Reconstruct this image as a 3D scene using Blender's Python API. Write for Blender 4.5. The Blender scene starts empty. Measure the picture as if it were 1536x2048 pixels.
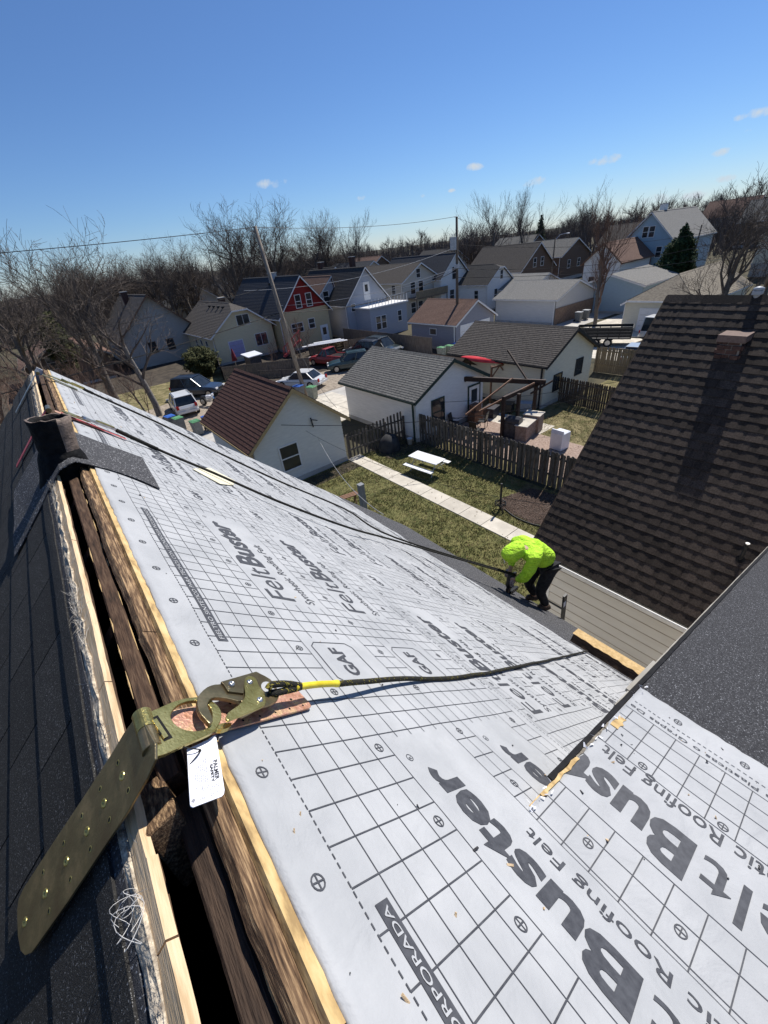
import bpy, bmesh, math, random
import numpy as np
from mathutils import Vector, Matrix, Euler, noise as mnoise

random.seed(7)
scene = bpy.context.scene
COL = scene.collection
R = math.radians

# ------------------------------------------------------------------ camera
# World frame: the ridge of our roof is the Y axis (x = 0), Y points away from the
# viewer down to the alley, X to the right over the yards, ground at z = 0.
CAM = np.array([0.122, 0.0, 9.8])
FPX = 815.0
def _n(v): return v / np.linalg.norm(v)
_cy = _n(np.array([-740.0, 439.0, -FPX]))
_p2 = _n(np.array([260.0, 564.0, -FPX]))
_cz = _n(np.cross(_p2, _cy)); _cz = _cz if _cz[1] > 0 else -_cz
_cx = np.cross(_cy, _cz)
MC = np.stack([_cx, _cy, _cz], 1)                 # camera axes <- world axes
cd = bpy.data.cameras.new('camera'); cam = bpy.data.objects.new('camera', cd); COL.objects.link(cam)
cd.sensor_fit = 'HORIZONTAL'; cd.sensor_width = 36.0; cd.lens = 36.0 * FPX / 1536.0
cd.clip_start = 0.02; cd.clip_end = 3000.0
mw = Matrix([list(MC[0]), list(MC[1]), list(MC[2])]).transposed().to_4x4()
mw.translation = Vector(CAM); cam.matrix_world = mw
scene.camera = cam
scene.render.resolution_x = 768; scene.render.resolution_y = 1024

# ------------------------------------------------------------------ sky and sun
SUN_EL, SUN_DIR = R(50.5), (0.955, 0.296)
world = bpy.data.worlds.new('World'); scene.world = world; world.use_nodes = True
nt = world.node_tree; nt.nodes.clear()
wo = nt.nodes.new('ShaderNodeOutputWorld'); bg = nt.nodes.new('ShaderNodeBackground')
sky = nt.nodes.new('ShaderNodeTexSky'); sky.sky_type = 'NISHITA'; sky.sun_disc = False
sky.sun_elevation = SUN_EL; sky.sun_rotation = math.atan2(SUN_DIR[0], SUN_DIR[1])
sky.altitude = 200.0; sky.air_density = 1.0; sky.dust_density = 0.0; sky.ozone_density = 1.6
bg.inputs['Strength'].default_value = 0.052
nt.links.new(bg.outputs[0], wo.inputs[0])
# small fair-weather clouds, placed by their direction in the sky
def px_dir(px, py):
    d = MC.T @ np.array([px - 768.0, -(py - 1024.0), -FPX]); return d / np.linalg.norm(d)
def N(tree, typ, **kw):
    n = tree.nodes.new(typ)
    for k, v in kw.items(): setattr(n, k, v)
    return n
tc = N(nt, 'ShaderNodeTexCoord')
hsv = N(nt, 'ShaderNodeHueSaturation'); hsv.inputs['Saturation'].default_value = 1.0
# clean spring air: bluer than the model's, most of all low down, the same all the way round
sxyz = N(nt, 'ShaderNodeSeparateXYZ'); nt.links.new(tc.outputs['Generated'], sxyz.inputs[0])
tr_ramp = N(nt, 'ShaderNodeValToRGB'); nt.links.new(sxyz.outputs['Z'], tr_ramp.inputs[0])
for i, (p_, c_) in enumerate([(0.0, (.78, .98, 1.42)), (.08, (.72, .97, 1.38)), (.25, (.72, .98, 1.38)), (.55, (.80, 1.04, 1.40))]):
    e_ = tr_ramp.color_ramp.elements[i] if i < 2 else tr_ramp.color_ramp.elements.new(p_); e_.position = p_; e_.color = (c_[0] * .7, c_[1] * .7, c_[2] * .7, 1)
tmul = N(nt, 'ShaderNodeVectorMath', operation='MULTIPLY'); nt.links.new(sky.outputs[0], tmul.inputs[0]); nt.links.new(tr_ramp.outputs[0], tmul.inputs[1])
tsc = N(nt, 'ShaderNodeVectorMath', operation='SCALE'); tsc.inputs['Scale'].default_value = 1 / .7; nt.links.new(tmul.outputs[0], tsc.inputs[0])
nt.links.new(tsc.outputs[0], hsv.inputs['Color'])
nz = N(nt, 'ShaderNodeTexNoise'); nz.inputs['Scale'].default_value = 38.0; nz.inputs['Detail'].default_value = 6.0; nz.inputs['Roughness'].default_value = 0.62
nt.links.new(tc.outputs['Generated'], nz.inputs['Vector'])
acc = None
for cx_, cy_, wx, wz in [(545, 367, .034, .010), (720, 397, .016, .006), (845, 391, .010, .005), (905, 381, .013, .004), (950, 333, .022, .007),
                         (1068, 364, .026, .009), (1105, 371, .014, .006), (1210, 320, .030, .009), (1305, 400, .036, .010), (1390, 391, .036, .008),
                         (1455, 356, .022, .006), (1512, 227, .040, .007), (1443, 305, .018, .007), (1490, 262, .014, .005)]:
    d = px_dir(cx_, cy_)
    rgt = _n(np.cross(d, [0, 0, 1.0])); up_ = np.cross(rgt, d)
    # squash the sphere of directions about the cloud centre
    terms = []
    for ax, w in ((rgt, wx), (up_, wz)):
        dp = N(nt, 'ShaderNodeVectorMath', operation='DOT_PRODUCT'); dp.inputs[1].default_value = tuple(ax)
        nt.links.new(tc.outputs['Generated'], dp.inputs[0])
        m1 = N(nt, 'ShaderNodeMath', operation='DIVIDE'); m1.inputs[1].default_value = w
        nt.links.new(dp.outputs['Value'], m1.inputs[0])
        m2 = N(nt, 'ShaderNodeMath', operation='MULTIPLY'); nt.links.new(m1.outputs[0], m2.inputs[0]); nt.links.new(m1.outputs[0], m2.inputs[1])
        terms.append(m2)
    fw = N(nt, 'ShaderNodeVectorMath', operation='DOT_PRODUCT'); fw.inputs[1].default_value = tuple(d); nt.links.new(tc.outputs['Generated'], fw.inputs[0])
    gt = N(nt, 'ShaderNodeMath', operation='GREATER_THAN'); gt.inputs[1].default_value = 0.5; nt.links.new(fw.outputs['Value'], gt.inputs[0])
    sm = N(nt, 'ShaderNodeMath', operation='ADD'); nt.links.new(terms[0].outputs[0], sm.inputs[0]); nt.links.new(terms[1].outputs[0], sm.inputs[1])
    sb = N(nt, 'ShaderNodeMath', operation='SUBTRACT', use_clamp=True); sb.inputs[0].default_value = 1.0; nt.links.new(sm.outputs[0], sb.inputs[1])
    mu = N(nt, 'ShaderNodeMath', operation='MULTIPLY'); nt.links.new(sb.outputs[0], mu.inputs[0]); nt.links.new(gt.outputs[0], mu.inputs[1])
    if acc is None: acc = mu
    else:
        mx = N(nt, 'ShaderNodeMath', operation='MAXIMUM'); nt.links.new(acc.outputs[0], mx.inputs[0]); nt.links.new(mu.outputs[0], mx.inputs[1]); acc = mx
ad = N(nt, 'ShaderNodeMath', operation='ADD'); nt.links.new(acc.outputs[0], ad.inputs[0])
ns = N(nt, 'ShaderNodeMath', operation='MULTIPLY_ADD'); ns.inputs[1].default_value = 3.4; ns.inputs[2].default_value = -2.15
nt.links.new(nz.outputs[0], ns.inputs[0]); nt.links.new(ns.outputs[0], ad.inputs[1])
ml = N(nt, 'ShaderNodeMath', operation='MULTIPLY', use_clamp=True); nt.links.new(ad.outputs[0], ml.inputs[0])
sc2 = N(nt, 'ShaderNodeMath', operation='MULTIPLY', use_clamp=True); sc2.inputs[1].default_value = 2.5; nt.links.new(acc.outputs[0], sc2.inputs[0]); nt.links.new(sc2.outputs[0], ml.inputs[1])
mixc = N(nt, 'ShaderNodeMix', data_type='RGBA'); nt.links.new(ml.outputs[0], mixc.inputs[0]); nt.links.new(hsv.outputs[0], mixc.inputs[6])
mixc.inputs[7].default_value = (8.2, 9.2, 10.2, 1)
nt.links.new(mixc.outputs[2], bg.inputs['Color'])

sd = bpy.data.lights.new('sun', 'SUN'); sun = bpy.data.objects.new('sun', sd); COL.objects.link(sun)
sd.energy = 4.2; sd.angle = R(0.53); sd.color = (1.0, 0.955, 0.89)
_s = Vector((SUN_DIR[0] * math.cos(SUN_EL), SUN_DIR[1] * math.cos(SUN_EL), math.sin(SUN_EL)))
sun.rotation_euler = _s.to_track_quat('Z', 'Y').to_euler(); sun.location = (20, 10, 40)
scene.view_settings.view_transform = 'Standard'; scene.view_settings.look = 'None'
scene.view_settings.exposure = 0.52; scene.view_settings.gamma = 1.0; scene.view_settings.use_curve_mapping = False

# ------------------------------------------------------------------ materials
_mats = {}
def mat(name, c1, c2=None, scale=6.0, rough=0.85, bump=0.0, bscale=60.0, metal=0.0, detail=5.0, stretch=(1, 1, 1), contrast=0.5,
        rnd=0.0, speck=None, speck_scale=400.0, speck_at=0.72, spec=0.3, c3=None, bdist=0.01, gen=False, coat=0.0, bump2=0.0, b2scale=12.0, b2dist=.01):
    """noise-mixed two-colour surface with fine relief; rnd varies brightness per object; speck adds light grains"""
    if name in _mats: return _mats[name]
    m = bpy.data.materials.new(name); m.use_nodes = True; t = m.node_tree; t.nodes.clear(); _mats[name] = m
    out = N(t, 'ShaderNodeOutputMaterial'); b = N(t, 'ShaderNodeBsdfPrincipled'); t.links.new(b.outputs[0], out.inputs[0])
    b.inputs['Roughness'].default_value = rough; b.inputs['Metallic'].default_value = metal
    b.inputs['Specular IOR Level'].default_value = spec
    if coat: b.inputs['Coat Weight'].default_value = coat; b.inputs['Coat Roughness'].default_value = 0.08
    co = N(t, 'ShaderNodeTexCoord'); mp = N(t, 'ShaderNodeMapping'); mp.inputs['Scale'].default_value = stretch
    t.links.new(co.outputs['Generated' if gen else 'Object'], mp.inputs[0])
    vec = mp.outputs[0]
    if rnd:
        oi = N(t, 'ShaderNodeObjectInfo'); va = N(t, 'ShaderNodeVectorMath', operation='MULTIPLY_ADD')
        va.inputs[0].default_value = (1, 1, 1); va.inputs[1].default_value = (13.7, 7.1, 3.3)
        cmb = N(t, 'ShaderNodeCombineXYZ')
        for i in range(3): t.links.new(oi.outputs['Random'], cmb.inputs[i])
        va2 = N(t, 'ShaderNodeVectorMath', operation='MULTIPLY_ADD'); t.links.new(cmb.outputs[0], va2.inputs[0]); va2.inputs[1].default_value = (13.7, 7.1, 23.3)
        t.links.new(vec, va2.inputs[2]); vec = va2.outputs[0]
    c2 = c2 or tuple(min(1, x * 1.25) for x in c1)
    n1 = N(t, 'ShaderNodeTexNoise'); n1.inputs['Scale'].default_value = scale; n1.inputs['Detail'].default_value = detail; n1.inputs['Roughness'].default_value = 0.6
    t.links.new(vec, n1.inputs['Vector'])
    rp = N(t, 'ShaderNodeValToRGB'); w = 0.5 * (1 - contrast)
    rp.color_ramp.elements[0].position = 0.30 + w * .2; rp.color_ramp.elements[0].color = (*c1, 1)
    rp.color_ramp.elements[1].position = 0.70 - w * .2; rp.color_ramp.elements[1].color = (*c2, 1)
    if c3:
        e = rp.color_ramp.elements.new(0.5); e.color = (*c3, 1)
    t.links.new(n1.outputs[0], rp.inputs[0]); colr = rp.outputs[0]
    if speck:
        n2 = N(t, 'ShaderNodeTexNoise'); n2.inputs['Scale'].default_value = speck_scale; n2.inputs['Detail'].default_value = 2.0
        t.links.new(co.outputs['Object'], n2.inputs['Vector'])
        mr = N(t, 'ShaderNodeMapRange'); mr.inputs[1].default_value = speck_at - .05; mr.inputs[2].default_value = speck_at + .03
        t.links.new(n2.outputs[0], mr.inputs[0])
        mx = N(t, 'ShaderNodeMix', data_type='RGBA'); t.links.new(mr.outputs[0], mx.inputs[0]); t.links.new(colr, mx.inputs[6]); mx.inputs[7].default_value = (*speck, 1)
        colr = mx.outputs[2]
    if rnd:
        mr = N(t, 'ShaderNodeMapRange'); mr.inputs[3].default_value = 1 - rnd; mr.inputs[4].default_value = 1 + rnd
        t.links.new(oi.outputs['Random'], mr.inputs[0])
        h = N(t, 'ShaderNodeHueSaturation'); t.links.new(mr.outputs[0], h.inputs['Value']); t.links.new(colr, h.inputs['Color']); colr = h.outputs[0]
    t.links.new(colr, b.inputs['Base Color'])
    if bump:
        n3 = N(t, 'ShaderNodeTexNoise'); n3.inputs['Scale'].default_value = bscale; n3.inputs['Detail'].default_value = 3.0; t.links.new(vec, n3.inputs['Vector'])
        bm = N(t, 'ShaderNodeBump'); bm.inputs['Strength'].default_value = bump; bm.inputs['Distance'].default_value = bdist
        t.links.new(n3.outputs[0], bm.inputs['Height']); t.links.new(bm.outputs[0], b.inputs['Normal'])
        if bump2:
            n4 = N(t, 'ShaderNodeTexNoise'); n4.inputs['Scale'].default_value = b2scale; n4.inputs['Detail'].default_value = 4.0; n4.inputs['Distortion'].default_value = .6; t.links.new(vec, n4.inputs['Vector'])
            b2 = N(t, 'ShaderNodeBump'); b2.inputs['Strength'].default_value = bump2; b2.inputs['Distance'].default_value = b2dist
            t.links.new(n4.outputs[0], b2.inputs['Height']); t.links.new(b2.outputs[0], bm.inputs['Normal'])
    return m
def glassy(name, col=(.02, .025, .03), rough=0.06):
    if name in _mats: return _mats[name]
    m = mat(name, col, tuple(min(1, c * 1.6 + .005) for c in col), scale=1.5, rough=rough, spec=0.6, rnd=.25); return m

M = {}
def dm(k, *a, **kw): M[k] = mat(k, *a, **kw)
dm('felt', (.340, .348, .356), (.420, .426, .432), scale=5, rough=.62, bump=.25, bscale=220, bdist=.002, detail=8, spec=.25, bump2=.75, b2scale=9, b2dist=.014)
dm('felt_print', (.045, .047, .055), (.075, .078, .088), scale=60, rough=.6)
dm('granule', (.022, .022, .025), (.060, .060, .064), scale=110, rough=.9, bump=.8, bscale=650, bdist=.003, speck=(.30, .31, .33), speck_scale=230, speck_at=.665, contrast=.9)
dm('granule2', (.030, .031, .035), (.075, .074, .078), scale=120, rough=.9, bump=.8, bscale=600, bdist=.003, speck=(.40, .40, .41), speck_scale=130, speck_at=.655, contrast=.9)
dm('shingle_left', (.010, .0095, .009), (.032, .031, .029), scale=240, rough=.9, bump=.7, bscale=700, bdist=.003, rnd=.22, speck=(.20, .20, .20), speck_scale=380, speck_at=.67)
dm('shingle_brown', (.028, .020, .015), (.066, .050, .038), scale=55, rough=.92, bump=.5, bscale=400, bdist=.002, rnd=.38, c3=(.043, .033, .026))
dm('shingle_tooth', (.036, .026, .020), (.078, .060, .047), scale=55, rough=.92, bump=.5, bscale=400, bdist=.002, rnd=.35)
dm('osb', (.30, .20, .09), (.62, .46, .23), scale=45, rough=.85, bump=.5, bscale=70, c3=(.52, .36, .16), stretch=(1, .35, 1), bdist=.004)
dm('osb_edge', (.13, .115, .095), (.27, .235, .18), scale=60, rough=.9, bump=.8, bscale=120, stretch=(1, .3, 3), bdist=.004)
dm('old_wood', (.030, .018, .011), (.115, .072, .044), scale=16, rough=.85, bump=.4, bscale=40, stretch=(9, .8, 9), c3=(.070, .040, .024), bdist=.006)
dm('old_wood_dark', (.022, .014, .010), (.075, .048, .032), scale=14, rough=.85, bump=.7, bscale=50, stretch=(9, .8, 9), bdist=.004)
dm('split_wood', (.040, .022, .012), (.42, .28, .15), scale=18, rough=.8, bump=.6, bscale=60, stretch=(12, .9, 12), c3=(.15, .090, .048), bdist=.006)
dm('new_wood', (.48, .34, .19), (.70, .53, .34), scale=10, rough=.75, bump=.5, bscale=30, stretch=(12, 1, 12), c3=(.62, .46, .28), bdist=.003)
dm('fibre', (.22, .18, .14), (.66, .58, .45), scale=80, rough=.95, bump=1, bscale=200, bdist=.006)
dm('underlay_black', (.006, .006, .007), (.014, .014, .015), scale=40, rough=.8, spec=.2)
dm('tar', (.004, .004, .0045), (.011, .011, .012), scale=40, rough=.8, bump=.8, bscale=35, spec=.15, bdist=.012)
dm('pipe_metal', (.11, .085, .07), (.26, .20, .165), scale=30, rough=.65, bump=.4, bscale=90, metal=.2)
dm('zinc_olive', (.27, .225, .075), (.58, .48, .19), scale=14, rough=.30, metal=.85, bump=.15, bscale=200, c3=(.42, .355, .125), spec=.5)
dm('zinc_brown', (.155, .115, .065), (.36, .27, .15), scale=16, rough=.33, metal=.8, bump=.06, bscale=200, c3=(.20, .165, .09), spec=.5)
dm('zinc_pink', (.44, .22, .13), (.62, .42, .24), scale=45, rough=.5, metal=.55, bump=.3, bscale=150, c3=(.56, .30, .22), spec=.5)
dm('steel', (.42, .42, .42), (.7, .7, .7), scale=30, rough=.3, metal=.9)
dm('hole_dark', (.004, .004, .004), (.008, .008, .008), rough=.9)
dm('tag_white', (.74, .75, .80), (.80, .81, .86), scale=30, rough=.35, spec=.4)
dm('ink', (.02, .02, .025), (.03, .03, .035), rough=.5)
dm('ink_grey', (.22, .22, .25), (.30, .30, .33), rough=.5)
dm('rope_black', (.010, .010, .009), (.035, .034, .026), scale=500, rough=.9, bump=1, bscale=500, bdist=.003)
dm('rope_fleck', (.20, .17, .02), (.34, .28, .05), scale=200, rough=.8)
dm('sleeve_yellow', (.62, .48, .02), (.80, .66, .05), scale=40, rough=.45, spec=.5)
dm('red_strap', (.45, .05, .06), (.62, .12, .12), scale=40, rough=.6)
dm('hivis', (.40, .74, .03), (.52, .84, .06), scale=14, rough=.85, bump=.9, bscale=16, bdist=.05, stretch=(1, 1, 2.2), bump2=.6, b2scale=30, b2dist=.02)
dm('pants', (.012, .012, .014), (.028, .028, .032), scale=20, rough=.9, bump=.4, bscale=30)
dm('glove', (.22, .18, .18), (.36, .30, .30), scale=60, rough=.8)
dm('skin', (.36, .20, .13), (.46, .27, .19), scale=30, rough=.55)
dm('boot', (.05, .035, .025), (.10, .07, .05), scale=30, rough=.7)
dm('tool_black', (.015, .015, .016), (.03, .03, .03), scale=20, rough=.4)
dm('lap_shade', (.27, .22, .175), (.40, .34, .28), scale=8)  # brown tone painted in for the shade at the siding laps
dm('beige_board', (.64, .61, .555), (.70, .675, .625), scale=3, rough=.6, stretch=(1, .4, 2), bump=.08, bscale=30)
dm('white_trim', (.70, .69, .67), (.80, .79, .77), scale=5, rough=.5)
dm('beige_flash', (.26, .24, .20), (.34, .32, .28), scale=10, rough=.5)
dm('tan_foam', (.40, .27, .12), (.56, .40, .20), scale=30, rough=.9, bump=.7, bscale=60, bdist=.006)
dm('brick_cap', (.15, .105, .088), (.21, .15, .125), scale=30, rough=.85)
dm('brick', (.055, .030, .025), (.11, .062, .050), scale=22, rough=.9, rnd=.2)
dm('mortar', (.20, .18, .16), (.28, .26, .24), scale=30, rough=.95)
dm('asphalt', (.055, .055, .058), (.10, .10, .10), scale=2, rough=.95)
dm('concrete', (.47, .43, .36), (.62, .57, .48), scale=1.6, rough=.9, bump=.3, bscale=60, rnd=.05, detail=8)
dm('concrete_alley', (.36, .34, .31), (.50, .48, .44), scale=.7, rough=.9, detail=8)
dm('gravel', (.20, .165, .125), (.40, .34, .27), scale=3.5, rough=1, bump=.7, bscale=30, detail=10, bdist=.03)
dm('dirt', (.035, .029, .023), (.085, .068, .050), scale=1.2, rough=1, detail=9, bump=.6, bscale=9, bdist=.05)
dm('field', (.028, .028, .018), (.080, .066, .043), scale=.35, rough=1, detail=10, c3=(.08, .07, .04))
dm('lawn', (.070, .082, .024), (.22, .200, .080), scale=2.2, rough=1, detail=12, bump=.9, bscale=55, bdist=.04, c3=(.155, .150, .055), contrast=.8)
dm('lawn2', (.085, .085, .028), (.30, .25, .13), scale=1.6, rough=1, detail=12, bump=.9, bscale=55, bdist=.04, c3=(.20, .17, .08))
dm('blade', (.07, .085, .020), (.22, .20, .08), scale=1.5, rough=.9)
dm('blade_dry', (.22, .18, .08), (.34, .29, .15), scale=1.5, rough=.9)
dm('mulch', (.035, .022, .016), (.13, .09, .07), scale=18, rough=1, bump=1, bscale=35, bdist=.04)
dm('chip', (.06, .04, .03), (.26, .20, .16), scale=3, rough=1)
dm('picket', (.062, .053, .044), (.15, .132, .112), scale=7, rough=.92, stretch=(3, 3, .5), bump=.5, bscale=30, rnd=.25)
dm('picket_brown', (.07, .053, .038), (.145, .112, .082), scale=6, rough=.92, stretch=(3, 3, .5), rnd=.25)
dm('fence_grey', (.10, .082, .066), (.20, .165, .135), scale=4, rough=.92, stretch=(4, 4, .5))
dm('fence_tan', (.17, .135, .09), (.28, .225, .15), scale=4, rough=.92, stretch=(4, 4, .5))
dm('pergola', (.022, .013, .010), (.060, .035, .026), scale=8, rough=.7, stretch=(3, 3, .6))
dm('brown_plank', (.14, .075, .045), (.24, .13, .08), scale=8, rough=.7)
dm('grey_post', (.17, .18, .19), (.28, .29, .30), scale=10, rough=.9, stretch=(3, 3, .4))
dm('white_plastic', (.72, .72, .72), (.80, .80, .80), scale=5, rough=.5)
dm('white_enamel', (.68, .69, .72), (.76, .77, .80), scale=3, rough=.3, spec=.5)
dm('patio_brick', (.22, .15, .115), (.38, .29, .235), scale=9, rough=.9, bump=.3)
dm('grill', (.03, .03, .035), (.07, .07, .08), scale=6, rough=.35)
dm('kayak', (.62, .03, .03), (.78, .07, .06), scale=3, rough=.3, spec=.5)
dm('black_iron', (.012, .012, .013), (.03, .03, .03), scale=10, rough=.6)
dm('pole_wood', (.15, .125, .10), (.30, .255, .21), scale=6, rough=.9, stretch=(4, 4, .3))
dm('pole_wood2', (.085, .065, .05), (.16, .125, .095), scale=6, rough=.9, stretch=(4, 4, .3))
dm('wire', (.012, .012, .012), (.02, .02, .02), rough=.5)
dm('wire_bright', (.45, .45, .45), (.55, .55, .55), rough=.4, metal=.6)
dm('transformer', (.34, .36, .38), (.44, .46, .48), scale=4, rough=.5)
dm('bark', (.075, .062, .052), (.19, .165, .14), scale=8, rough=.95, stretch=(3, 3, 1))
dm('bark_pale', (.13, .115, .10), (.27, .245, .22), scale=6, rough=.95, stretch=(3, 3, 1))
dm('twig', (.075, .060, .050), (.150, .122, .102), scale=2, rough=.95)
dm('twig_red', (.10, .062, .045), (.20, .13, .095), scale=2, rough=.95)
dm('wood_mass', (.075, .060, .052), (.155, .127, .110), scale=.25, rough=1, detail=6)
dm('evergreen', (.012, .028, .010), (.040, .070, .024), scale=3, rough=.9)
dm('bush_olive', (.030, .038, .012), (.085, .085, .030), scale=3, rough=.9)
dm('tyre', (.010, .010, .010), (.02, .02, .02), rough=.8)
dm('rim', (.35, .35, .36), (.5, .5, .5), rough=.35, metal=.8)
dm('chrome', (.6, .6, .6), (.7, .7, .7), rough=.15, metal=1)
dm('tail_red', (.35, .01, .01), (.45, .02, .02), rough=.2)
dm('lens', (.7, .7, .7), (.8, .8, .8), rough=.1)
dm('bin_grey', (.16, .165, .16), (.22, .225, .22), scale=4, rough=.6)
dm('bin_olive', (.20, .21, .17), (.28, .29, .24), scale=4, rough=.6)
dm('lid_blue', (.04, .12, .42), (.06, .16, .50), scale=4, rough=.4)
dm('lid_green', (.10, .27, .12), (.14, .33, .16), scale=4, rough=.45)
GLASS = glassy('window_glass'); CARGLASS = glassy('car_glass', (.012, .016, .02), .04)
def paint(name, col, rough=.28): return mat('paint_' + name, col, tuple(min(1, c * 1.08 + .003) for c in col), scale=1.5, rough=rough, spec=.5, coat=.6)

# ------------------------------------------------------------------ mesh helpers
def wloc(o):
    v = Vector((0, 0, 0))
    while o is not None: v += o.location; o = o.parent
    return v
def tag(o, label=None, cat=None, group=None, kind=None):
    if label: o['label'] = label
    if cat: o['category'] = cat
    if group: o['group'] = group
    if kind: o['kind'] = kind
    return o
def thing(name, label, cat, loc=(0, 0, 0), rz=0.0, group=None):
    o = bpy.data.objects.new(name, None); COL.objects.link(o); o.location = loc; o.rotation_euler = (0, 0, rz)
    o.empty_display_size = .2
    return tag(o, label, cat, group)
def copy_tree(o, loc=None, rz=None, label=None, group=None, parent=None, scale=None):
    c = o.copy(); COL.objects.link(c)
    if parent is not None: c.parent = parent
    if loc is not None: c.location = loc
    if rz is not None: c.rotation_euler = (0, 0, rz)
    if scale is not None: c.scale = scale if hasattr(scale, '__len__') else (scale,) * 3
    if label: c['label'] = label
    if group: c['group'] = group
    for ch in list(o.children): copy_tree(ch, parent=c)
    return c
class MB:
    def __init__(s): s.V = []; s.F = []; s.I = []
    def add(s, vs, fs, mi=0):
        k = len(s.V); s.V.extend([tuple(v) for v in vs])
        for f in fs: s.F.append(tuple(i + k for i in f)); s.I.append(mi)
        return s
    def box(s, c, d, mi=0, mtx=None):
        hx, hy, hz = d[0] / 2, d[1] / 2, d[2] / 2
        vs = [Vector((x * hx, y * hy, z * hz)) for z in (-1, 1) for y in (-1, 1) for x in (-1, 1)]
        if mtx is not None: vs = [mtx @ v for v in vs]
        vs = [(v[0] + c[0], v[1] + c[1], v[2] + c[2]) for v in vs]
        return s.add(vs, [(0, 2, 3, 1), (4, 5, 7, 6), (0, 1, 5, 4), (2, 6, 7, 3), (0, 4, 6, 2), (1, 3, 7, 5)], mi)
    def box2(s, a, b, mi=0):
        return s.box([(a[i] + b[i]) / 2 for i in range(3)], [abs(b[i] - a[i]) for i in range(3)], mi)
    def beam(s, a, b, w, h, up=(0, 0, 1), mi=0):
        a = Vector(a); b = Vector(b); d = (b - a); L = d.length
        if L < 1e-6: return s
        d.normalize(); u = Vector(up); x = d.cross(u)
        if x.length < 1e-4: x = d.cross(Vector((1, 0, 0)))
        x.normalize(); z = x.cross(d)
        return s.box((a + b) / 2, (w, L, h), mi, Matrix((x, d, z)).transposed())
    def tube(s, pts, r, n=8, mi=0, caps=True):
        pts = [Vector(p) for p in pts]; m = len(pts)
        rr = r if hasattr(r, '__len__') else [r] * m
        k = len(s.V); prev = None
        for i, p in enumerate(pts):
            d = (pts[min(i + 1, m - 1)] - pts[max(i - 1, 0)])
            d = d.normalized() if d.length > 1e-9 else Vector((0, 0, 1))
            if prev is None:
                a = d.cross(Vector((0, 0, 1)) if abs(d.z) < .9 else Vector((1, 0, 0))).normalized()
            else:
                a = (prev - d * prev.dot(d)); a = a.normalized() if a.length > 1e-6 else d.orthogonal().normalized()
            prev = a; b = d.cross(a)
            for j in range(n):
                t = 2 * math.pi * j / n; s.V.append(tuple(p + (a * math.cos(t) + b * math.sin(t)) * rr[i]))
        for i in range(m - 1):
            for j in range(n):
                j2 = (j + 1) % n
                s.F.append((k + i * n + j, k + i * n + j2, k + (i + 1) * n + j2, k + (i + 1) * n + j)); s.I.append(mi)
        if caps and n > 2:
            s.F.append(tuple(k + j for j in range(n))[::-1]); s.I.append(mi)
            s.F.append(tuple(k + (m - 1) * n + j for j in range(n))); s.I.append(mi)
        return s
    def lathe(s, c, prof, n=16, mi=0, mtx=None):
        k = len(s.V)
        for r, z in prof:
            for j in range(n):
                t = 2 * math.pi * j / n; v = Vector((r * math.cos(t), r * math.sin(t), z))
                if mtx is not None: v = mtx @ v
                s.V.append((v[0] + c[0], v[1] + c[1], v[2] + c[2]))
        for i in range(len(prof) - 1):
            for j in range(n):
                j2 = (j + 1) % n; s.F.append((k + i * n + j, k + i * n + j2, k + (i + 1) * n + j2, k + (i + 1) * n + j)); s.I.append(mi)
        return s
    def prism(s, poly, f, h0, h1, mi=0):
        """poly: 2D outline, f(a, b, h) -> point; solid between h0 and h1"""
        n = len(poly); lo = [f(a, b, h0) for a, b in poly]; hi = [f(a, b, h1) for a, b in poly]
        s.add(lo + hi, [tuple(range(n))[::-1], tuple(range(n, 2 * n))] + [(i, (i + 1) % n, n + (i + 1) % n, n + i) for i in range(n)], mi)
        return s
    def ring(s, outer, inner, f, h0, h1, mi=0):
        """plate with a hole; outer and inner have the same number of points, both run the same way"""
        n = len(outer); vs = [f(a, b, h1) for a, b in outer] + [f(a, b, h1) for a, b in inner] + [f(a, b, h0) for a, b in outer] + [f(a, b, h0) for a, b in inner]
        fs = []
        for i in range(n):
            j = (i + 1) % n
            fs += [(i, j, n + j, n + i), (2 * n + j, 2 * n + i, 3 * n + i, 3 * n + j), (i, 2 * n + i, 2 * n + j, j), (n + j, 3 * n + j, 3 * n + i, n + i)]
        return s.add(vs, fs, mi)
    def build(s, name, mats, parent=None, smooth=False, local=False, kind=None):
        me = bpy.data.meshes.new(name)
        off = Vector((0, 0, 0)) if (local or parent is None) else wloc(parent)
        me.from_pydata([(v[0] - off.x, v[1] - off.y, v[2] - off.z) for v in s.V], [], s.F)
        if not isinstance(mats, (list, tuple)): mats = [mats]
        for m in mats: me.materials.append(m)
        if len(mats) > 1: me.polygons.foreach_set('material_index', s.I)
        if smooth: me.polygons.foreach_set('use_smooth', [True] * len(me.polygons))
        me.validate(); me.update()
        o = bpy.data.objects.new(name, me); COL.objects.link(o)
        if parent is not None: o.parent = parent
        if kind: o['kind'] = kind
        return o
def fix_normals(o):
    bm = bmesh.new(); bm.from_mesh(o.data); bmesh.ops.recalc_face_normals(bm, faces=bm.faces); bm.to_mesh(o.data); bm.free(); return o
def bevel(o, w, seg=2):
    m = o.modifiers.new('bevel', 'BEVEL'); m.width = w; m.segments = seg; m.limit_method = 'ANGLE'; m.angle_limit = R(35); return o
def struct(name, mb, m, **k):
    o = mb.build(name, m, **k); o['kind'] = 'structure'; return o
def sheet(name, pts, z, m):
    return struct(name, MB().add([(x, y, z) for x, y in pts], [tuple(range(len(pts)))]), m)
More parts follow.
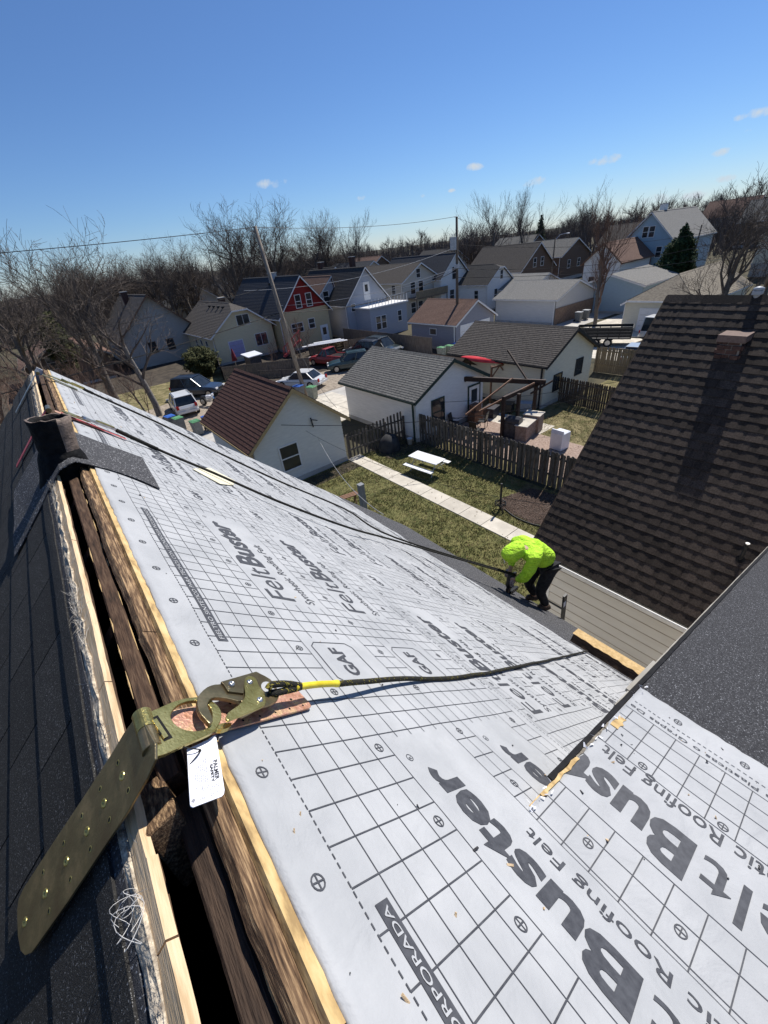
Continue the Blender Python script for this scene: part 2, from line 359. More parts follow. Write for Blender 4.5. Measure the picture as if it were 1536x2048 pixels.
# a pixel of the photograph -> the point where its line of sight meets a plane of the place
def ray(px, py): return MC.T @ (np.array([px - 768.0, -(py - 1024.0), -FPX]) / FPX)
def hit(px, py, z=0.0, x=None, y=None):
    r = ray(px, py)
    s = (x - CAM[0]) / r[0] if x is not None else ((y - CAM[1]) / r[1] if y is not None else (z - CAM[2]) / r[2])
    return CAM + r * s

# ================================================================== OUR HOUSE
RC, RS = math.cos(R(44)), math.sin(R(44))
EX, EZ = 0.0771, 9.13
ZP = EZ + EX * RS / RC
UE = 5.90
Y0, Y1 = -6.0, 5.3                      # near and far end of the roof
def F(u, y, h=0.0): return (EX + u * RC + h * RS, y, EZ - u * RS + h * RC)
def Lf(v, y, h=0.0): return (-v * RC - h * RS, y, ZP - v * RS + h * RC)
U0, DP = 0.65, R(18.2)
HX, _, HZ = F(U0, 0)
def D(u, y, h=0.0): return (HX + u * math.cos(DP) + h * math.sin(DP), y, HZ - u * math.sin(DP) + h * math.cos(DP))
def feltpx(px, py, h=0.0):
    r = ray(px, py); q = np.array(F(0, 0, h)); nrm = np.array([RS, 0, RC]); s = nrm.dot(q - CAM) / nrm.dot(r); p = CAM + r * s
    return (p[0] - q[0]) / RC, p[1]
def leftpx(px, py, h=0.0):
    r = ray(px, py); q = np.array(Lf(0, 0, h)); nrm = np.array([-RS, 0, RC]); s = nrm.dot(q - CAM) / nrm.dot(r); p = CAM + r * s
    return -(p[0] - q[0]) / RC, p[1]
def wr(u, y):
    a = mnoise.noise(Vector((u * 1.7, y * 6.5, 1.3))) * .0034 + mnoise.noise(Vector((u * 5.5, y * 11.0, 4.1))) * .0018 + mnoise.noise(Vector((u * 9, y * 4.0, 9.0))) * .0012
    fade = min(1.0, .35 + .5 * max(0.0, u) + .2 * max(0.0, y))
    return a * 1.25 * fade + .0032
def wrd(u, y):
    return (mnoise.noise(Vector((u * 3.0, y * 5.5, 21.3))) * .0034 + mnoise.noise(Vector((u * 9, y * 9.0, 7.7))) * .0014) + .0035

house = thing('house', 'our own house, its ridge cut open and grey printed roofing felt on the slope', 'house', (0, 0, 0))

def strip(mb, fr, u0, u1, y0, y1, hf, nu, ny, drop=.004, mi=0, jag=0.0, seed=0):
    """a draped sheet with turned-down edges"""
    k = len(mb.V); rnd = random.Random(seed)
    jit = [[rnd.uniform(-jag, jag) for _ in range(ny + 1)] for _ in range(2)]
    rows = []
    for i in range(nu + 1):
        t = i / nu; row = []
        for j in range(ny + 1):
            y = y0 + (y1 - y0) * j / ny; u = u0 + (u1 - u0) * t
            if i == 0: u += jit[0][j]
            if i == nu: u += jit[1][j]
            row.append(len(mb.V)); mb.V.append(fr(u, y, hf(u, y)))
        rows.append(row)
    for i in range(nu):
        for j in range(ny):
            mb.F.append((rows[i][j], rows[i + 1][j], rows[i + 1][j + 1], rows[i][j + 1])); mb.I.append(mi)
    per = [rows[0][j] for j in range(ny + 1)] + [rows[i][ny] for i in range(1, nu + 1)] + [rows[nu][j] for j in range(ny - 1, -1, -1)] + [rows[i][0] for i in range(nu - 1, 0, -1)]
    nrm = np.array(fr(0, 0, 1)) - np.array(fr(0, 0, 0))
    low = []
    for p in per:
        v = mb.V[p]; low.append(len(mb.V)); mb.V.append((v[0] - nrm[0] * drop, v[1], v[2] - nrm[2] * drop))
    m = len(per)
    for a in range(m):
        b = (a + 1) % m; mb.F.append((per[a], per[b], low[b], low[a])); mb.I.append(mi)
    return mb

# --- decks, boards and framing under the coverings
def panel_row(name, m, fr, u0, u1, h0, h1, y0, y1, step, gap=.003, phase=0.0, jag=0.0, seed=3):
    rnd = random.Random(seed); y = y0 - phase; first = True
    while y < y1:
        a, b = max(y, y0), min(y + step - gap, y1)
        if b - a > .02:
            n = max(2, int((b - a) / .035)) if jag else 1
            w = 0; left = []
            for i in range(n + 1):
                w = .75 * w + rnd.uniform(-jag, jag); left.append((u0 + w, a + (b - a) * i / n))
            poly = left + [(u1, b), (u1, a)]
            fix_normals(MB().prism(poly, fr, h0, h1).build(name, m, house))
        y += step
panel_row('osb_panel', M['osb'], F, -.016, 1.20, -.0125, -.001, Y0, Y1, 2.44, phase=1.2)
panel_row('osb_panel', M['osb'], F, 1.205, 2.42, -.0165, -.0055, Y0, Y1, 2.44)
panel_row('osb_panel', M['osb'], F, 2.425, 3.64, -.0165, -.0055, Y0, Y1, 2.44, phase=1.2)
panel_row('osb_panel', M['osb'], F, 3.645, 4.86, -.0185, -.0085, Y0, Y1, 2.44)
panel_row('osb_panel', M['osb'], F, 4.865, UE - .03, -.0165, -.0055, Y0, Y1, 2.44, phase=1.2)
panel_row('roof_plank', M['split_wood'], F, -.044, .10, -.034, -.0135, Y0, Y1, 1.9, phase=.75, jag=.0030, seed=5)
for k in range(28):
    a = .106 + k * .2
    MB().prism([(a, Y0), (a + .194, Y0), (a + .194, Y1), (a, Y1)], F, -.036, -.0135).build('roof_plank', M['old_wood'], house)
# left slope: pale cut board, torn felt fibres, old deck
panel_row('ridge_plank', M['new_wood'], Lf, .072, .100, -.013, .000, .40, 2.10, .66, phase=.3, jag=.0018, seed=8)
panel_row('ridge_plank', M['new_wood'], Lf, .070, .100, -.013, .000, 2.1, Y1, .9, phase=.3, jag=.002, seed=9)
panel_row('ridge_plank', M['new_wood'], Lf, .070, .100, -.015, .000, Y0, .40, 2.5, phase=1.2, jag=.0018, seed=18)
panel_row('roof_plank', M['old_wood'], Lf, .098, .30, -.034, -.0145, Y0, Y1, 1.9, jag=.002, seed=11)
for k in range(8):
    a = .305 + k * .6
    MB().prism([(a, Y0), (a + .59, Y0), (a + .59, Y1), (a, Y1)], Lf, -.034, -.0145).build('roof_plank', M['old_wood_dark'], house)
MB().prism([(.101, Y0), (5.1, Y0), (5.1, Y1), (.101, Y1)], Lf, -.0140, -.003).build('old_roofing', M['granule'], house)
mb = MB(); strip(mb, Lf, .097, .120, Y0, Y1, lambda u, y: .004 + .006 * mnoise.noise(Vector((u * 60, y * 24, 3))), 3, 260, drop=.014, jag=.006, seed=4)
mb.build('torn_fibre_edge', M['fibre'], house)
# frayed threads standing on the torn edge
mb = MB(); rnd = random.Random(31)
for k in range(420):
    y = rnd.choice([rnd.uniform(.2, 5.0), rnd.gauss(1.95, .07), rnd.gauss(1.05, .06), rnd.gauss(5.0, .1)]); v = rnd.uniform(.085, .118)
    a = Vector(Lf(v, y, .004)); q = Vector((rnd.uniform(-.4, .7), rnd.uniform(-1, 1), rnd.uniform(.05, .7))).normalized() * rnd.uniform(.01, .035)
    mb.tube([a, a + q * .55 + Vector((0, rnd.uniform(-.004, .004), .002)), a + q], [.0005, .0004, .0002], 3, caps=False)
mb.build('frayed_threads', mat('thread', (.35, .32, .28), (.62, .58, .52), rough=.9), house, kind='stuff')
# ridge boards, rafters, attic floor
def rough_beam(name, x0, x1, y0, y1, z0, z1, m, seed=1, n=40, amp=.0006, dx=0.0):
    mb = MB(); r = random.Random(seed); k = 0; sec = []
    for i in range(n + 1):
        t = i / n; y = y0 + (y1 - y0) * t; q = lambda s: mnoise.noise(Vector((y * 9, s, seed))) * amp * 2
        o = dx * t
        sec.append([(x0 + o + q(1), y, z0), (x0 + o + q(2), y, z1 - .004 + q(3)), (x0 + o + .004 + q(2), y, z1 + q(3)), (x1 + o - .004 + q(4), y, z1 + q(5)), (x1 + o + q(4), y, z1 - .004 + q(5)), (x1 + o + q(6), y, z0)])
    for s_ in sec: mb.V.extend(s_)
    for i in range(n):
        for j in range(6):
            j2 = (j + 1) % 6; mb.F.append((i * 6 + j, i * 6 + j2, i * 6 + 6 + j2, i * 6 + 6 + j)); mb.I.append(0)
    mb.F += [tuple(range(6)), tuple(range(n * 6, n * 6 + 6))]; mb.I += [0, 0]
    return fix_normals(mb.build(name, m, house))
rough_beam('ridge_board', -.020, .014, .50, 2.02, 8.98, 9.132, M['old_wood'], 2, dx=-.004, amp=.0006)
rough_beam('ridge_board', -.021, .013, 2.12, 5.1, 8.98, 9.130, M['old_wood'], 4)
rough_beam('ridge_board', -.012, .024, Y0, .475, 8.97, 9.118, M['old_wood_dark'], 3, n=120, dx=-.002)
blk = MB().box((-.030, .462, 9.075), (.048, .095, .13), 0, Euler((R(-14), 0, R(6))).to_matrix())
bevel(blk.build('splintered_block', M['split_wood'], house), .004)
blk = MB().box((-.034, .585, 9.10), (.030, .10, .05), 0, Euler((R(8), R(10), R(-8))).to_matrix())
bevel(blk.build('splintered_block', M['split_wood'], house), .004)
y = -.35; rf = None
while y < Y1 - .1:
    for fr, a, b in ((F, -.030, 5.3), (Lf, .075, 4.7)):
        mb = MB().prism([(a, y), (b, y), (b, y + .04), (a, y + .04)], fr, -.17, -.048); mb.build('rafter', M['old_wood'], house)
    y += .43
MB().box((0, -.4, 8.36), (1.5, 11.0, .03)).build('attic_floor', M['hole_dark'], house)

# pale splintered arrises along the sawn edges of the ridge boards
r = random.Random(55); mb = MB()
for (xe, ze, ya, yb) in ((.0235, 9.1165, -.4, .44), (.0125, 9.129, .55, 1.9), (-.020, 9.131, .7, 1.4)):
    y = ya
    while y < yb:
        L_ = r.uniform(.03, .14); mb.tube([(xe, y, ze), (xe + r.uniform(-.001, .001), y + L_ * .5, ze + .0006), (xe, y + L_, ze)], [.0004, r.uniform(.0012, .0022), .0003], 4, caps=False); y += L_ + r.uniform(.02, .16)
mb.build('splintered_edges', M['tan_foam'], house, kind='stuff')
# --- asphalt shingles on the left slope, one by one near the ridge
tabs = []
for k in range(4):
    mb = MB(); r = random.Random(40 + k)
    prof = [(0, 0), (.299, 0), (.299, .165), (0, .165)]
    # local: x along the ridge, y down the slope, z out of it; butt edge raised
    mb.add([(0, 0, .001), (.300, 0, .001), (.300, .162, .0055), (.300 - r.uniform(0, .004), .165, .0055), (.003, .165, .0055), (0, .162, .0055),
            (0, 0, -.001), (.300, 0, -.001), (.300, .165, .0012), (0, .165, .0012)],
           [(0, 5, 4, 3, 2, 1), (3, 4, 9, 8), (0, 6, 9, 5), (5, 9, 4), (1, 2, 8, 7), (2, 3, 8)])
    tabs.append(mb)
tab_mesh = []
for k, mb in enumerate(tabs):
    o = fix_normals(mb.build('shingle', M['shingle_left'], None, local=True)); tab_mesh.append(o.data); bpy.data.objects.remove(o)
def place_pieces(name, meshes, fr, spots, parent, seed=0):
    r = random.Random(seed); out = []
    o0 = Vector(fr(0, 0, 0)); ex_ = Vector(fr(0, 1, 0)) - o0; ey_ = Vector(fr(1, 0, 0)) - o0; ez_ = Vector(fr(0, 0, 1)) - o0
    if ex_.cross(ey_).dot(ez_) < 0: ex_ = -ex_
    B = Matrix((ex_, ey_, ez_)).transposed().to_4x4()
    for (u, y, h) in spots:
        o = bpy.data.objects.new(name, r.choice(meshes)); COL.objects.link(o); o.parent = parent
        m = B @ Matrix.Rotation(r.uniform(-.006, .006), 4, 'Z'); m.translation = Vector(fr(u, y, h)) - wloc(parent); o.matrix_basis = m
        out.append(o)
    return out
sp = []
for row in range(7):
    off = (row % 2) * .1525 + .03
    for i in range(19): sp.append((.150 + row * .135, -.45 + off + i * .3048, .004 + .0002 * row))
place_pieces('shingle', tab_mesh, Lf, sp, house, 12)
mb = MB()
for row in range(7, 36):
    a = .150 + row * .135
    mb.add([Lf(a, -.6, .004), Lf(a + .15, -.6, .009), Lf(a + .15, Y1, .009), Lf(a, Y1, .004), Lf(a + .15, -.6, .003), Lf(a + .15, Y1, .003)], [(0, 1, 2, 3), (1, 4, 5, 2)])
for row in range(0, 36):
    a = .150 + row * .135
    mb.add([Lf(a, Y0, .004), Lf(a + .15, Y0, .009), Lf(a + .15, -.42, .009), Lf(a, -.42, .004), Lf(a + .15, Y0, .003), Lf(a + .15, -.42, .003)], [(0, 1, 2, 3), (1, 4, 5, 2)])
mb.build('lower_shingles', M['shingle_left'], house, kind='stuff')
mb = MB(); strip(mb, Lf, .118, .152, Y0, Y1, lambda u, y: .0065 + .002 * mnoise.noise(Vector((u * 30, y * 6, 5))), 3, 120, drop=.01, jag=.004, seed=14)
mb.build('cap_shingle_remnant', M['granule'], house)
mb = MB(); strip(mb, Lf, .136, .178, Y0, Y1, lambda u, y: .0105 + .0015 * mnoise.noise(Vector((u * 30, y * 5, 8))), 2, 120, drop=.008, jag=.002, seed=15)
mb.build('cap_shingle_remnant', M['shingle_left'], house)
# vertical joints left bare in the second strip
# --- walls of the house
for x, zt in ((-3.3, 5.95), (3.95, 5.25)): MB().box2((x - .06, Y0 + .3, 0), (x + .06, Y1 - .3, zt)).build('wall', M['beige_board'], house)
for y in (Y0 + .3, Y1 - .3):
    MB().prism([(-3.24, 0), (3.89, 0), (3.89, 5.22), (0, 9.02), (-3.24, 5.85)], lambda a, b, h: (a, y + h, b), -.06, .06).build('gable_wall', M['beige_board'], house)
for fr, nm, u1 in ((F, 'rake_board', UE - .02), (Lf, 'rake_board', 5.0)):
    MB().prism([(.02, 0), (u1, 0), (u1, .02), (.02, .02)], lambda a, b, h, fr=fr: fr(a, Y1 - .002 - b, h), -.15, -.014).build(nm, M['white_trim'], house)
MB().prism([(UE - .05, Y0), (UE - .03, Y0), (UE - .03, Y1), (UE - .05, Y1)], F, -.15, -.014).build('eave_board', M['white_trim'], house)

# --- printed roofing felt --------------------------------------------------
def text_geo(s, offset=0.0, shear=0.0, cell=None):
    key = (s, offset, shear)
    if key in _txt: return _txt[key]
    c = bpy.data.curves.new('t', 'FONT'); c.body = s; c.offset = offset; c.shear = shear; c.resolution_u = 3; c.size = 1.0
    o = bpy.data.objects.new('t', c); COL.objects.link(o)
    dg = bpy.context.evaluated_depsgraph_get(); dg.update()
    me = bpy.data.meshes.new_from_object(o.evaluated_get(dg)); bpy.data.objects.remove(o)
    bm = bmesh.new(); bm.from_mesh(me); bpy.data.meshes.remove(me)
    xs = [v.co.x for v in bm.verts]; ys = [v.co.y for v in bm.verts]; x0, x1 = min(xs), max(xs)
    bmesh.ops.dissolve_limit(bm, angle_limit=.01, verts=bm.verts, edges=bm.edges)
    st = .32
    k = x0 + st
    while k < x1:
        bmesh.ops.bisect_plane(bm, geom=bm.verts[:] + bm.edges[:] + bm.faces[:], plane_co=(k, 0, 0), plane_no=(1, 0, 0)); k += st
    for k in (.0, .35):
        bmesh.ops.bisect_plane(bm, geom=bm.verts[:] + bm.edges[:] + bm.faces[:], plane_co=(0, k, 0), plane_no=(0, 1, 0))
    bmesh.ops.triangulate(bm, faces=bm.faces)
    bm.verts.index_update()
    r = ([(v.co.x, v.co.y) for v in bm.verts], [tuple(v.index for v in f.verts) for f in bm.faces], x0, x1); bm.free()
    _txt[key] = r; return r
_txt = {}
def put_text(mb, s, fu, u_base, y_start, length, height, clip=None, **kw):
    """letters read along +y with their tops towards the ridge; height = cap height"""
    vs, fs, x0, x1 = text_geo(s, **kw); sx = length / (x1 - x0); sy = height / .70
    k = len(mb.V); ok = []
    for x, y in vs:
        yy = y_start + (x - x0) * sx; uu = u_base - y * sy; ok.append(clip is None or clip(uu, yy)); mb.V.append(fu(uu, yy))
    for f in fs:
        if all(ok[i] for i in f): mb.F.append(tuple(k + i for i in f)); mb.I.append(0)
def ribbon(mb, fu, p, q, w, step=.03, clip=None):
    L = math.hypot(q[0] - p[0], q[1] - p[1]); n = max(1, int(L / step)); dx, dy = (q[0] - p[0]) / L, (q[1] - p[1]) / L
    nx, ny = -dy * w / 2, dx * w / 2; prev = None
    for i in range(n + 1):
        t = i / n; u, y = p[0] + (q[0] - p[0]) * t, p[1] + (q[1] - p[1]) * t
        if clip and not clip(u, y): prev = None; continue
        a = len(mb.V); mb.V.append(fu(u + nx, y + ny)); mb.V.append(fu(u - nx, y - ny))
        if prev is not None: mb.F.append((prev, prev + 1, a + 1, a)); mb.I.append(0)
        prev = a
def circle(mb, fu, u, y, r, w, n=14, cross=True):
    k = len(mb.V)
    for i in range(n):
        t = 2 * math.pi * i / n
        mb.V.append(fu(u + r * math.cos(t), y + r * math.sin(t))); mb.V.append(fu(u + (r - w) * math.cos(t), y + (r - w) * math.sin(t)))
    for i in range(n):
        j = (i + 1) % n; mb.F.append((k + 2 * i, k + 2 * j, k + 2 * j + 1, k + 2 * i + 1)); mb.I.append(0)
    if cross:
        ribbon(mb, fu, (u - r, y), (u + r, y), w); ribbon(mb, fu, (u, y - r), (u, y + r), w)
PER, SQ = 1.42, .0572
def print_sheet(fr, hf, s0, ylo, yhi, phase, parent, ulo=-9, uhi=99, rows=(.508, .886), top=True, bottom=True, lift=.0011, strip_text=True, slots=None, marks=(.045, .346, .70, 1.07)):
    ln, tx = MB(), MB()
    fu = lambda u, y: fr(s0 + u, y, hf(s0 + u, y) + lift)
    okc = lambda u, y: ulo <= u <= uhi and ylo <= y <= yhi
    ph = [phase + k * PER for k in range(-3, 6)]
    def in_word(y): return any(p - .03 < y < p + .78 for p in ph)
    def in_box(y): return any(p - .445 < y < p - .235 for p in ph)
    cols = [.089 + SQ * k for k in range(1, 6)]
    blocks = slots or [(.089, .374, cols), (.645, .755, [.645, .70, .755]), (1.01, 1.137, [1.01, 1.072, 1.137])]
    n0, n1 = int(math.floor((ylo - .22) / .06)), int(math.ceil((yhi - .22) / .06))
    # lines along the sheet
    for a, b, cs in blocks:
        for c in cs:
            if ulo < c < uhi: ribbon(ln, fu, (c, ylo), (c, yhi), .0017, .04)
        for n in range(n0, n1 + 1):
            y = .22 + .06 * n
            if ylo < y < yhi: ribbon(ln, fu, (a, y), (b, y), .0024, .03, okc)
    # the grid carries on between the words
    for base in rows:
        for c in (base - .077, base - .02, base + .037, base + .094):
            if not ulo < c < uhi: continue
            y = ylo; run = None
            while y < yhi:
                free = not in_word(y) and not in_box(y)
                if free and run is None: run = y
                if (not free or y + .02 >= yhi) and run is not None:
                    if y - run > .03: ribbon(ln, fu, (c, run), (c, y), .0017, .04)
                    run = None
                y += .02
        for n in range(n0, n1 + 1):
            y = .22 + .06 * n
            if ylo < y < yhi and not in_word(y) and not in_box(y): ribbon(ln, fu, (base - .134, y), (base + .137, y), .0024, .03, okc)
    # dashes, nailing marks
    y = ylo
    while y < yhi:
        for c in ([.089] if top else []) + ([1.133 + .05] if bottom else []):
            if ulo < c < uhi: ribbon(ln, fu, (c, y), (c, min(y + .0085, yhi)), .0024, .01)
        y += .0135
    n = 0; y = math.floor(ylo / .18) * .18 + .066
    while y < yhi:
        for c in marks:
            if ulo < c < uhi and ylo + .02 < y < yhi - .02: circle(ln, fu, c, y, .0115, .0024)
        y += .18
    for p in ph:
        for base in rows:
            if not ulo < base < uhi: continue
            put_text(tx, 'Felt', fu, base, p, .245, .108, okc)
            put_text(tx, 'Buster', fu, base, p + .262, .44, .108, okc, offset=.032)
            if ylo < p + .735 < yhi: circle(tx, fu, base - .095, p + .735, .0095, .0016, cross=False); put_text(tx, 'R', fu, base - .0905, p + .731, .007, .009, okc)
            put_text(tx, 'Synthetic Roofing Felt', fu, base + .088, p - .004, .51, .040, okc, offset=.004)
            q0, q1 = p - .43, p - .25; e = .02
            if q1 > ylo and q0 < yhi:
                b0, b1 = base - .108, base + .062
                for s_, e_ in (((b0, q0 + e), (b0, q1 - e)), ((b1, q0 + e), (b1, q1 - e)), ((b0 + e, q0), (b1 - e, q0)), ((b0 + e, q1), (b1 - e, q1)),
                               ((b0, q0 + e), (b0 + e, q0)), ((b0, q1 - e), (b0 + e, q1)), ((b1, q0 + e), (b1 - e, q0)), ((b1, q1 - e), (b1 - e, q1))):
                    ribbon(tx, fu, s_, e_, .0034, .03, okc)
                put_text(tx, 'GAF', fu, base - .004, q0 + .026, .128, .046, okc, offset=.03)
        if strip_text and ulo < .12 < uhi:
            a = (phase - .27) + ph.index(p) * 1.49 - 3 * 1.49
            # white letters left open in a dark band
            put_text(tx, 'FIELTRO SINTETICO PARA TECHOS CON TECNOLOGIA INCORPORADA', lambda u, y: fr(s0 + u, y, hf(s0 + u, y) + lift + .0011), .1270, a + .008, .865, .0125, okc, offset=.006)
            bands.append((p, a, s0, fr, hf, lift, ylo, yhi, parent))
        if ulo < 1.17 < uhi: put_text(tx, 'o Puntillas Plasticas o Grapas De Plastico', fu, 1.171, p - .5, .62, .016, okc)
    return ln, tx
bands = []
def make_sheet(name, fr, hf, s0, a, b, y0, y1, phase, parent, layer, res=.022, jag=.002, **kw):
    h2 = lambda u, y: hf(u, y) + layer
    mb = MB(); strip(mb, fr, a, b, y0, y1, h2, max(2, int((b - a) / res)), max(2, int((y1 - y0) / res)), drop=.006, jag=jag, seed=int(a * 100))
    sh = mb.build(name, M['felt'], parent, smooth=True)
    bands.clear()
    ln, tx = print_sheet(fr, h2, s0, y0 + .004, y1 - .004, phase, parent, ulo=a - s0 + .002, uhi=b - s0 - .002, **kw)
    bd = MB(); letters = None
    for (p, q, s0_, fr_, hf_, lift, ylo, yhi, par) in bands:
        q1 = q + .88; lo, hi = max(q, ylo), min(q1, yhi)
        if hi > lo:
            for u in (.1095, .1225):
                ribbon(bd, lambda u_, y_: fr_(s0_ + u_, y_, hf_(s0_ + u_, y_) + lift), (u + .006, lo), (u + .006, hi), .0132, .03)
    ln.build('printed_grid', M['felt_print'], sh, kind='stuff')
    # split the band letters (felt coloured) from the dark lettering
    tx.build('printed_lettering', [M['felt_print'], M['felt']], sh, kind='stuff')
    if bd.V: bd.build('printed_band', M['felt_print'], sh, kind='stuff')
    return sh
# band letters need the light colour: text added with material index 1
_pt = put_text
def put_text(mb, s, *a, **k):
    n0 = len(mb.I); _pt(mb, s, *a, **k)
    if s.startswith('FIELTRO'):
        for i in range(n0, len(mb.I)): mb.I[i] = 1
make_sheet('felt_sheet', F, wr, 0, 0.0, 1.222, -1.2, Y1, 1.07, house, .0022)
make_sheet('felt_sheet', F, wr, .885, 1.19, 2.107, .10, Y1, .43, house, .0012, res=.03, strip_text=False)
make_sheet('felt_sheet', F, wr, 1.69, 2.07, 2.912, .10, Y1, .085, house, .0002, res=.03, strip_text=False)
make_sheet('felt_sheet', F, wr, 2.495, 2.87, 3.717, .10, Y1, .62, house, -.0008, res=.03, strip_text=False)
make_sheet('felt_sheet', F, wr, 3.300, 3.68, 4.02, .10, Y1, .30, house, -.0018, res=.03, strip_text=False)
mb = MB(); strip(mb, F, 3.95, UE, .05, Y1 + .02, lambda u, y: .0035 + .002 * mnoise.noise(Vector((u * 2, y * 2, 0))), 10, 60, drop=.012, jag=.004, seed=6)
mb.build('eave_membrane', M['granule2'], house)

# --- shed dormer: shallower roof on the right, its far rake at y = 0.19
YR = .19
D_l = 3.3
MB().prism([(0, -4), (D_l, -4), (D_l, YR), (0.02, YR)], D, -.013, -.001).build('dormer_deck', M['osb'], house)
for k in range(16):
    a = .02 + k * .2
    MB().prism([(a, -4), (a + .195, -4), (a + .195, YR - .006), (a, YR - .006)], D, -.034, -.0135).build('roof_plank', M['split_wood'], house)
hfd = lambda u, y: wrd(u, y) + (.012 * max(0, 1 - u / .05) if u < .05 else 0)
def dorm_h(u, y):
    # at the bend the sheet comes off the main slope smoothly
    return wrd(u, y)
sh = make_sheet('felt_sheet', D, dorm_h, -.47, -.04, .70, -1.6, YR - .004, 1.07, house, .0035, res=.02, jag=.003,
                rows=(.735,), top=False, bottom=False, strip_text=False, marks=(.526, .847),
                slots=[(.46, .605, [.48, .545, .605]), (.83, 1.035, [.83, .881, .933, .985, 1.035])])
# dashes, small print and nailing marks near its lower edge
fu = lambda u, y: D(u, y, dorm_h(u, y) + .0048)
ln, tx = MB(), MB(); y = -1.55
while y < YR - .02:
    ribbon(ln, fu, (.612, y), (.612, y + .008), .0022, .01); y += .0135
for y in (.058, -.109, -.289, -.469, -.65):
    circle(ln, fu, .648, y, .0115, .0022)
put_text(tx, 'o Puntillas Plasticas o Grapas De', fu, .590, -.315, .49, .014, offset=.004)
put_text(tx, 'Plastico', fu, .590, -.50, .13, .014, offset=.004)
ln.build('printed_nailing_marks', M['felt_print'], sh, kind='stuff'); tx.build('printed_small_lettering', M['felt_print'], sh, kind='stuff')
mb = MB(); strip(mb, D, .675, D_l + .03, -4, YR + .012, lambda u, y: .0025 + .0015 * mnoise.noise(Vector((u * 2, y * 2, 4))), 30, 40, drop=.010, jag=.0, seed=16)
mb.build('dormer_membrane', M['granule'], house)
# rake: dark underlayment edge, a beige drip flashing beneath it and bare OSB where the felt is torn
def rake_strip(name, m, u0, u1, ya, yb, h0, h1, jag, seed, n=40):
    r = random.Random(seed); lo = []; hi = []
    for i in range(n + 1):
        u = u0 + (u1 - u0) * i / n; lo.append((u, ya + r.uniform(-jag, jag))); hi.append((u, yb + r.uniform(-jag, jag) * .6))
    MB().prism(lo + hi[::-1], D, h0, h1).build(name, m, house)
rake_strip('torn_underlayment', M['underlay_black'], .12, D_l, YR - .002, YR + .012, .001, .0085, .0012, 1, 60)
rake_strip('bare_osb_edge', M['osb'], .06, .24, YR - .012, YR - .003, .0035, .0095, .003, 2, 14)
rake_strip('bare_osb_edge', M['osb_edge'], .24, .44, YR - .008, YR - .003, .0035, .0090, .002, 12, 14)
rake_strip('bare_osb_edge', M['osb'], .44, .50, YR - .034, YR - .012, .004, .0100, .004, 5, 6)
rake_strip('drip_flashing', M['beige_flash'], .55, D_l, YR + .000, YR + .018, -.03, -.002, .001, 3)
rake_strip('drip_flashing', M['beige_flash'], .66, .92, YR + .006, YR + .026, -.01, .001, .001, 7)
MB().prism([(0, 0), (D_l, 0), (D_l, 1), (0, 1)], lambda a, b, h: (D(a, 0, -.04)[0], YR - .05 + h, max(D(a, 0, -.04)[2] * b + (1 - b) * min(D(a, 0, -.04)[2], F((D(a, 0)[0] - EX) / RC, 0)[2] - .03), 3)), -.03, .03).build('dormer_cheek', M['beige_board'], house)
MB().box2((HX + D_l * math.cos(DP) - .2, -4, 5.0), (HX + D_l * math.cos(DP) - .1, YR - .08, D(D_l - .15, 0, -.04)[2])).build('dormer_front_wall', M['beige_board'], house)
# torn white shreds of felt at the corner of the sheet
mb = MB(); r = random.Random(9)
for k in range(40):
    u = r.choice([r.uniform(.62, .72), r.uniform(.28, .5), r.uniform(.0, .12)]); y = YR - r.uniform(0, .02); p = Vector(D(u, y, .012)); q = Vector((r.uniform(-1, 1), r.uniform(-.3, 1), r.uniform(0, .7))) * .012
    w = Vector((r.uniform(-1, 1), r.uniform(-1, 1), 0)) * .003
    mb.add([p - w, p + w, p + q + w * .4, p + q - w * .4], [(0, 1, 2, 3)])
mb.build('felt_shreds', M['tag_white'], house, kind='stuff')
# cedar board end left standing at the eave beside the dormer
tb = thing('eave_timber', 'tan topped dark timber nailed along the lower edge of the felt beside the dormer', 'timber', F(4.1, .75, 0))
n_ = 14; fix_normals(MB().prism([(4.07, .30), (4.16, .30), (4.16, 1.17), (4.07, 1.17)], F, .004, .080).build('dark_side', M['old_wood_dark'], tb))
n = 20; r = random.Random(3); lo = [(4.064 + r.uniform(-.006, .014), .29 + .89 * i / n) for i in range(n + 1)]
mb = MB(); r = random.Random(3)
for i in range(n + 1):
    y = .29 + .89 * i / n; j = r.uniform(-.006, .008)
    mb.V += [F(4.062 + j * .4, y, .0805 + j), F(4.150, y, .147), F(4.172, y, .145), F(4.172, y, .0805)]
    if i:
        for q in range(4): a = (i - 1) * 4 + q; b = (i - 1) * 4 + (q + 1) % 4; mb.F.append((a, b, b + 4, a + 4)); mb.I.append(0)
mb.F += [(0, 1, 2, 3), (n * 4, n * 4 + 1, n * 4 + 2, n * 4 + 3)]; mb.I += [0, 0]
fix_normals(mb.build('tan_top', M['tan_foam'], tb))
# crumbs of old shingle and splinters scattered over the felt
mb = MB(); r = random.Random(90)
for _ in range(130):
    if r.random() < .6: u, y, fr, hf = abs(r.gauss(.0, .5)) + .02, r.uniform(-.3, 4.5), F, wr
    else: u, y, fr, hf = r.uniform(.05, .66), r.uniform(-.6, .15), D, wrd
    if fr is F and u > .6 and y < .2: continue
    s_ = r.uniform(.0012, .0042); p = Vector(fr(u, y, hf(u, y) + .0032 + s_ * .3)); mb.box(p, (s_ * r.uniform(1, 4), s_, s_ * .5), 0 if r.random() < .6 else 1, Euler((r.uniform(-.4, .4), r.uniform(.4, 1.1), r.uniform(0, 6.28))).to_matrix())
mb.build('roof_crumbs', [M['granule'], M['new_wood']], house, kind='stuff')

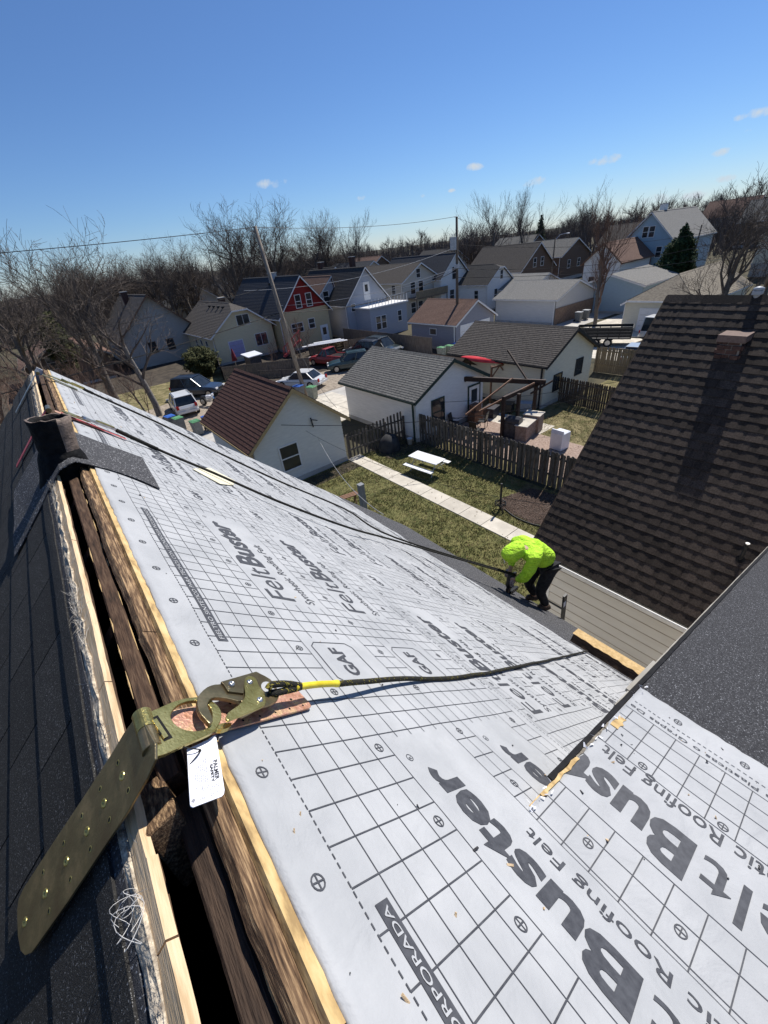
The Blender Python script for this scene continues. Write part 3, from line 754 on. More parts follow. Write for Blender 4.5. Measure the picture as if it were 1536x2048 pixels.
# ================================================================== SAFETY GEAR ON THE RIDGE
A3 = lambda x, y: (260 + x / 3.491, 1300 + y / 3.491)
A2 = lambda x, y: (x / 2.2588, 1200 + y / 2.2588)
def trF(pts, h, conv=A3): return [feltpx(*conv(*p), h) for p in pts]
def smooth_loop(pts, k=3):
    """closed Catmull-Rom through traced points"""
    n = len(pts); out = []
    for i in range(n):
        p0, p1, p2, p3 = (np.array(pts[(i + d) % n], float) for d in (-1, 0, 1, 2))
        for j in range(k):
            t = j / k; out.append(tuple(.5 * ((2 * p1) + (-p0 + p2) * t + (2 * p0 - 5 * p1 + 4 * p2 - p3) * t * t + (-p0 + 3 * p1 - 3 * p2 + p3) * t ** 3)))
    return out
def ell(c, a, b, n=28, rot=0.0):
    return [(c[0] + a * math.cos(t) * math.cos(rot) - b * math.sin(t) * math.sin(rot), c[1] + a * math.cos(t) * math.sin(rot) + b * math.sin(t) * math.cos(rot)) for t in [2 * math.pi * i / n for i in range(n)]]
def hole_disc(mb, fr, u, y, r, h, n=12, mi=0):
    mb.add([fr(u + r * math.cos(2 * math.pi * i / n), y + r * math.sin(2 * math.pi * i / n), h) for i in range(n)], [tuple(range(n))], mi)
anc = thing('roof_anchor', 'hinged olive and pink zinc roof anchor with big ring, nearest the viewer', 'roof anchor', (0.0, .56, 9.2))
# right leaf on the felt
p0, p1 = np.array((-.075, .535)), np.array((.230, .585)); d = (p1 - p0) / np.linalg.norm(p1 - p0); nn = np.array((-d[1], d[0])); W = .034; L = np.linalg.norm(p1 - p0)
def RL(a, b): q = p0 + d * a + nn * b; return (q[0], q[1])
leaf = [RL(0, -W), RL(L - .012, -W), RL(L - .003, -W + .004), RL(L, -W + .013), RL(L, W - .013), RL(L - .003, W - .004), RL(L - .012, W), RL(0, W)]
o = fix_normals(MB().prism(leaf, F, .0105, .0145).build('right_leaf', M['zinc_pink'], anc)); bevel(o, .0007)
hm = MB()
for a in (.085, .125, .165, .205, .245, .285):
    for b in (-W + .011, W - .011): hole_disc(hm, F, *RL(a, b), .0026, .01485)
for a in (.105, .187, .268): hole_disc(hm, F, *RL(a, 0), .0032, .01485)
hm.build('screw_holes', M['hole_dark'], anc)
for a in (.132,):
    c = RL(a, .004); q = Vector(F(c[0], c[1], .0145)); ax = (Vector(F(0, 0, 1)) - Vector(F(0, 0, 0)))
    mt = ax.to_track_quat('Z', 'Y').to_matrix()
    MB().lathe(q, [(.0001, .001), (.003, .001), (.0035, .003), (.0062, .003), (.0072, .0018), (.0075, 0)], 16, 0, mt).build('screw', M['zinc_olive'], anc, smooth=True)
# left leaf lying on the shingles
tr = [(560, 600), (600, 545), (640, 540), (700, 650), (700, 720), (660, 810), (570, 965), (440, 1160), (300, 1370), (180, 1540), (140, 1595), (112, 1606), (92, 1585), (80, 1520), (76, 1400), (84, 1350), (104, 1305), (240, 1095), (400, 855), (500, 700), (530, 650)]
hl = .024
pl = [leftpx(*A2(*p), hl) for p in tr]
o = fix_normals(MB().prism(pl, Lf, hl - .004, hl).build('left_leaf', M['zinc_brown'], anc)); bevel(o, .0007)
hm = MB(); sm = MB()
axl = (Vector(Lf(0, 0, 1)) - Vector(Lf(0, 0, 0))); ml_ = axl.to_track_quat('Z', 'Y').to_matrix()
for p in [(533, 735), (453, 853), (370, 975), (288, 1100), (195, 1230), (580, 860), (495, 993), (408, 1125), (318, 1262), (222, 1405)]:
    hole_disc(hm, Lf, *leftpx(*A2(*p), hl), .0030, hl + .0006)
    gm_ = MB(); gm_.lathe(Vector(Lf(*leftpx(*A2(*p), hl), hl)), [(.0031, .0007), (.0040, .0009), (.0044, .0002)], 12, 0, ml_); gm_.build('hole_rim', M['zinc_olive'], anc, smooth=True)
hm.build('screw_holes', M['hole_dark'], anc)
for p in [(552, 795), (470, 918), (393, 1045), (300, 1180), (205, 1325), (113, 1455)]:
    c = leftpx(*A2(*p), hl); q = Vector(Lf(c[0], c[1], hl))
    MB().lathe(q, [(.0001, .0002), (.0026, .0002), (.003, .0016), (.0058, .0018), (.0066, .0008), (.0068, -.0004)], 14, 0, ml_).build('screw', M['zinc_olive'], anc, smooth=True)
# hinge knuckles along the ridge and ring plate
hc = Vector(F(-.100, 0, .033)); hx_, hz_ = .006, 9.232
MB().tube([(hx_, .556, hz_), (hx_, .5555, hz_), (hx_, .520, hz_), (hx_, .5195, hz_)], [.0125, .0135, .0135, .0125], 24).build('hinge_knuckle', M['zinc_olive'], anc, smooth=False)
MB().tube([(hx_, .5185, hz_), (hx_, .518, hz_), (hx_, .483, hz_), (hx_, .4825, hz_)], [.0125, .0135, .0135, .0125], 24).build('hinge_knuckle', M['zinc_brown'], anc)
MB().tube([(hx_, .559, hz_), (hx_, .479, hz_)], .0075, 16).build('hinge_pin', M['steel'], anc)
out = smooth_loop([(110, 458), (210, 400), (330, 350), (430, 330), (500, 328), (560, 345), (615, 390), (640, 440), (632, 500), (590, 560), (520, 600), (400, 650), (265, 715), (190, 742), (150, 720), (158, 695), (240, 655), (190, 560)], 3)
inn = smooth_loop([(300, 420), (325, 392), (360, 370), (400, 356), (440, 350), (480, 352), (520, 362), (550, 385), (572, 420), (578, 465), (565, 510), (530, 548), (480, 562), (430, 564), (375, 552), (325, 525), (295, 490), (285, 455)], 3)
H1 = .034
o_, i_ = trF(out, H1), trF(inn, H1)
c_ = np.mean(np.array(i_), 0); ang = lambda q: math.atan2(q[1] - c_[1], q[0] - c_[0])
def resample(poly, n=72):
    P = np.array(poly + [poly[0]]); A = np.unwrap([ang(q) for q in P]);
    if A[-1] < A[0]: P = P[::-1]; A = np.unwrap([ang(q) for q in P])
    order = np.argsort(A); A, P = A[order], P[order]
    ts = np.linspace(A[0], A[0] + 2 * math.pi, n, endpoint=False); AA = np.concatenate([A, A[1:] + 2 * math.pi]); PP = np.concatenate([P, P[1:]])
    base = math.ceil((A[0] - 0) / (2 * math.pi / n)) * (2 * math.pi / n)
    ts = base + np.arange(n) * (2 * math.pi / n)
    r = [(float(np.interp(t, AA, PP[:, 0])), float(np.interp(t, AA, PP[:, 1]))) for t in ts]; s = int(round(base / (2 * math.pi / n))) % n
    return r[-s:] + r[:-s] if s else r
o = fix_normals(MB().ring(resample(o_), resample(i_), F, H1 - .007, H1).build('ring_plate', M['zinc_olive'], anc)); bevel(o, .0012)
sl = trF([(136, 482), (192, 456), (298, 612), (236, 640)], H1)
MB().add([F(a, b, H1 + .0004) for a, b in sl], [(0, 1, 2, 3)]).build('hinge_slot', M['hole_dark'], anc)
sl2 = trF([(150, 500), (180, 488), (262, 612), (232, 628)], H1)
fix_normals(MB().prism(sl2, F, H1 + .0005, H1 + .003).build('hinge_tongue', M['zinc_olive'], anc))

# snap hook of the lifeline
hk = thing('snap_hook', 'double-plate steel snap hook clipped through the anchor ring', 'snap hook', F(.10, .58, .05))
H2 = .046
body = smooth_loop([(478, 330), (500, 285), (545, 245), (600, 226), (650, 222), (760, 180), (880, 143), (915, 152), (985, 190), (1022, 235), (1046, 285), (1040, 330), (990, 360), (940, 372), (880, 400), (800, 440), (775, 420), (800, 350), (760, 342), (680, 322), (600, 315), (565, 335), (550, 372), (575, 430), (588, 480), (565, 497), (530, 462), (490, 412)], 2)
fb = trF(body, H2); o = fix_normals(MB().prism(fb, F, H2 - .012, H2 - .004).build('hook_body', M['zinc_brown'], hk)); bevel(o, .0012)
lev = smooth_loop([(812, 185), (850, 178), (885, 200), (905, 250), (942, 300), (950, 360), (930, 390), (850, 425), (720, 478), (690, 488), (672, 470), (690, 430), (760, 380), (798, 335), (808, 290), (800, 240)], 2)
o = fix_normals(MB().prism(trF(lev, H2 + .004), F, H2 - .001, H2 + .003).build('locking_lever', M['zinc_olive'], hk)); bevel(o, .001)
tp = [(640, 212), (884, 142), (902, 150), (896, 205), (850, 225), (800, 240), (800, 292), (690, 278), (660, 232)]
o = fix_normals(MB().prism(trF(tp, H2 + .003), F, H2 - .004, H2 + .0005).build('cheek_plate', M['zinc_brown'], hk)); bevel(o, .0008)
kp = smooth_loop([(610, 530), (640, 500), (690, 492), (718, 500), (700, 525), (650, 540)], 2)
fix_normals(MB().prism(trF(kp, H2 - .01), F, H2 - .022, H2 - .014).build('gate_keeper', M['zinc_olive'], hk))
mf = (Vector(F(0, 0, 1)) - Vector(F(0, 0, 0))).to_track_quat('Z', 'Y').to_matrix()
for p in [(713, 232), (838, 222), (909, 345)]:
    c = trF([p], H2 + .004)[0]; q = Vector(F(c[0], c[1], H2 + .002))
    MB().lathe(q, [(.0001, .0022), (.0024, .0022), (.0026, .0038), (.0052, .0034), (.0062, .002), (.0064, -.002)], 18, 0, mf).build('rivet', M['steel'], hk, smooth=True)
eye = trF(ell((962, 258), 48, 36, 24, .5), H2 - .003)
eb = MB(); eb.add([F(a, b, H2 - .0035) for a, b in eye], [tuple(range(24))]); eb.build('rope_eye', M['felt'], hk)

# the near lifeline: eye splice, yellow sleeve and black rope running to the eave
rope = thing('lifeline_rope', 'black kernmantle lifeline with yellow sleeve running from the near anchor to the eave', 'rope', F(.2, .59, .04))
def FP(px, py, h): a = feltpx(px, py, h); return Vector(F(a[0], a[1], h))
loop = [FP(*A3(965, 270), .055), FP(*A3(985, 245), .060), FP(*A3(1060, 236), .060), FP(*A3(1130, 240), .056), FP(*A3(1190, 250), .052)]
loop2 = [FP(*A3(965, 300), .042), FP(*A3(1010, 300), .046), FP(*A3(1080, 285), .048), FP(*A3(1140, 272), .048), FP(*A3(1190, 258), .050)]
def spl(pts, k=6):
    out = []; n = len(pts)
    for i in range(n - 1):
        p0, p1, p2, p3 = pts[max(i - 1, 0)], pts[i], pts[i + 1], pts[min(i + 2, n - 1)]
        for j in range(k):
            t = j / k; out.append(.5 * ((2 * p1) + (-p0 + p2) * t + (2 * p0 - 5 * p1 + 4 * p2 - p3) * t * t + (-p0 + 3 * p1 - 3 * p2 + p3) * t ** 3))
    out.append(pts[-1]); return out
MB().tube(spl(loop), .0068, 12).build('eye_splice', M['rope_black'], rope, smooth=True)
MB().tube(spl(loop2), .0070, 12).build('eye_splice', M['rope_black'], rope, smooth=True)
fm = MB(); r = random.Random(2)
def flecks(mb, path, rad, n, r):
    for _ in range(n):
        i = r.randrange(len(path) - 1); p = path[i].lerp(path[i + 1], r.random()); d = (path[i + 1] - path[i]).normalized()
        a = d.orthogonal().normalized(); t = r.uniform(0, 2 * math.pi); nrm = (a * math.cos(t) + d.cross(a) * math.sin(t)); s_ = d * .0022 + d.cross(nrm) * .0013; w = d.cross(nrm) * .0007
        q = p + nrm * (rad + .0002); mb.add([q - s_ - w, q - s_ + w, q + s_ + w, q + s_ - w], [(0, 1, 2, 3)])
flecks(fm, spl(loop), .0069, 70, r); flecks(fm, spl(loop2), .0071, 80, r)
slv = [FP(*A3(1150, 262), .050), FP(*A3(1240, 248), .048), FP(*A3(1340, 238), .046), FP(*A3(1450, 234), .044)]
MB().tube(spl(slv), [.0085, .0082] + [.0074] * 15 + [.0086, .0086], 14).build('yellow_sleeve', M['sleeve_yellow'], rope, smooth=True)
pth = [slv[-1]] + [FP(*p) for p in ((740, 1362, .034), (800, 1358, .024), (870, 1357, .016), (925, 1353, .0155), (978, 1345, .0155), (1030, 1334, .0165), (1075, 1325, .0165), (1120, 1315, .0175), (1174, 1302, .02))]
pth = [Vector((p.x, p.y + .004 * mnoise.noise(p * 6), p.z)) for p in spl(pth, 10)]
MB().tube(pth, .0072, 12).build('rope_line', M['rope_black'], rope, smooth=True)
flecks(fm, pth[:60], .0074, 420, r)
fm.build('yellow_flecks', M['rope_fleck'], rope, kind='stuff')

# inspection tag hanging on a wire from the hinge
tg = thing('inspection_tag', 'white plastic tag lettered PALMER wired to the near anchor', 'tag', F(-.03, .5, .01))
ht = .018
tp = [(398, 690), (470, 660), (545, 625), (590, 592), (600, 596), (628, 770), (660, 975), (656, 1005), (640, 1022), (540, 1060), (440, 1098), (425, 1090), (420, 1075), (408, 880)]
o = fix_normals(MB().prism(trF(tp, ht), F, ht - .0012, ht).build('tag_plate', M['tag_white'], tg))
def tagpt(s, t, h=.0004):
    """s down the long side 0..1, t across 0..1 from the left"""
    a = (398 + (420 - 398) * s, 690 + (1085 - 690) * s); b = (597 + (658 - 597) * s, 594 + (1000 - 594) * s)
    c = A3(a[0] + (b[0] - a[0]) * t, a[1] + (b[1] - a[1]) * t); u = feltpx(*c, ht); return F(u[0], u[1], ht + h)
tm = MB()
def tag_text(s, s0, s1, t_base, hgt, **kw):
    vs, fs, x0, x1 = text_geo(s, **kw); k = len(tm.V)
    for x, y in vs: tm.V.append(tagpt(s0 + (x - x0) / (x1 - x0) * (s1 - s0), t_base + y / .7 * hgt))
    for f in fs: tm.F.append(tuple(k + i for i in f)); tm.I.append(0)
tag_text('PALMER', .40, .735, .80, .13, offset=.03)
tag_text('SAFETY', .44, .75, .69, .08, offset=.05)
tm.build('tag_lettering', M['ink'], tg)
tm = MB(); r = random.Random(5)
for k, t in enumerate((.56, .50, .44, .38, .32, .26, .20)):
    s = .30 + .02 * k
    while s < .78 - .03 * (k % 3):
        e = s + r.uniform(.012, .05); tm.add([tagpt(s, t), tagpt(s, t + .022), tagpt(e, t + .022), tagpt(e, t)], [(0, 1, 2, 3)]); s = e + .012
for t in (.62, .68, .74, .80, .86):
    s = .80
    while s < .95: e = s + r.uniform(.012, .03); tm.add([tagpt(s, t), tagpt(s, t + .02), tagpt(e, t + .02), tagpt(e, t)], [(0, 1, 2, 3)]); s = e + .01
for (a, b, c, d_) in ((.80, .30, .97, .31), (.80, .55, .97, .56), (.80, .30, .806, .56), (.965, .30, .97, .56)):
    tm.add([tagpt(a, b), tagpt(c, b), tagpt(c, d_), tagpt(a, d_)], [(0, 1, 2, 3)])
for t in (.35, .41, .47):
    s = .82
    while s < .94: e = s + r.uniform(.012, .03); tm.add([tagpt(s, t), tagpt(s, t + .02), tagpt(e, t + .02), tagpt(e, t)], [(0, 1, 2, 3)]); s = e + .01
tm.add([tagpt(.90, .10), tagpt(.94, .17), tagpt(.98, .10), tagpt(.94, .03)], [(0, 1, 2, 3)])
tm.build('fine_print', M['ink_grey'], tg)
q = tagpt(.14, .42, .0006); MB().add([tagpt(.14 + .03 * math.cos(2 * math.pi * i / 12), .42 + .055 * math.sin(2 * math.pi * i / 12), .0006) for i in range(12)], [tuple(range(12))]).build('eyelet', M['hole_dark'], tg)
MB().tube(spl([FP(*A3(200, 560), .040), FP(*A3(262, 640), .030), FP(*A3(350, 672), .030), FP(*A3(450, 690), .026), Vector(tagpt(.14, .42, .002)), FP(*A3(470, 735), .022), FP(*A3(400, 820), .016)]), .0009, 6).build('tag_wire', M['black_iron'], tg)

# vent stack with tarred collar, in its granulated flashing sheet
pipe = thing('vent_stack', 'short tar-covered cast vent stack standing on the ridge', 'vent pipe', Lf(.10, 2.35, 0))
def pipe_pt(): pass
cb = Vector(hit(128, 925, z=9.165)); ct_ = Vector(hit(93, 842, y=cb.y + .02))
axp = (ct_ - cb).normalized(); ct_ = cb + Vector((.030, .01, .190)); axp = (ct_ - cb).normalized()
Lp = (ct_ - cb).length; r = random.Random(1); mb = MB(); n = 28; mq = axp.to_track_quat('Z', 'Y').to_matrix()
prof = [(.080, -.06), (.078, 0), (.072, .02), (.070, .06), (.072, .5 * Lp), (.074, .85 * Lp), (.080, Lp), (.070, Lp), (.063, .8 * Lp), (.062, 0)]
for i, (rr, z) in enumerate(prof):
    for j in range(n):
        t = 2 * math.pi * j / n; a = rr * (1 + .05 * mnoise.noise(Vector((math.cos(t) * 1.3, math.sin(t) * 1.3, z * 9))));
        zz = z + (.008 * mnoise.noise(Vector((math.cos(t) * 2.6, math.sin(t) * 2.6, 5))) if i >= 6 and i < 8 else 0)
        mb.V.append(tuple(cb + mq @ Vector((a * math.cos(t), a * math.sin(t), zz))))
for i in range(len(prof) - 1):
    for j in range(n):
        j2 = (j + 1) % n; mb.F.append((i * n + j, i * n + j2, (i + 1) * n + j2, (i + 1) * n + j))
        t = 2 * math.pi * (j + .5) / n; nd = mq @ Vector((math.cos(t), math.sin(t), 0))
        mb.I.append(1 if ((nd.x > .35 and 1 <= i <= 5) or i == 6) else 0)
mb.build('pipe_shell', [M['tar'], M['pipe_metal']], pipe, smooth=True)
mb = MB(); mb.lathe(cb, [(.073, .055), (.084, .03), (.096, -.03), (.112, -.09)], 28, 0, mq)
k0 = [Vector(v) for v in mb.V]; mb.V = [tuple(v + Vector((1, 1, .5)) * .008 * mnoise.noise(v * 22)) for v in k0]
mb.build('tar_collar', M['tar'], pipe, smooth=True)
# the flashing sheet folds over the ridge on both slopes
fl = thing('flashing_sheet', 'dark granulated membrane patch folded over the ridge round the vent stack', 'flashing', (0, 2.3, 9.2))
mb = MB(); nu, ny = 26, 22
def flash_pt(s, t):
    # s: -1 left edge .. 0 ridge .. 1 right edge ; t: 0 near edge .. 1 far edge
    if s >= 0:
        u = -.107 + .385 * s + .04 * s * (t - .5); y = (2.00 + .075 * math.sin(s * 3)) * (1 - t) + (2.62 - .03 * s) * t - .06 * s * (1 - t) * 0
        rr = .0165 + .003 * mnoise.noise(Vector((u * 6, y * 6, 2)))
        x, _, z = F(u, y, rr + max(0, .02 * (1 - s * 6)) * 0)
        return (x, y, z)
    v = -.40 * s; y = 1.93 + .07 * (1 + s) + t * .75
    return Lf(v, y, .020 + .006 * mnoise.noise(Vector((v * 8, y * 5, 7))) - .01 * (1 + s))
for i in range(nu + 1):
    for j in range(ny + 1):
        s = -1 + 2 * i / nu; p = flash_pt(s, j / ny)
        mb.V.append((p[0], p[1], min(p[2], ZP - .004 - .010 * (1 - abs(s)) * 0)))
top = len(mb.V)
for i in range(nu):
    for j in range(ny): a = i * (ny + 1) + j; mb.F.append((a, a + ny + 1, a + ny + 2, a + 1)); mb.I.append(0)
o = mb.build('membrane_patch', M['granule2'], fl); sm_ = o.modifiers.new('thick', 'SOLIDIFY'); sm_.thickness = .004; sm_.offset = -1
sc = thing('felt_scrap', 'cream offcut of backing film lying loose on the felt', 'offcut', F(.9, 3.0, .02))
a = [feltpx(*p, .012) for p in ((385, 938), (420, 936), (470, 962), (466, 971), (440, 968))]
fix_normals(MB().prism(a, F, .010, .014).build('film', mat('cream', (.62, .58, .42), (.72, .68, .52)), sc))

# far anchors with their lifelines
def far_anchor(y, label, mstrapL, mleaf, rope_px, end, ropelabel, spl_len, vl=.36, red=False):
    t = thing('roof_anchor', label, 'roof anchor', (0, y, 9.2), 0)
    fix_normals(MB().prism([(.0, y - .03), (vl, y - .035), (vl, y + .02), (0, y + .035)], Lf, .020, .024).build('left_leaf', mstrapL, t))
    fix_normals(MB().prism([(-.09, y - .02), (.16, y - .03), (.16, y + .03), (-.09, y + .035)], F, .013, .017).build('right_leaf', mleaf, t))
    MB().tube([(0, y - .05, 9.225), (0, y + .05, 9.225)], .014, 14).build('hinge_knuckle', M['zinc_brown'], t)
    cu = .01
    o = ell((cu, y), .075, .035, 24); i = ell((cu + .025, y), .030, .022, 24)
    fix_normals(MB().ring(o, i, F, .030, .036).build('ring_plate', M['zinc_olive'], t))
    hk = thing('snap_hook', 'steel snap hook on ' + ropelabel, 'snap hook', F(.12, y, .04))
    e = smooth_loop([(.03, y - .01), (.05, y - .03), (.13, y - .032), (.22, y - .012), (.23, y + .008), (.15, y + .02), (.12, y), (.07, y - .012), (.045, y + .006)], 3)
    fix_normals(MB().prism(e, F, .038, .052).build('hook_body', M['zinc_olive'] if not red else M['steel'], hk))
    fix_normals(MB().prism(smooth_loop([(.10, y - .02), (.19, y - .016), (.2, y + .004), (.13, y + .012)], 3), F, .053, .058).build('locking_lever', M['zinc_olive'], hk))
    rp = thing('lifeline_rope', 'black lifeline, ' + ropelabel, 'rope', F(.3, y, .03))
    pts = [Vector(F(.20, y, .045)), Vector(F(.27, y - .01, .04))] + [FP(*p, .020 + .014 * i) for i, p in enumerate(rope_px)]; pts.append(Vector(end))
    pts = spl(pts, 6)
    MB().tube(pts, .0095, 8).build('rope_line', M['rope_black'], rp, smooth=True)
    q = pts[3:3 + spl_len]; MB().tube(q, .0125, 10).build('eye_splice', M['rope_black'], rp, smooth=True)
    if red:
        for dy, w in ((-.015, .012), (.018, .009)):
            fix_normals(MB().prism([(-.06, y + dy - w), (.28, y + dy - w - .03), (.28, y + dy + w - .03), (-.06, y + dy + w)], F, .018, .0195).build('web_strap', M['red_strap'], t))
    return t
HAND = (3.72, 2.30, 5.99)
far_anchor(3.02, 'red leafed roof anchor just beyond the vent stack', M['red_strap'], M['zinc_pink'], [(330, 905), (430, 947), (560, 1004), (700, 1056), (800, 1084)], HAND, 'the lifeline from the red anchor to the worker', 9, red=True)
far_anchor(4.55, 'grey roof anchor at the far end of the ridge', M['steel'], M['zinc_olive'], [(330, 852), (430, 902), (560, 963), (690, 1018), (790, 1075)], (HAND[0], HAND[1] + .02, HAND[2] + .02), 'the uppermost lifeline, from the far end of the ridge', 4)

# pale frayed cord left curled on the shingles below the anchor
fc = thing('frayed_cord', 'pale frayed plastic threads curled on the shingles near the left leaf of the anchor', 'threads', Lf(.12, .38, .02))
r = random.Random(14); mb = MB(); c0 = leftpx(255, 1835, .02)
for k in range(7):
    a0 = r.uniform(0, 6.28); rx_, ry_ = r.uniform(.010, .030), r.uniform(.012, .040); n_ = 12; cu, cy_ = c0[0] + r.uniform(-.012, .012), c0[1] + r.uniform(-.015, .015); fr_ = r.uniform(.4, .9)
    rx_ *= .75; ry_ *= .75
    mb.tube([Lf(cu + rx_ * math.cos(a0 + 6.28 * fr_ * i / n_), cy_ + ry_ * math.sin(a0 + 6.28 * fr_ * i / n_), .018 + .012 * math.sin(i * .6 + k)) for i in range(n_)], .0004, 4, caps=False)
mb.build('thread_loops', mat('thread_white', (.42, .41, .39), (.60, .59, .57), rough=.6), fc, kind='stuff')

# ================================================================== THE ROOFER AT THE EAVE
def skin(name, pts, edges, m, parent, sub=2, root=0):
    me = bpy.data.meshes.new(name); me.from_pydata([p[:3] for p in pts], edges, []); o = bpy.data.objects.new(name, me); COL.objects.link(o)
    bm = bmesh.new(); bm.from_mesh(me); lay = bm.verts.layers.skin.verify()
    for i, v in enumerate(bm.verts):
        rr = pts[i][3]; v[lay].radius = (rr if not hasattr(rr, '__len__') else rr[0], rr if not hasattr(rr, '__len__') else rr[1]); v[lay].use_root = (i == root)
    bm.to_mesh(me); bm.free()
    sk = o.modifiers.new('skin', 'SKIN'); sk.use_smooth_shade = True; s = o.modifiers.new('sub', 'SUBSURF'); s.levels = sub; s.render_levels = sub
    dg = bpy.context.evaluated_depsgraph_get(); dg.update(); ev = bpy.data.meshes.new_from_object(o.evaluated_get(dg))
    bpy.data.objects.remove(o); off = wloc(parent)
    ev.name = name
    for v in ev.vertices: v.co = v.co - off
    for p in ev.polygons: p.use_smooth = True
    ev.materials.clear(); ev.materials.append(m)
    q = bpy.data.objects.new(name, ev); COL.objects.link(q); q.parent = parent; return q
PX, PY, PZ = 4.20, 2.20, 5.13
man = thing('person', 'roofer in lime green hooded sweatshirt bending over the eave with a nail gun', 'person', (PX, PY, PZ))
fx = Vector((-.95, .31, 0)).normalized(); fy = Vector((fx.y, -fx.x, 0))          # forward, towards the camera side
def W3(f, s, z): v = Vector((PX, PY, PZ)) + fx * f + fy * s; return (v.x, v.y, v.z + z * .90)
J = dict(hip=(-.03, 0, .93), waist=(.05, 0, 1.10), chest=(.22, 0, 1.28), neck=(.43, 0, 1.37), head=(.56, 0, 1.33), htop=(.64, 0, 1.27),
         hN=(-.03, .10, .90), kN=(.13, .12, .50), aN=(-.02, .12, .10), tN=(.13, .13, .12),
         hF=(-.03, -.10, .90), kF=(.11, -.11, .50), aF=(-.04, -.11, .08), tF=(.11, -.12, .10),
         sN=(.32, .19, 1.32), eN=(.30, .27, 1.05), wN=(.46, .11, .93), pN=(.51, .06, .90),
         sF=(.34, -.18, 1.32), eF=(.46, -.21, 1.07), wF=(.52, -.08, .92), pF=(.54, -.02, .88))
def jp(k, r): return (*W3(*J[k]), r)
names = ['hip', 'waist', 'chest', 'neck', 'head', 'htop', 'hN', 'kN', 'aN', 'tN', 'hF', 'kF', 'aF', 'tF', 'sN', 'eN', 'wN', 'pN', 'sF', 'eF', 'wF', 'pF']
rad = dict(hip=.12, waist=.11, chest=.13, neck=.05, head=.07, htop=.055, hN=.08, kN=.055, aN=.04, tN=.032, hF=.08, kF=.055, aF=.04, tF=.032, sN=.055, eN=.04, wN=.028, pN=.032, sF=.055, eF=.04, wF=.028, pF=.032)
E_ = [('hip', 'waist'), ('waist', 'chest'), ('chest', 'neck'), ('neck', 'head'), ('head', 'htop'), ('hip', 'hN'), ('hN', 'kN'), ('kN', 'aN'), ('aN', 'tN'), ('hip', 'hF'), ('hF', 'kF'), ('kF', 'aF'), ('aF', 'tF'),
      ('chest', 'sN'), ('sN', 'eN'), ('eN', 'wN'), ('wN', 'pN'), ('chest', 'sF'), ('sF', 'eF'), ('eF', 'wF'), ('wF', 'pF')]
skin('body', [jp(n, rad[n]) for n in names], [(names.index(a), names.index(b)) for a, b in E_], M['skin'], man)
def sub_skin(name, ns, es, rr, m, extra=None):
    pts = [(*W3(*(J[n] if n in J else extra[n])), rr[n]) for n in ns]; return skin(name, pts, [(ns.index(a), ns.index(b)) for a, b in es], m, man)
hood_n = ['hip2', 'waist', 'chest', 'upper', 'sN', 'eN', 'fN', 'wN2', 'sF', 'eF', 'fF', 'wF2']
ex = dict(hip2=(-.06, 0, .98), upper=(.33, 0, 1.34), fN=(.39, .19, .985), wN2=(.445, .12, .94), fF=(.50, -.15, .985), wF2=(.515, -.09, .93))
hd = sub_skin('hooded_sweatshirt', hood_n, [('hip2', 'waist'), ('waist', 'chest'), ('chest', 'upper'), ('upper', 'sN'), ('sN', 'eN'), ('eN', 'fN'), ('fN', 'wN2'), ('upper', 'sF'), ('sF', 'eF'), ('eF', 'fF'), ('fF', 'wF2')],
              dict(hip2=.155, waist=.165, chest=.175, upper=.14, sN=.095, eN=.072, fN=.062, wN2=.045, sF=.095, eF=.072, fF=.062, wF2=.045), M['hivis'], ex)
hh = sub_skin('hood', ['c0', 'c1', 'c2', 'c3'], [('c0', 'c1'), ('c1', 'c2'), ('c2', 'c3')], dict(c0=.10, c1=.125, c2=.135, c3=.10), M['hivis'], dict(c0=(.37, 0, 1.39), c1=(.46, 0, 1.41), c2=(.57, 0, 1.36), c3=(.65, 0, 1.27)))
def crumple(o, amp, sc, seed):
    for v in o.data.vertices:
        q = v.co * sc + Vector((seed, 0, 0)); nn = mnoise.noise(q); v.co += v.normal * (amp * nn * 1.4 + amp * .3 * mnoise.noise(q * 2.3))
for o_, a_ in ((hd, .011), (hh, .007)):
    s_ = bmesh.new(); s_.from_mesh(o_.data); bmesh.ops.subdivide_edges(s_, edges=s_.edges, cuts=1, use_grid_fill=True, smooth=.5); s_.to_mesh(o_.data); s_.free()
    for p in o_.data.polygons: p.use_smooth = True
    crumple(o_, a_, 9, a_ * 100)
sub_skin('trousers', ['hipc', 'hN', 'kN', 'aN2', 'hF', 'kF', 'aF2'], [('hipc', 'hN'), ('hN', 'kN'), ('kN', 'aN2'), ('hipc', 'hF'), ('hF', 'kF'), ('kF', 'aF2')],
         dict(hipc=.12, hN=.105, kN=.078, aN2=.058, hF=.105, kF=.078, aF2=.058), M['pants'], dict(hipc=(-.02, 0, .96), aN2=(-.02, .12, .16), aF2=(-.04, -.11, .14)))
for a, b, s_ in (('aN', 'tN', 'N'), ('aF', 'tF', 'F')):
    x = J[a]; skin('boot', [(*W3(x[0] - .06, x[1], .03), .045), (*W3(x[0] + .01, x[1], .06), .052), (*W3(x[0] + .09, x[1], .125), .048), (*W3(x[0] + .15, x[1], .17), .036), (*W3(x[0] - .01, x[1], .17), .052)], [(0, 1), (1, 2), (2, 3), (1, 4)], M['boot'], man)
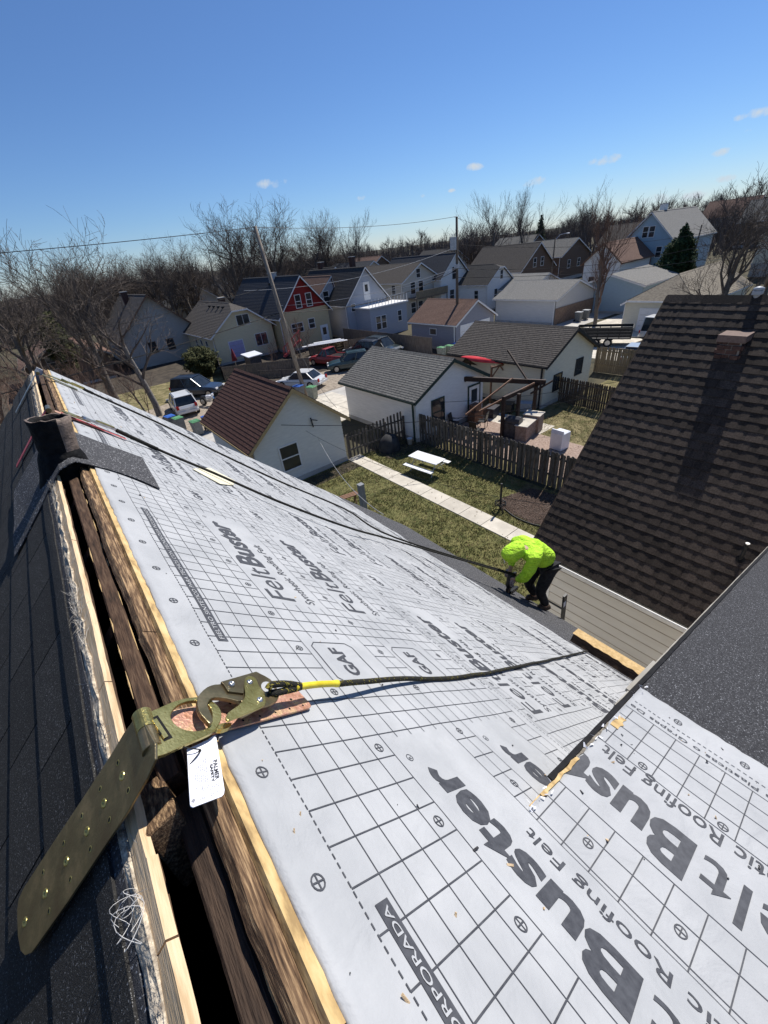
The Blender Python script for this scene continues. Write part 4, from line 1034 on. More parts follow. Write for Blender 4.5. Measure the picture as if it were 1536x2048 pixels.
# gloved hands closing on the grip: palm and five fingers each
def hand(root, fwd, side):
    root = Vector(W3(*root)); f = (fx * fwd[0] + fy * fwd[1] + Vector((0, 0, fwd[2]))).normalized(); dn = Vector((0, 0, -1)); dn = (dn - f * dn.dot(f)).normalized(); sd_ = f.cross(dn) * side
    pts = [(*root, .028), (*(root + f * .05), .034), (*(root + f * .085), .030)]; ed = [(0, 1), (1, 2)]
    for k, (off, ln_) in enumerate(((-.030, .070), (-.010, .080), (.010, .076), (.030, .060))):
        b0 = root + f * .085 + sd_ * off; b1 = b0 + (f * .75 + dn * .65) * ln_ * .45; b2 = b1 + (f * .05 + dn) * ln_ * .32; b3 = b2 + (dn * .7 - f * .7) * ln_ * .25; i = len(pts)
        pts += [(*b0, .0125), (*b1, .0115), (*b2, .0105), (*b3, .009)]; ed += [(2, i), (i, i + 1), (i + 1, i + 2), (i + 2, i + 3)]
    t0 = root + f * .03 - sd_ * .035; t1 = t0 + (f * .6 - sd_ * .4 + dn * .5) * .035; t2 = t1 + (f * .6 + sd_ * .3 + dn * .6) * .03; i = len(pts)
    pts += [(*t0, .015), (*t1, .013), (*t2, .010)]; ed += [(1, i), (i, i + 1), (i + 1, i + 2)]
    return skin('gloved_hand', pts, ed, M['glove'], man, sub=1)
hand(J['wN'], (.6, -.25, -.55), 1); hand(J['wF'], (.3, .4, -.75), -1)
MB().tube([W3(.57, .10, 1.24), W3(.575, .11, 1.18), W3(.565, .105, 1.10)], .006, 6).build('drawstring', M['white_trim'], man)
# nail gun held down against the eave
ng = thing('nail_gun', 'black pneumatic nail gun held low by the bending roofer', 'nail gun', W3(.36, .02, .5))
bevel(MB().beam(W3(.50, .02, .92), W3(.53, .02, .68), .075, .075, tuple(fx)).build('motor_housing', M['tool_black'], ng), .012)
bevel(MB().beam(W3(.53, .02, .69), W3(.55, .02, .52), .045, .05, tuple(fx)).build('nose', M['boot'], ng), .006)
bevel(MB().beam(W3(.46, .06, .86), W3(.37, .10, .82), .035, .045).build('handle', M['tool_black'], ng), .008)
bevel(MB().beam(W3(.53, .0, .58), W3(.28, .16, .42), .05, .05).build('magazine', M['tool_black'], ng), .006)
MB().beam(W3(.50, .055, .61), W3(.42, .10, .56), .004, .034).build('maker_label', M['tag_white'], ng)
# ladder leaning on the eave beside his feet
ld = thing('ladder', 'black ladder head rising above the eave beside the roofer', 'ladder', (4.42, 2.1, 0))
for y in (1.93, 2.28):
    MB().beam((5.05, y, 0), (4.40, y, 5.42), .028, .075, (1, 0, 0)).build('rail', M['tool_black'], ld)
for k in range(17):
    z = .3 + k * .3; x = 5.05 - .65 * z / 5.42; MB().tube([(x, 1.93, z), (x, 2.28, z)], .015, 8).build('rung', M['tool_black'], ld)
MB().beam((4.375, 1.905, 5.32), (4.39, 1.905, 5.22), .004, .05, (1, 0, 0)).build('rail_label', M['tag_white'], ld)

# ================================================================== NEIGHBOUR'S STEEP BROWN ROOF
NA = R(46); NC, NS = math.cos(NA), math.sin(NA); NX, NZ, NY = 5.52, 4.93, 3.23; NL = 3.5 / NC
def Nf(v, y, h=0.0):            # v measured up the slope from the eave
    return (NX + v * NC - h * NS, y, NZ + v * NS + h * NC)
nb = thing('neighbour_house', 'neighbouring house with steep dark brown shingle roof and beige clapboard wall', 'house', (9, 0, 0))
RXm = NX + NL * NC
MB().prism([(0, -6), (NL, -6), (NL, NY), (0, NY)], Nf, -.04, -.012).build('roof_deck', M['old_wood_dark'], nb)
def Nb(v, y, h=0.0): return (2 * RXm - (NX + v * NC - h * NS), y, NZ + v * NS + h * NC)
MB().prism([(0, -6), (NL, -6), (NL, NY), (0, NY)], Nb, -.04, .004).build('back_slope', M['shingle_brown'], nb)
# laminated shingles: strips with random teeth, one object each
EXP = .145; SW = .914; sm_ = []
for k in range(6):
    r = random.Random(60 + k); mb = MB()
    def slab(x0, x1, y0, y1, ha, hb, mi, th=.0022):
        mb.add([(x0, y0, ha), (x1, y0, ha), (x1, y1, hb), (x0, y1, hb), (x0, y1, hb - th - .0022), (x1, y1, hb - th - .0022), (x0, y0, ha - .003), (x1, y0, ha - .003)],
               [(0, 3, 2, 1), (3, 4, 5, 2), (0, 6, 4, 3), (1, 2, 5, 7)], mi)
    slab(0, SW - .002, 0, EXP + .004, .0005, .0105, 0)
    x = r.uniform(0, .05)
    while x < SW - .06:
        w = r.uniform(.07, .20); w = min(w, SW - x); slab(x, x + w, 0, EXP + .007, .0030, .0135, 1); x += w + r.uniform(.04, .15)
    o = fix_normals(mb.build('shingle', [M['shingle_brown'], M['shingle_tooth']], None, local=True)); sm_.append(o.data); bpy.data.objects.remove(o)
nrow = int(NL / EXP); spots = []; rest = []
r = random.Random(77)
for row in range(nrow + 1):
    v_top = min(NL, (row + 1) * EXP); off = r.uniform(0, .9)
    
    first = True; yy = NY
    k = 0; start = NY - SW - (row * .311) % (SW - .04)
    ys = []; y = start
    while y > -5.8: ys.append((y, SW)); y -= SW
    if start + SW < NY - .01: ys.insert(0, (start + SW, NY - start - SW))
    for y, w in ys:
        (spots if y > -1.2 else rest).append((v_top, y, w))
def Nd(u, y, h=0.0): return Nf(-u, y, h)      # u runs down the slope
for o, (v, y, w) in zip(place_pieces('shingle', sm_, Nd, [(-v, y, 0.001) for v, y, w in spots], nb, 5), spots):
    if w < SW: o.scale = (w / SW, 1, 1)
# trim the far rake: the end strips that reach past it are shortened by a closing row of half tabs
mb = MB()
for v, y, w in rest:
    mb.add([Nf(v, y, .001), Nf(v, y + SW - .002, .001), Nf(v - EXP - .012, y + SW - .002, .007), Nf(v - EXP - .012, y, .007), Nf(v - EXP - .012, y + SW, .001), Nf(v - EXP - .012, y, .001)], [(0, 1, 2, 3), (3, 2, 4, 5)])
mb.build('hidden_shingles', M['shingle_brown'], nb, kind='stuff')
cap = []
for k in range(30):
    y = NY - .3 - k * .28; mb = MB()
    mb.add([Nf(NL - .14, y, .010), Nf(NL + .005, y, .014), Nb(NL - .14, y, .010), Nf(NL - .14, y + .30, .016), Nf(NL + .005, y + .30, .020), Nb(NL - .14, y + .30, .016)], [(0, 1, 4, 3), (1, 2, 5, 4), (0, 3, 3)][:2])
    mb.build('ridge_cap', M['shingle_brown'], nb)
MB().prism([(0, 0), (NL, 0), (NL, .02), (0, .02)], lambda a, b, h: Nf(a, NY + .001 + b, h), -.16, -.002).build('rake_board', M['old_wood_dark'], nb)
# walls: beige boards one by one on the side that faces us, plain elsewhere
WX = NX + .28; WY = NY - .33
boards = []
z = NZ - .02; e = .205; k = 0
while z > .6:
    mb = MB(); z1 = z - e
    zb_ = z1 + .014; mb.add([(WX, -5.5, z), (WX, WY, z), (WX - .026, WY, zb_), (WX - .026, -5.5, zb_), (WX, -5.5, zb_), (WX, WY, zb_)], [(0, 3, 2, 1), (3, 4, 5, 2), (1, 2, 5)])
    mb.build('siding_board', M['beige_board'], nb)
    MB().box2((WX - .0295, -5.5, z1 + .008), (WX - .0265, WY - .034, z1 + .020)).build('lap_shade_strip', M['lap_shade'], nb); z = z1; k += 1  # thin darker strip at each lap, a painted stand-in for the shade line
MB().box2((WX + .001, -5.5, 0), (WX + .12, WY - .002, NZ + .1)).build('wall', M['old_wood'], nb)  # dark backing, its colour standing in for shade in the gaps between boards
MB().box2((WX - .03, WY - .03, 0), (WX + .03, WY + .02, NZ - .02)).build('corner_board', M['white_trim'], nb)
MB().prism([(WX + .125, 0), (2 * RXm - WX, 0), (2 * RXm - WX, NZ), (RXm, NZ + NL * NS - .25), (WX + .125, NZ + .1)], lambda a, b, h: (a, WY - .1 + h, b), -.04, .04).build('gable_wall', M['beige_board'], nb)
# white gutter along the eave
mb = MB(); pr = [(NX + .03, NZ - .015), (NX - .085, NZ - .012), (NX - .09, NZ - .022), (NX - .08, NZ - .09), (NX - .03, NZ - .11), (NX + .03, NZ - .11)]
mb.add([(x, y, z) for y in (-6, NY + .02) for x, z in pr], [(i, i + 1, i + 7, i + 6) for i in range(1, 5)] + [tuple(range(6)), tuple(range(6, 12))])
mb.build('gutter', M['white_trim'], nb)
MB().tube([(NX - .088, -6, NZ - .008), (NX - .088, NY + .02, NZ - .004)], .013, 6).build('gutter_lip', M['white_trim'], nb)
MB().box2((NX + .03, -6, NZ - .09), (WX, NY, NZ - .07)).build('soffit', M['beige_flash'], nb)
# brick chimney: courses of single bricks round a mortar core
cv = Nf(NL - .80, 1.93); cx0, cy0 = cv[0], cv[1]; zt = cv[2] + .15
ch = thing('chimney', 'squat brick chimney on the slope of the neighbouring brown roof', 'chimney', (cx0, cy0, cv[2]))
HWx, HWy = .19, .15
MB().box2((cx0 - HWx + .012, cy0 - HWy + .012, cv[2] - .5), (cx0 + HWx - .012, cy0 + HWy - .012, zt - .07)).build('mortar_core', M['mortar'], ch)
bms = MB().box((0, 0, 0), (.20, .09, .057)).build('brick', M['brick'], None, local=True); bd = bms.data; bpy.data.objects.remove(bms)
zz = cv[2] - .30; c = 0
while zz < zt - .10:
    for side in range(4):
        Lh = HWx if side % 2 == 0 else HWy; n_ = 2
        for i in range(n_):
            a = -Lh + (i + .5) * (2 * Lh / n_) + (.03 if c % 2 else -.03) * (1 if i else 1)
            p = ((cx0 + a, cy0 - HWy + .045) if side == 0 else (cx0 + a, cy0 + HWy - .045) if side == 2 else (cx0 - HWx + .045, cy0 + a) if side == 1 else (cx0 + HWx - .045, cy0 + a))
            o = bpy.data.objects.new('brick', bd); COL.objects.link(o); o.parent = ch; o.location = Vector((p[0], p[1], zz)) - ch.location; o.rotation_euler = (0, 0, 0 if side % 2 == 0 else math.pi / 2)
            o.scale = ((2 * Lh / n_ - .012) / .20, 1, 1)
    zz += .068; c += 1
MB().box2((cx0 - HWx - .03, cy0 - HWy - .03, zt - .10), (cx0 + HWx + .03, cy0 + HWy + .03, zt)).build('cap_stone', M['brick_cap'], ch)
# metal flue at the ridge and thin vent pipe low on the slope
fl_ = thing('ridge_flue', 'grey sheet metal flue cowl on the ridge behind the brick chimney', 'flue', Nf(NL, 1.98))
q = Vector(Nf(NL, 1.98)); MB().lathe(q, [(.045, -.2), (.045, .08), (.07, .085), (.07, .11), (.03, .13), (.001, .135)], 16).build('cowl', M['transformer'], fl_, smooth=True)
bevel(MB().box(q + Vector((0, 0, .05)), (.14, .12, .06)).build('saddle', M['transformer'], fl_), .01)
vp = thing('vent_pipe', 'thin black vent pipe low on the neighbouring brown roof', 'vent pipe', Nf(.95, .60))
q = Vector(Nf(1.12, .55)); MB().tube([q - Vector((0, 0, .1)), q + Vector((0, 0, .26))], .022, 12).build('pipe', M['black_iron'], vp)
MB().tube([q + Vector((0, 0, .26)), q + Vector((0, 0, .275))], .025, 12).build('rim', M['steel'], vp)
MB().prism(ell((1.12 - .0, .55), .055, .05, 16), Nf, .010, .016).build('boot_flange', M['tar'], vp)

# ================================================================== GROUND
def hill(x, y):
    t = min(1, max(0, (x - 55) / 140)); t2 = min(1, max(0, (y - 90) / 200))
    return 3.2 * t * t * (3 - 2 * t) + 1.0 * t2 * t2
mb = MB(); xs = [-900, -500, -300, -200, -120, -60, -30, 0, 20, 40, 55, 62, 70, 80, 90, 100, 115, 130, 150, 175, 200, 260, 340, 500, 900]; ys = [-300, -120, -60, -30, 0, 20, 40, 60, 75, 90, 110, 135, 160, 190, 220, 260, 300, 400, 600, 900]
for x in xs:
    for y in ys: mb.V.append((x, y, hill(x, y) - .02))
for i in range(len(xs) - 1):
    for j in range(len(ys) - 1): a = i * len(ys) + j; mb.F.append((a, a + len(ys), a + len(ys) + 1, a + 1)); mb.I.append(0)
struct('ground', mb, M['field'], smooth=True)
sheet('dirt_yard', [(-12, 30.5), (33, 30.5), (33, 75), (-12, 75)], -.008, M['dirt'])
sheet('lawn', [(4, -4), (14.95, -4), (14.95, 17.5), (10.9, 18.2), (4, 18.2)], -.004, M['lawn'])
sheet('lawn', [(15.2, -4), (25.2, -4), (25.2, 16.2), (15.2, 16.2)], -.004, M['lawn2'])
sheet('lawn', [(25.4, -10), (32, -10), (32, 13.8), (25.4, 13.8)], -.004, M['lawn2'])
sheet('lawn', [(-8, 37.5), (15, 37.5), (15, 50), (-8, 50)], -.004, M['lawn2'])
sheet('alley', [(-40, 26.2), (140, 25.0), (140, 30.0), (-40, 31.2)], -.002, M['concrete_alley'])
def slabs(name, x0, x1, y0, y1, nx, ny, m, zt=.03, gap=.018, seed=1, label=None):
    r = random.Random(seed); base = struct(name, MB().box2((x0 + .01, y0 + .01, -.06), (x1 - .01, y1 - .01, zt - .02)), M['dirt'])
    dx, dy = (x1 - x0) / nx, (y1 - y0) / ny
    for i in range(nx):
        for j in range(ny):
            z = zt + r.uniform(-.004, .004); o = MB().box2((x0 + i * dx + gap / 2, y0 + j * dy + gap / 2, -.05), (x0 + (i + 1) * dx - gap / 2, y0 + (j + 1) * dy - gap / 2, z)).build('slab', m, base); bevel(o, .006, 1)
    return base
slabs('walkway', 10.80, 11.66, -2.0, 18.15, 1, 17, M['concrete'], seed=2)
slabs('driveway', 12.3, 17.5, 23.6, 30.2, 3, 4, M['concrete'], .012, .03, seed=3)
sheet('gravel_pad', [(15.2, 30.6), (24.5, 30.6), (25.0, 37.0), (20.0, 37.0), (15.2, 34)], .002, M['gravel'])
sheet('gravel_pad', [(3, 30.6), (12.5, 30.6), (12.5, 43), (3, 40)], .002, M['gravel'])
sheet('driveway', [(24.6, 30.6), (30.0, 30.6), (30.0, 44), (24.6, 44)], .004, M['concrete'])
sheet('driveway', [(36, 12.5), (75, 15), (75, 24.8), (36, 24.8)], .002, M['concrete'])
sheet('driveway', [(42, 30), (70, 29.8), (70, 36), (42, 36)], .002, M['concrete_alley'])
sheet('path', [(25.6, 8), (30, 8), (30, 9.6), (25.6, 9.6)], .003, M['concrete'])
sheet('patio', [(16.2, 7.0), (19.9, 7.0), (19.9, 16.6), (16.2, 16.6)], .006, M['patio_brick'])
sheet('patio_concrete', [(19.9, 12.0), (21.4, 12.0), (21.4, 16.6), (19.9, 16.6)], .006, M['concrete'])
sheet('mulch_bed', [(12.35, 8.95), (13.1, 9.35), (14.6, 8.9), (14.85, 7.0), (14.3, 6.2), (12.9, 6.3), (12.3, 7.3)], .008, M['mulch'])
sheet('soil_strip', [(6.0, 16.9), (10.95, 16.9), (10.95, 17.9), (6.0, 17.9)], .006, M['dirt'])
sheet('soil_strip', [(12.4, 16.3), (14.95, 15.6), (14.95, 18.2), (12.4, 18.2)], .006, M['dirt'])
# grass blades over the lawns in view
def tufts(name, boxes, n, m, hgt, seed, exclude=()):
    r = random.Random(seed); mb = MB(); tot = sum((b[1] - b[0]) * (b[3] - b[2]) for b in boxes)
    for b in boxes:
        for _ in range(int(n * (b[1] - b[0]) * (b[3] - b[2]) / tot)):
            x, y = r.uniform(b[0], b[1]), r.uniform(b[2], b[3])
            if any(e[0] < x < e[1] and e[2] < y < e[3] for e in exclude): continue
            if mnoise.noise(Vector((x * .8, y * .8, seed))) < -.25 + r.uniform(-.2, .2): continue
            for q in range(3):
                t = r.uniform(0, 6.28); w = .012; h = hgt * r.uniform(.5, 1.3); dx, dy = math.cos(t) * w, math.sin(t) * w; lx, ly = r.uniform(-.04, .04), r.uniform(-.04, .04)
                xx, yy = x + r.uniform(-.06, .06), y + r.uniform(-.06, .06)
                mb.V += [(xx - dx, yy - dy, -.004), (xx + dx, yy + dy, -.004), (xx + lx, yy + ly, h)]; k = len(mb.V); mb.F.append((k - 3, k - 2, k - 1)); mb.I.append(0)
    return mb.build(name, m, kind='stuff')
tufts('grass', [(4.2, 14.9, 3, 18)], 30000, M['blade'], .055, 1, [(10.75, 11.7, -5, 30), (12.4, 14.8, 6.3, 9.2)])
tufts('dry_grass', [(4.2, 14.9, 3, 18), (20, 25.2, 4, 14)], 22000, M['blade_dry'], .045, 2, [(10.75, 11.7, -5, 30), (12.4, 14.8, 6.3, 9.2)])
r = random.Random(4); mb = MB()
for _ in range(2600):
    x, y = r.uniform(12.4, 14.8), r.uniform(6.3, 9.25); s_ = r.uniform(.015, .05); t = r.uniform(0, 6.28)
    mb.box((x, y, .02), (s_, s_ * .4, .012), 0, Euler((r.uniform(-.5, .5), r.uniform(-.5, .5), t)).to_matrix())
mb.build('mulch_chips', M['chip'], kind='stuff')

# ================================================================== FENCES
def picket_mesh(w, h, t=.02, ear=.04):
    p = [(-w / 2, 0), (w / 2, 0), (w / 2, h - ear), (w / 2 - ear * .6, h), (-w / 2 + ear * .6, h), (-w / 2, h - ear)]
    return MB().prism(p, lambda a, b, hh: (a, hh, b), -t / 2, t / 2)
def fence(label, a, b, h, m, w=.14, pitch=.17, both=True, posts=2.4, point=.04, grp='wooden yard fences', rails=(.35, .85), seed=1, lean=.015, single=True, z0=.02, hb=None):
    a, b = Vector((*a, 0)), Vector((*b, 0)); d = (b - a); L = d.length; d.normalize(); nn = Vector((-d.y, d.x, 0))
    t = thing('wooden_fence', label, 'fence', tuple(a), 0, grp); r = random.Random(seed); an = math.atan2(d.y, d.x)
    n = int(L / pitch)
    meshes = []
    for k in range(4):
        o = picket_mesh(w * (1 + .06 * (k - 1.5)), h, ear=point).build('picket', m, None, local=True); meshes.append(o.data); bpy.data.objects.remove(o)
    if single:
        for i in range(n):
            o = bpy.data.objects.new('picket', r.choice(meshes)); COL.objects.link(o); o.parent = t
            side = (1 if (i % 2 or not both) else -1) * .038
            o.location = d * ((i + .5) * L / n) + nn * side + Vector((0, 0, z0 - r.uniform(0, .03))); o.rotation_euler = (r.uniform(-lean, lean), r.uniform(-lean, lean), an); o.scale = (1, 1, 1 if hb is None else 1 + (hb / h - 1) * i / n)
    else:
        mb = MB()
        for i in range(n):
            p = d * ((i + .5) * L / n) + a; k0 = len(mb.V)
            for dx, z in ((-.46, 0), (.46, 0), (.46, h - .03 + r.uniform(-.02, .01)), (-.46, h - .03 + r.uniform(-.02, .01))):
                for s_ in (-.01, .01): q = p + d * (dx * L / n) + nn * s_; mb.V.append((q.x, q.y, z))
            for f in ((0, 2, 4, 6), (1, 7, 5, 3), (0, 6, 7, 1), (4, 5, 7, 6), (2, 3, 5, 4)): mb.F.append(tuple(k0 + x for x in f)); mb.I.append(0)
        mb.build('fence_boards', m, t, kind='stuff')
    for q in rails:
        MB().beam(a + Vector((0, 0, h * q)), b + Vector((0, 0, h * q)), .04, .09).build('rail', m, t)
    k = 0.0
    while k <= L + .01:
        p = a + d * min(k, L); MB().box((p.x, p.y, (h - .02) / 2), (.09, .09, h - .02)).build('post', m, t); k += posts
    return t
fence('weathered shadowbox picket fence between lawn and brick patio', (15.08, 17.2), (15.35, 3.5), 1.68, M['picket'], .135, .118, True, 2.4, .045, seed=3)
fence('short shadowbox fence joining brown roofed garage and white garage', (10.95, 18.15), (14.75, 17.75), 1.45, M['picket'], .12, .235, False, 1.27, .04, seed=4, hb=1.75)
fence('weathered dog eared fence beyond the washing machine and patio', (25.3, 15.4), (23.9, 3.0), 1.62, M['picket_brown'], .125, .15, False, 2.4, .07, seed=5)
fence('tan board fence in front of the parked silver car', (32.4, 15.6), (32.4, 4.0), 1.85, M['fence_tan'], .14, .148, False, 2.4, .03, seed=6)
fence('tall grey brown board fence behind the dark parked cars', (30.25, 31.2), (30.25, 47), 1.8, M['fence_grey'], single=False, pitch=.15, posts=2.4, seed=7)
fence('dark board fence beside the shrub and yellow house', (13.2, 44.2), (15.5, 52), 1.6, M['fence_grey'], single=False, pitch=.15, seed=8)
fence('dark board fence below the white shed top', (13.2, 44.2), (20.3, 38.6), 1.35, M['fence_grey'], single=False, pitch=.15, seed=9)
fence('low grey board fence round the planter by the white sedan', (15.9, 41.2), (19.2, 36.9), .75, M['fence_grey'], single=False, pitch=.16, seed=10)
fence('dark low fence behind the red pickup', (24.2, 45.5), (30.1, 41.2), 1.2, M['fence_grey'], single=False, pitch=.16, seed=12)

# ================================================================== THINGS IN THE YARDS
# white folding picnic table with benches
pt = thing('picnic_table', 'white topped picnic table with attached benches on the lawn', 'picnic table', (12.75, 13.75, 0), R(96))
o = MB().box((0, 0, .735), (1.83, .76, .045)).build('table_top', M['white_plastic'], pt, local=True); bevel(o, .015)
for s_ in (-1, 1):
    o = MB().box((0, s_ * .68, .43), (1.83, .26, .035)).build('bench_seat', M['white_plastic'], pt, local=True); bevel(o, .012)
for x in (-.68, .68):
    for s_ in (-1, 1): MB().tube([(x, s_ * .10, .71), (x, s_ * .50, .02)], .018, 8).build('leg', M['transformer'], pt, local=True)
    MB().tube([(x, -.70, .40), (x, .70, .40)], .016, 8).build('bench_rail', M['transformer'], pt, local=True)
# garden stake with hose in the mulch bed
st = thing('garden_stand', 'black iron garden stake with a coiled hose beside the walkway', 'garden stand', (12.3, 8.85, 0))
MB().tube([(12.3, 8.85, 0), (12.3, 8.85, 1.25)], .045, 8).build('stake', M['black_iron'], st)
MB().tube([(12.3 + .22 * math.cos(t), 8.85 + .22 * math.sin(t), .25 + .03 * (i % 5)) for i, t in enumerate([k * .5 for k in range(50)])], .022, 6).build('hose_coil', M['black_iron'], st)
for t in (0, 2.1, 4.2): MB().tube([(12.3, 8.85, .35), (12.3 + .3 * math.cos(t), 8.85 + .3 * math.sin(t), .0)], .014, 6).build('leg', M['black_iron'], st)
hs = thing('garden_hose', 'black garden hose edging the mulch bed', 'hose', (12.5, 8, .03))
MB().tube(spl([Vector(p) for p in ((12.4, 8.7, .03), (12.2, 8.0, .03), (12.25, 7.2, .03), (12.6, 6.5, .03), (13.0, 6.1, .03))]), .028, 6).build('hose', M['black_iron'], hs)
# brown plank bench and weathered post near our eave
bn = thing('garden_bench', 'brown plank bench standing in the grass by the grey post', 'bench', (8.0, 14.15, 0), R(-12))
for y in (-.10, .02, .14): MB().box((0, y, .45), (1.25, .10, .035)).build('plank', M['brown_plank'], bn, local=True)
for x in (-.45, .45):
    MB().beam((x, -.14, .43), (x, .16, 0), .05, .04, (1, 0, 0)).build('leg', M['brown_plank'], bn, local=True); MB().beam((x, .14, .43), (x, -.16, 0), .05, .04, (1, 0, 0)).build('leg', M['brown_plank'], bn, local=True)
gp = thing('grey_post', 'weathered grey post standing on the lawn near our eave', 'post', (8.0, 12.7, 0))
fix_normals(MB().prism([(-.11, -.11), (.11, -.11), (.11, .11), (-.11, .11)], lambda a, b, h: (8.0 + a, 12.7 + b, h), 0, 1.62).build('post_body', M['grey_post'], gp)); MB().box((8.0, 12.7, 1.64), (.24, .24, .04)).build('post_cap', M['grey_post'], gp)
# bucket
bk = thing('bucket', 'white plastic bucket in the shade at the corner of the picket fence', 'bucket', (14.4, 16.9, 0))
MB().lathe((14.4, 16.9, 0), [(.001, .01), (.13, .01), (.16, .36), (.17, .36), (.17, .38), (.15, .38), (.13, .05), (.001, .05)], 18).build('pail', M['white_plastic'], bk, smooth=True)
MB().tube([(14.4 + .165 * math.cos(t), 16.9, .36 - .12 * math.sin(t)) for t in [math.pi * k / 8 for k in range(9)]], .005, 5).build('handle', M['steel'], bk)
# covered heap against the gate fence
hp = thing('covered_heap', 'dark tarpaulin covered heap against the short joining fence', 'heap', (13.2, 17.3, 0))
mb = MB(); mb.lathe((13.2, 17.3, 0), [(.65, 0), (.62, .3), (.5, .62), (.25, .85), (.001, .9)], 16); mb.V = [tuple(Vector(v) + Vector((1, .4, .6)) * .12 * mnoise.noise(Vector(v) * 2.6)) for v in mb.V]
mb.build('tarpaulin', mat('tarp', (.02, .02, .022), (.055, .055, .055), scale=3), hp, smooth=True)
# white washing machine on the patio
wm = thing('washing_machine', 'old white top loading washing machine standing on the brick patio', 'washing machine', (18.95, 10.25, 0), R(-4))
bevel(MB().box((0, 0, .47), (.70, .68, .90)).build('cabinet', M['white_enamel'], wm, local=True), .02)
bevel(MB().box((.02, -.02, .925), (.62, .52, .018)).build('lid', M['white_enamel'], wm, local=True), .008)
fix_normals(MB().prism([(0, 0), (.13, 0), (.10, .17), (.03, .17)], lambda a, b, h: (-.35 + a, h, .92 + b), -.33, .33).build('control_panel', M['white_enamel'], wm, local=True))
for y in (-.2, .1): MB().lathe((-.235, y, 1.0), [(.001, .02), (.03, .02), (.03, 0)], 12, 0, Euler((0, R(75), 0)).to_matrix()).build('dial', M['steel'], wm, local=True)
# pergola of dark stained posts and beams
pg = thing('pergola', 'dark brown stained timber pergola frame leaning over the patio', 'pergola', (18.6, 15.5, 0))
posts = [((18.45, 17.4), 2.75), ((18.3, 13.4), 2.35), ((19.15, 13.05), 2.35), ((21.1, 13.3), 2.35), ((20.9, 17.3), 2.55)]
for (x, y), h in posts: MB().box((x, y, h / 2), (.16, .16, h)).build('post', M['pergola'], pg)
MB().beam((18.45, 17.5, 2.72), (21.4, 12.9, 2.42), .16, .26).build('beam', M['pergola'], pg)
MB().beam((18.2, 13.35, 2.28), (21.6, 13.35, 2.32), .14, .22).build('beam', M['pergola'], pg)
MB().beam((16.4, 17.45, 2.05), (20.9, 17.2, 2.30), .10, .14).build('beam', M['pergola'], pg)
MB().beam((18.5, 17.4, 2.2), (19.1, 16.5, 2.65), .07, .09).build('brace', M['pergola'], pg)
MB().beam((16.6, 14.6, 1.6), (20.3, 14.35, 2.7), .06, .09).build('fallen_rafter', M['brown_plank'], pg)
MB().beam((17.0, 14.0, 1.8), (20.6, 13.1, 2.55), .06, .09).build('fallen_rafter', M['brown_plank'], pg)
MB().beam((20.8, 13.5, 2.35), (21.4, 15.6, 3.9), .08, .10).build('leaning_pole', M['pergola'], pg)
MB().beam((20.6, 13.3, 1.9), (21.6, 12.6, 2.5), .07, .09).build('brace', M['pergola'], pg)
MB().beam((21.6, 13.9, 1.9), (20.9, 12.9, 2.45), .07, .09).build('brace', M['pergola'], pg)
MB().box((16.5, 17.3, 1.0), (.11, .11, 2.0)).build('post', M['pergola'], pg)
# barbecue grill and stone island
gr = thing('barbecue_grill', 'dark barbecue grill with rounded hood beside the patio island', 'grill', (18.7, 12.95, 0), R(10))
bevel(MB().box((0, 0, .45), (.55, 1.0, .86)).build('cabinet', M['grill'], gr, local=True), .02)
mb = MB(); mb.prism([(-.28, .88), (.28, .88), (.28, 1.02), (.18, 1.20), (-.05, 1.26), (-.24, 1.16), (-.28, 1.0)], lambda a, b, h: (a, h, b), -.42, .42); bevel(fix_normals(mb.build('hood', M['grill'], gr, local=True)), .03)
for s_ in (-1, 1): MB().box((0, s_ * .68, .86), (.42, .36, .03)).build('side_shelf', M['grill'], gr, local=True)
isl = thing('patio_island', 'brick kitchen island with pale worktop on the patio', 'island', (19.4, 12.5, 0), R(12))
MB().box((0, 0, .42), (1.9, .62, .84)).build('base', M['patio_brick'], isl, local=True); bevel(MB().box((0, 0, .87), (2.0, .72, .05)).build('worktop', M['concrete'], isl, local=True), .01)
MB().box((.75, .0, .50), (.7, .9, 1.0)).build('side_block', M['patio_brick'], isl, local=True); bevel(MB().box((.75, 0, 1.02), (.8, 1.0, .05)).build('worktop', M['concrete'], isl, local=True), .01)
# stacked crates, rolled bags and clutter under the pergola
for k, (x, y, z, w, d_, h_, mm, nm, lb) in enumerate([
        (19.3, 16.2, .35, .8, .6, .7, 'brown_plank', 'crate', 'brown wooden crate, lower one beside the white garage'), (19.3, 16.2, .90, .6, .5, .35, 'brown_plank', 'crate', 'small wooden crate stacked on the brown crate'),
        (20.6, 16.0, .30, .9, .7, .6, 'grill', 'storage_box', 'black storage box under the pergola'), (21.8, 15.6, .30, .7, .6, .55, 'tool_black', 'storage_box', 'black storage box behind the pergola'),
        (22.6, 14.9, .26, .6, .8, .5, 'transformer', 'storage_box', 'grey storage box beside the cream garage'), (17.2, 15.4, .20, .9, .5, .4, 'tool_black', 'storage_box', 'low black box behind the picket fence')]):
    t = thing(nm, lb, 'box' if nm != 'crate' else 'crate', (x, y, 0), R(7 * k))
    bevel(MB().box((0, 0, z), (w, d_, h_)).build('box_body', M[mm], t, local=True), .02); bevel(MB().box((0, 0, z + h_ / 2 + .015), (w + .05, d_ + .05, .03)).build('box_lid', M[mm], t, local=True), .01)
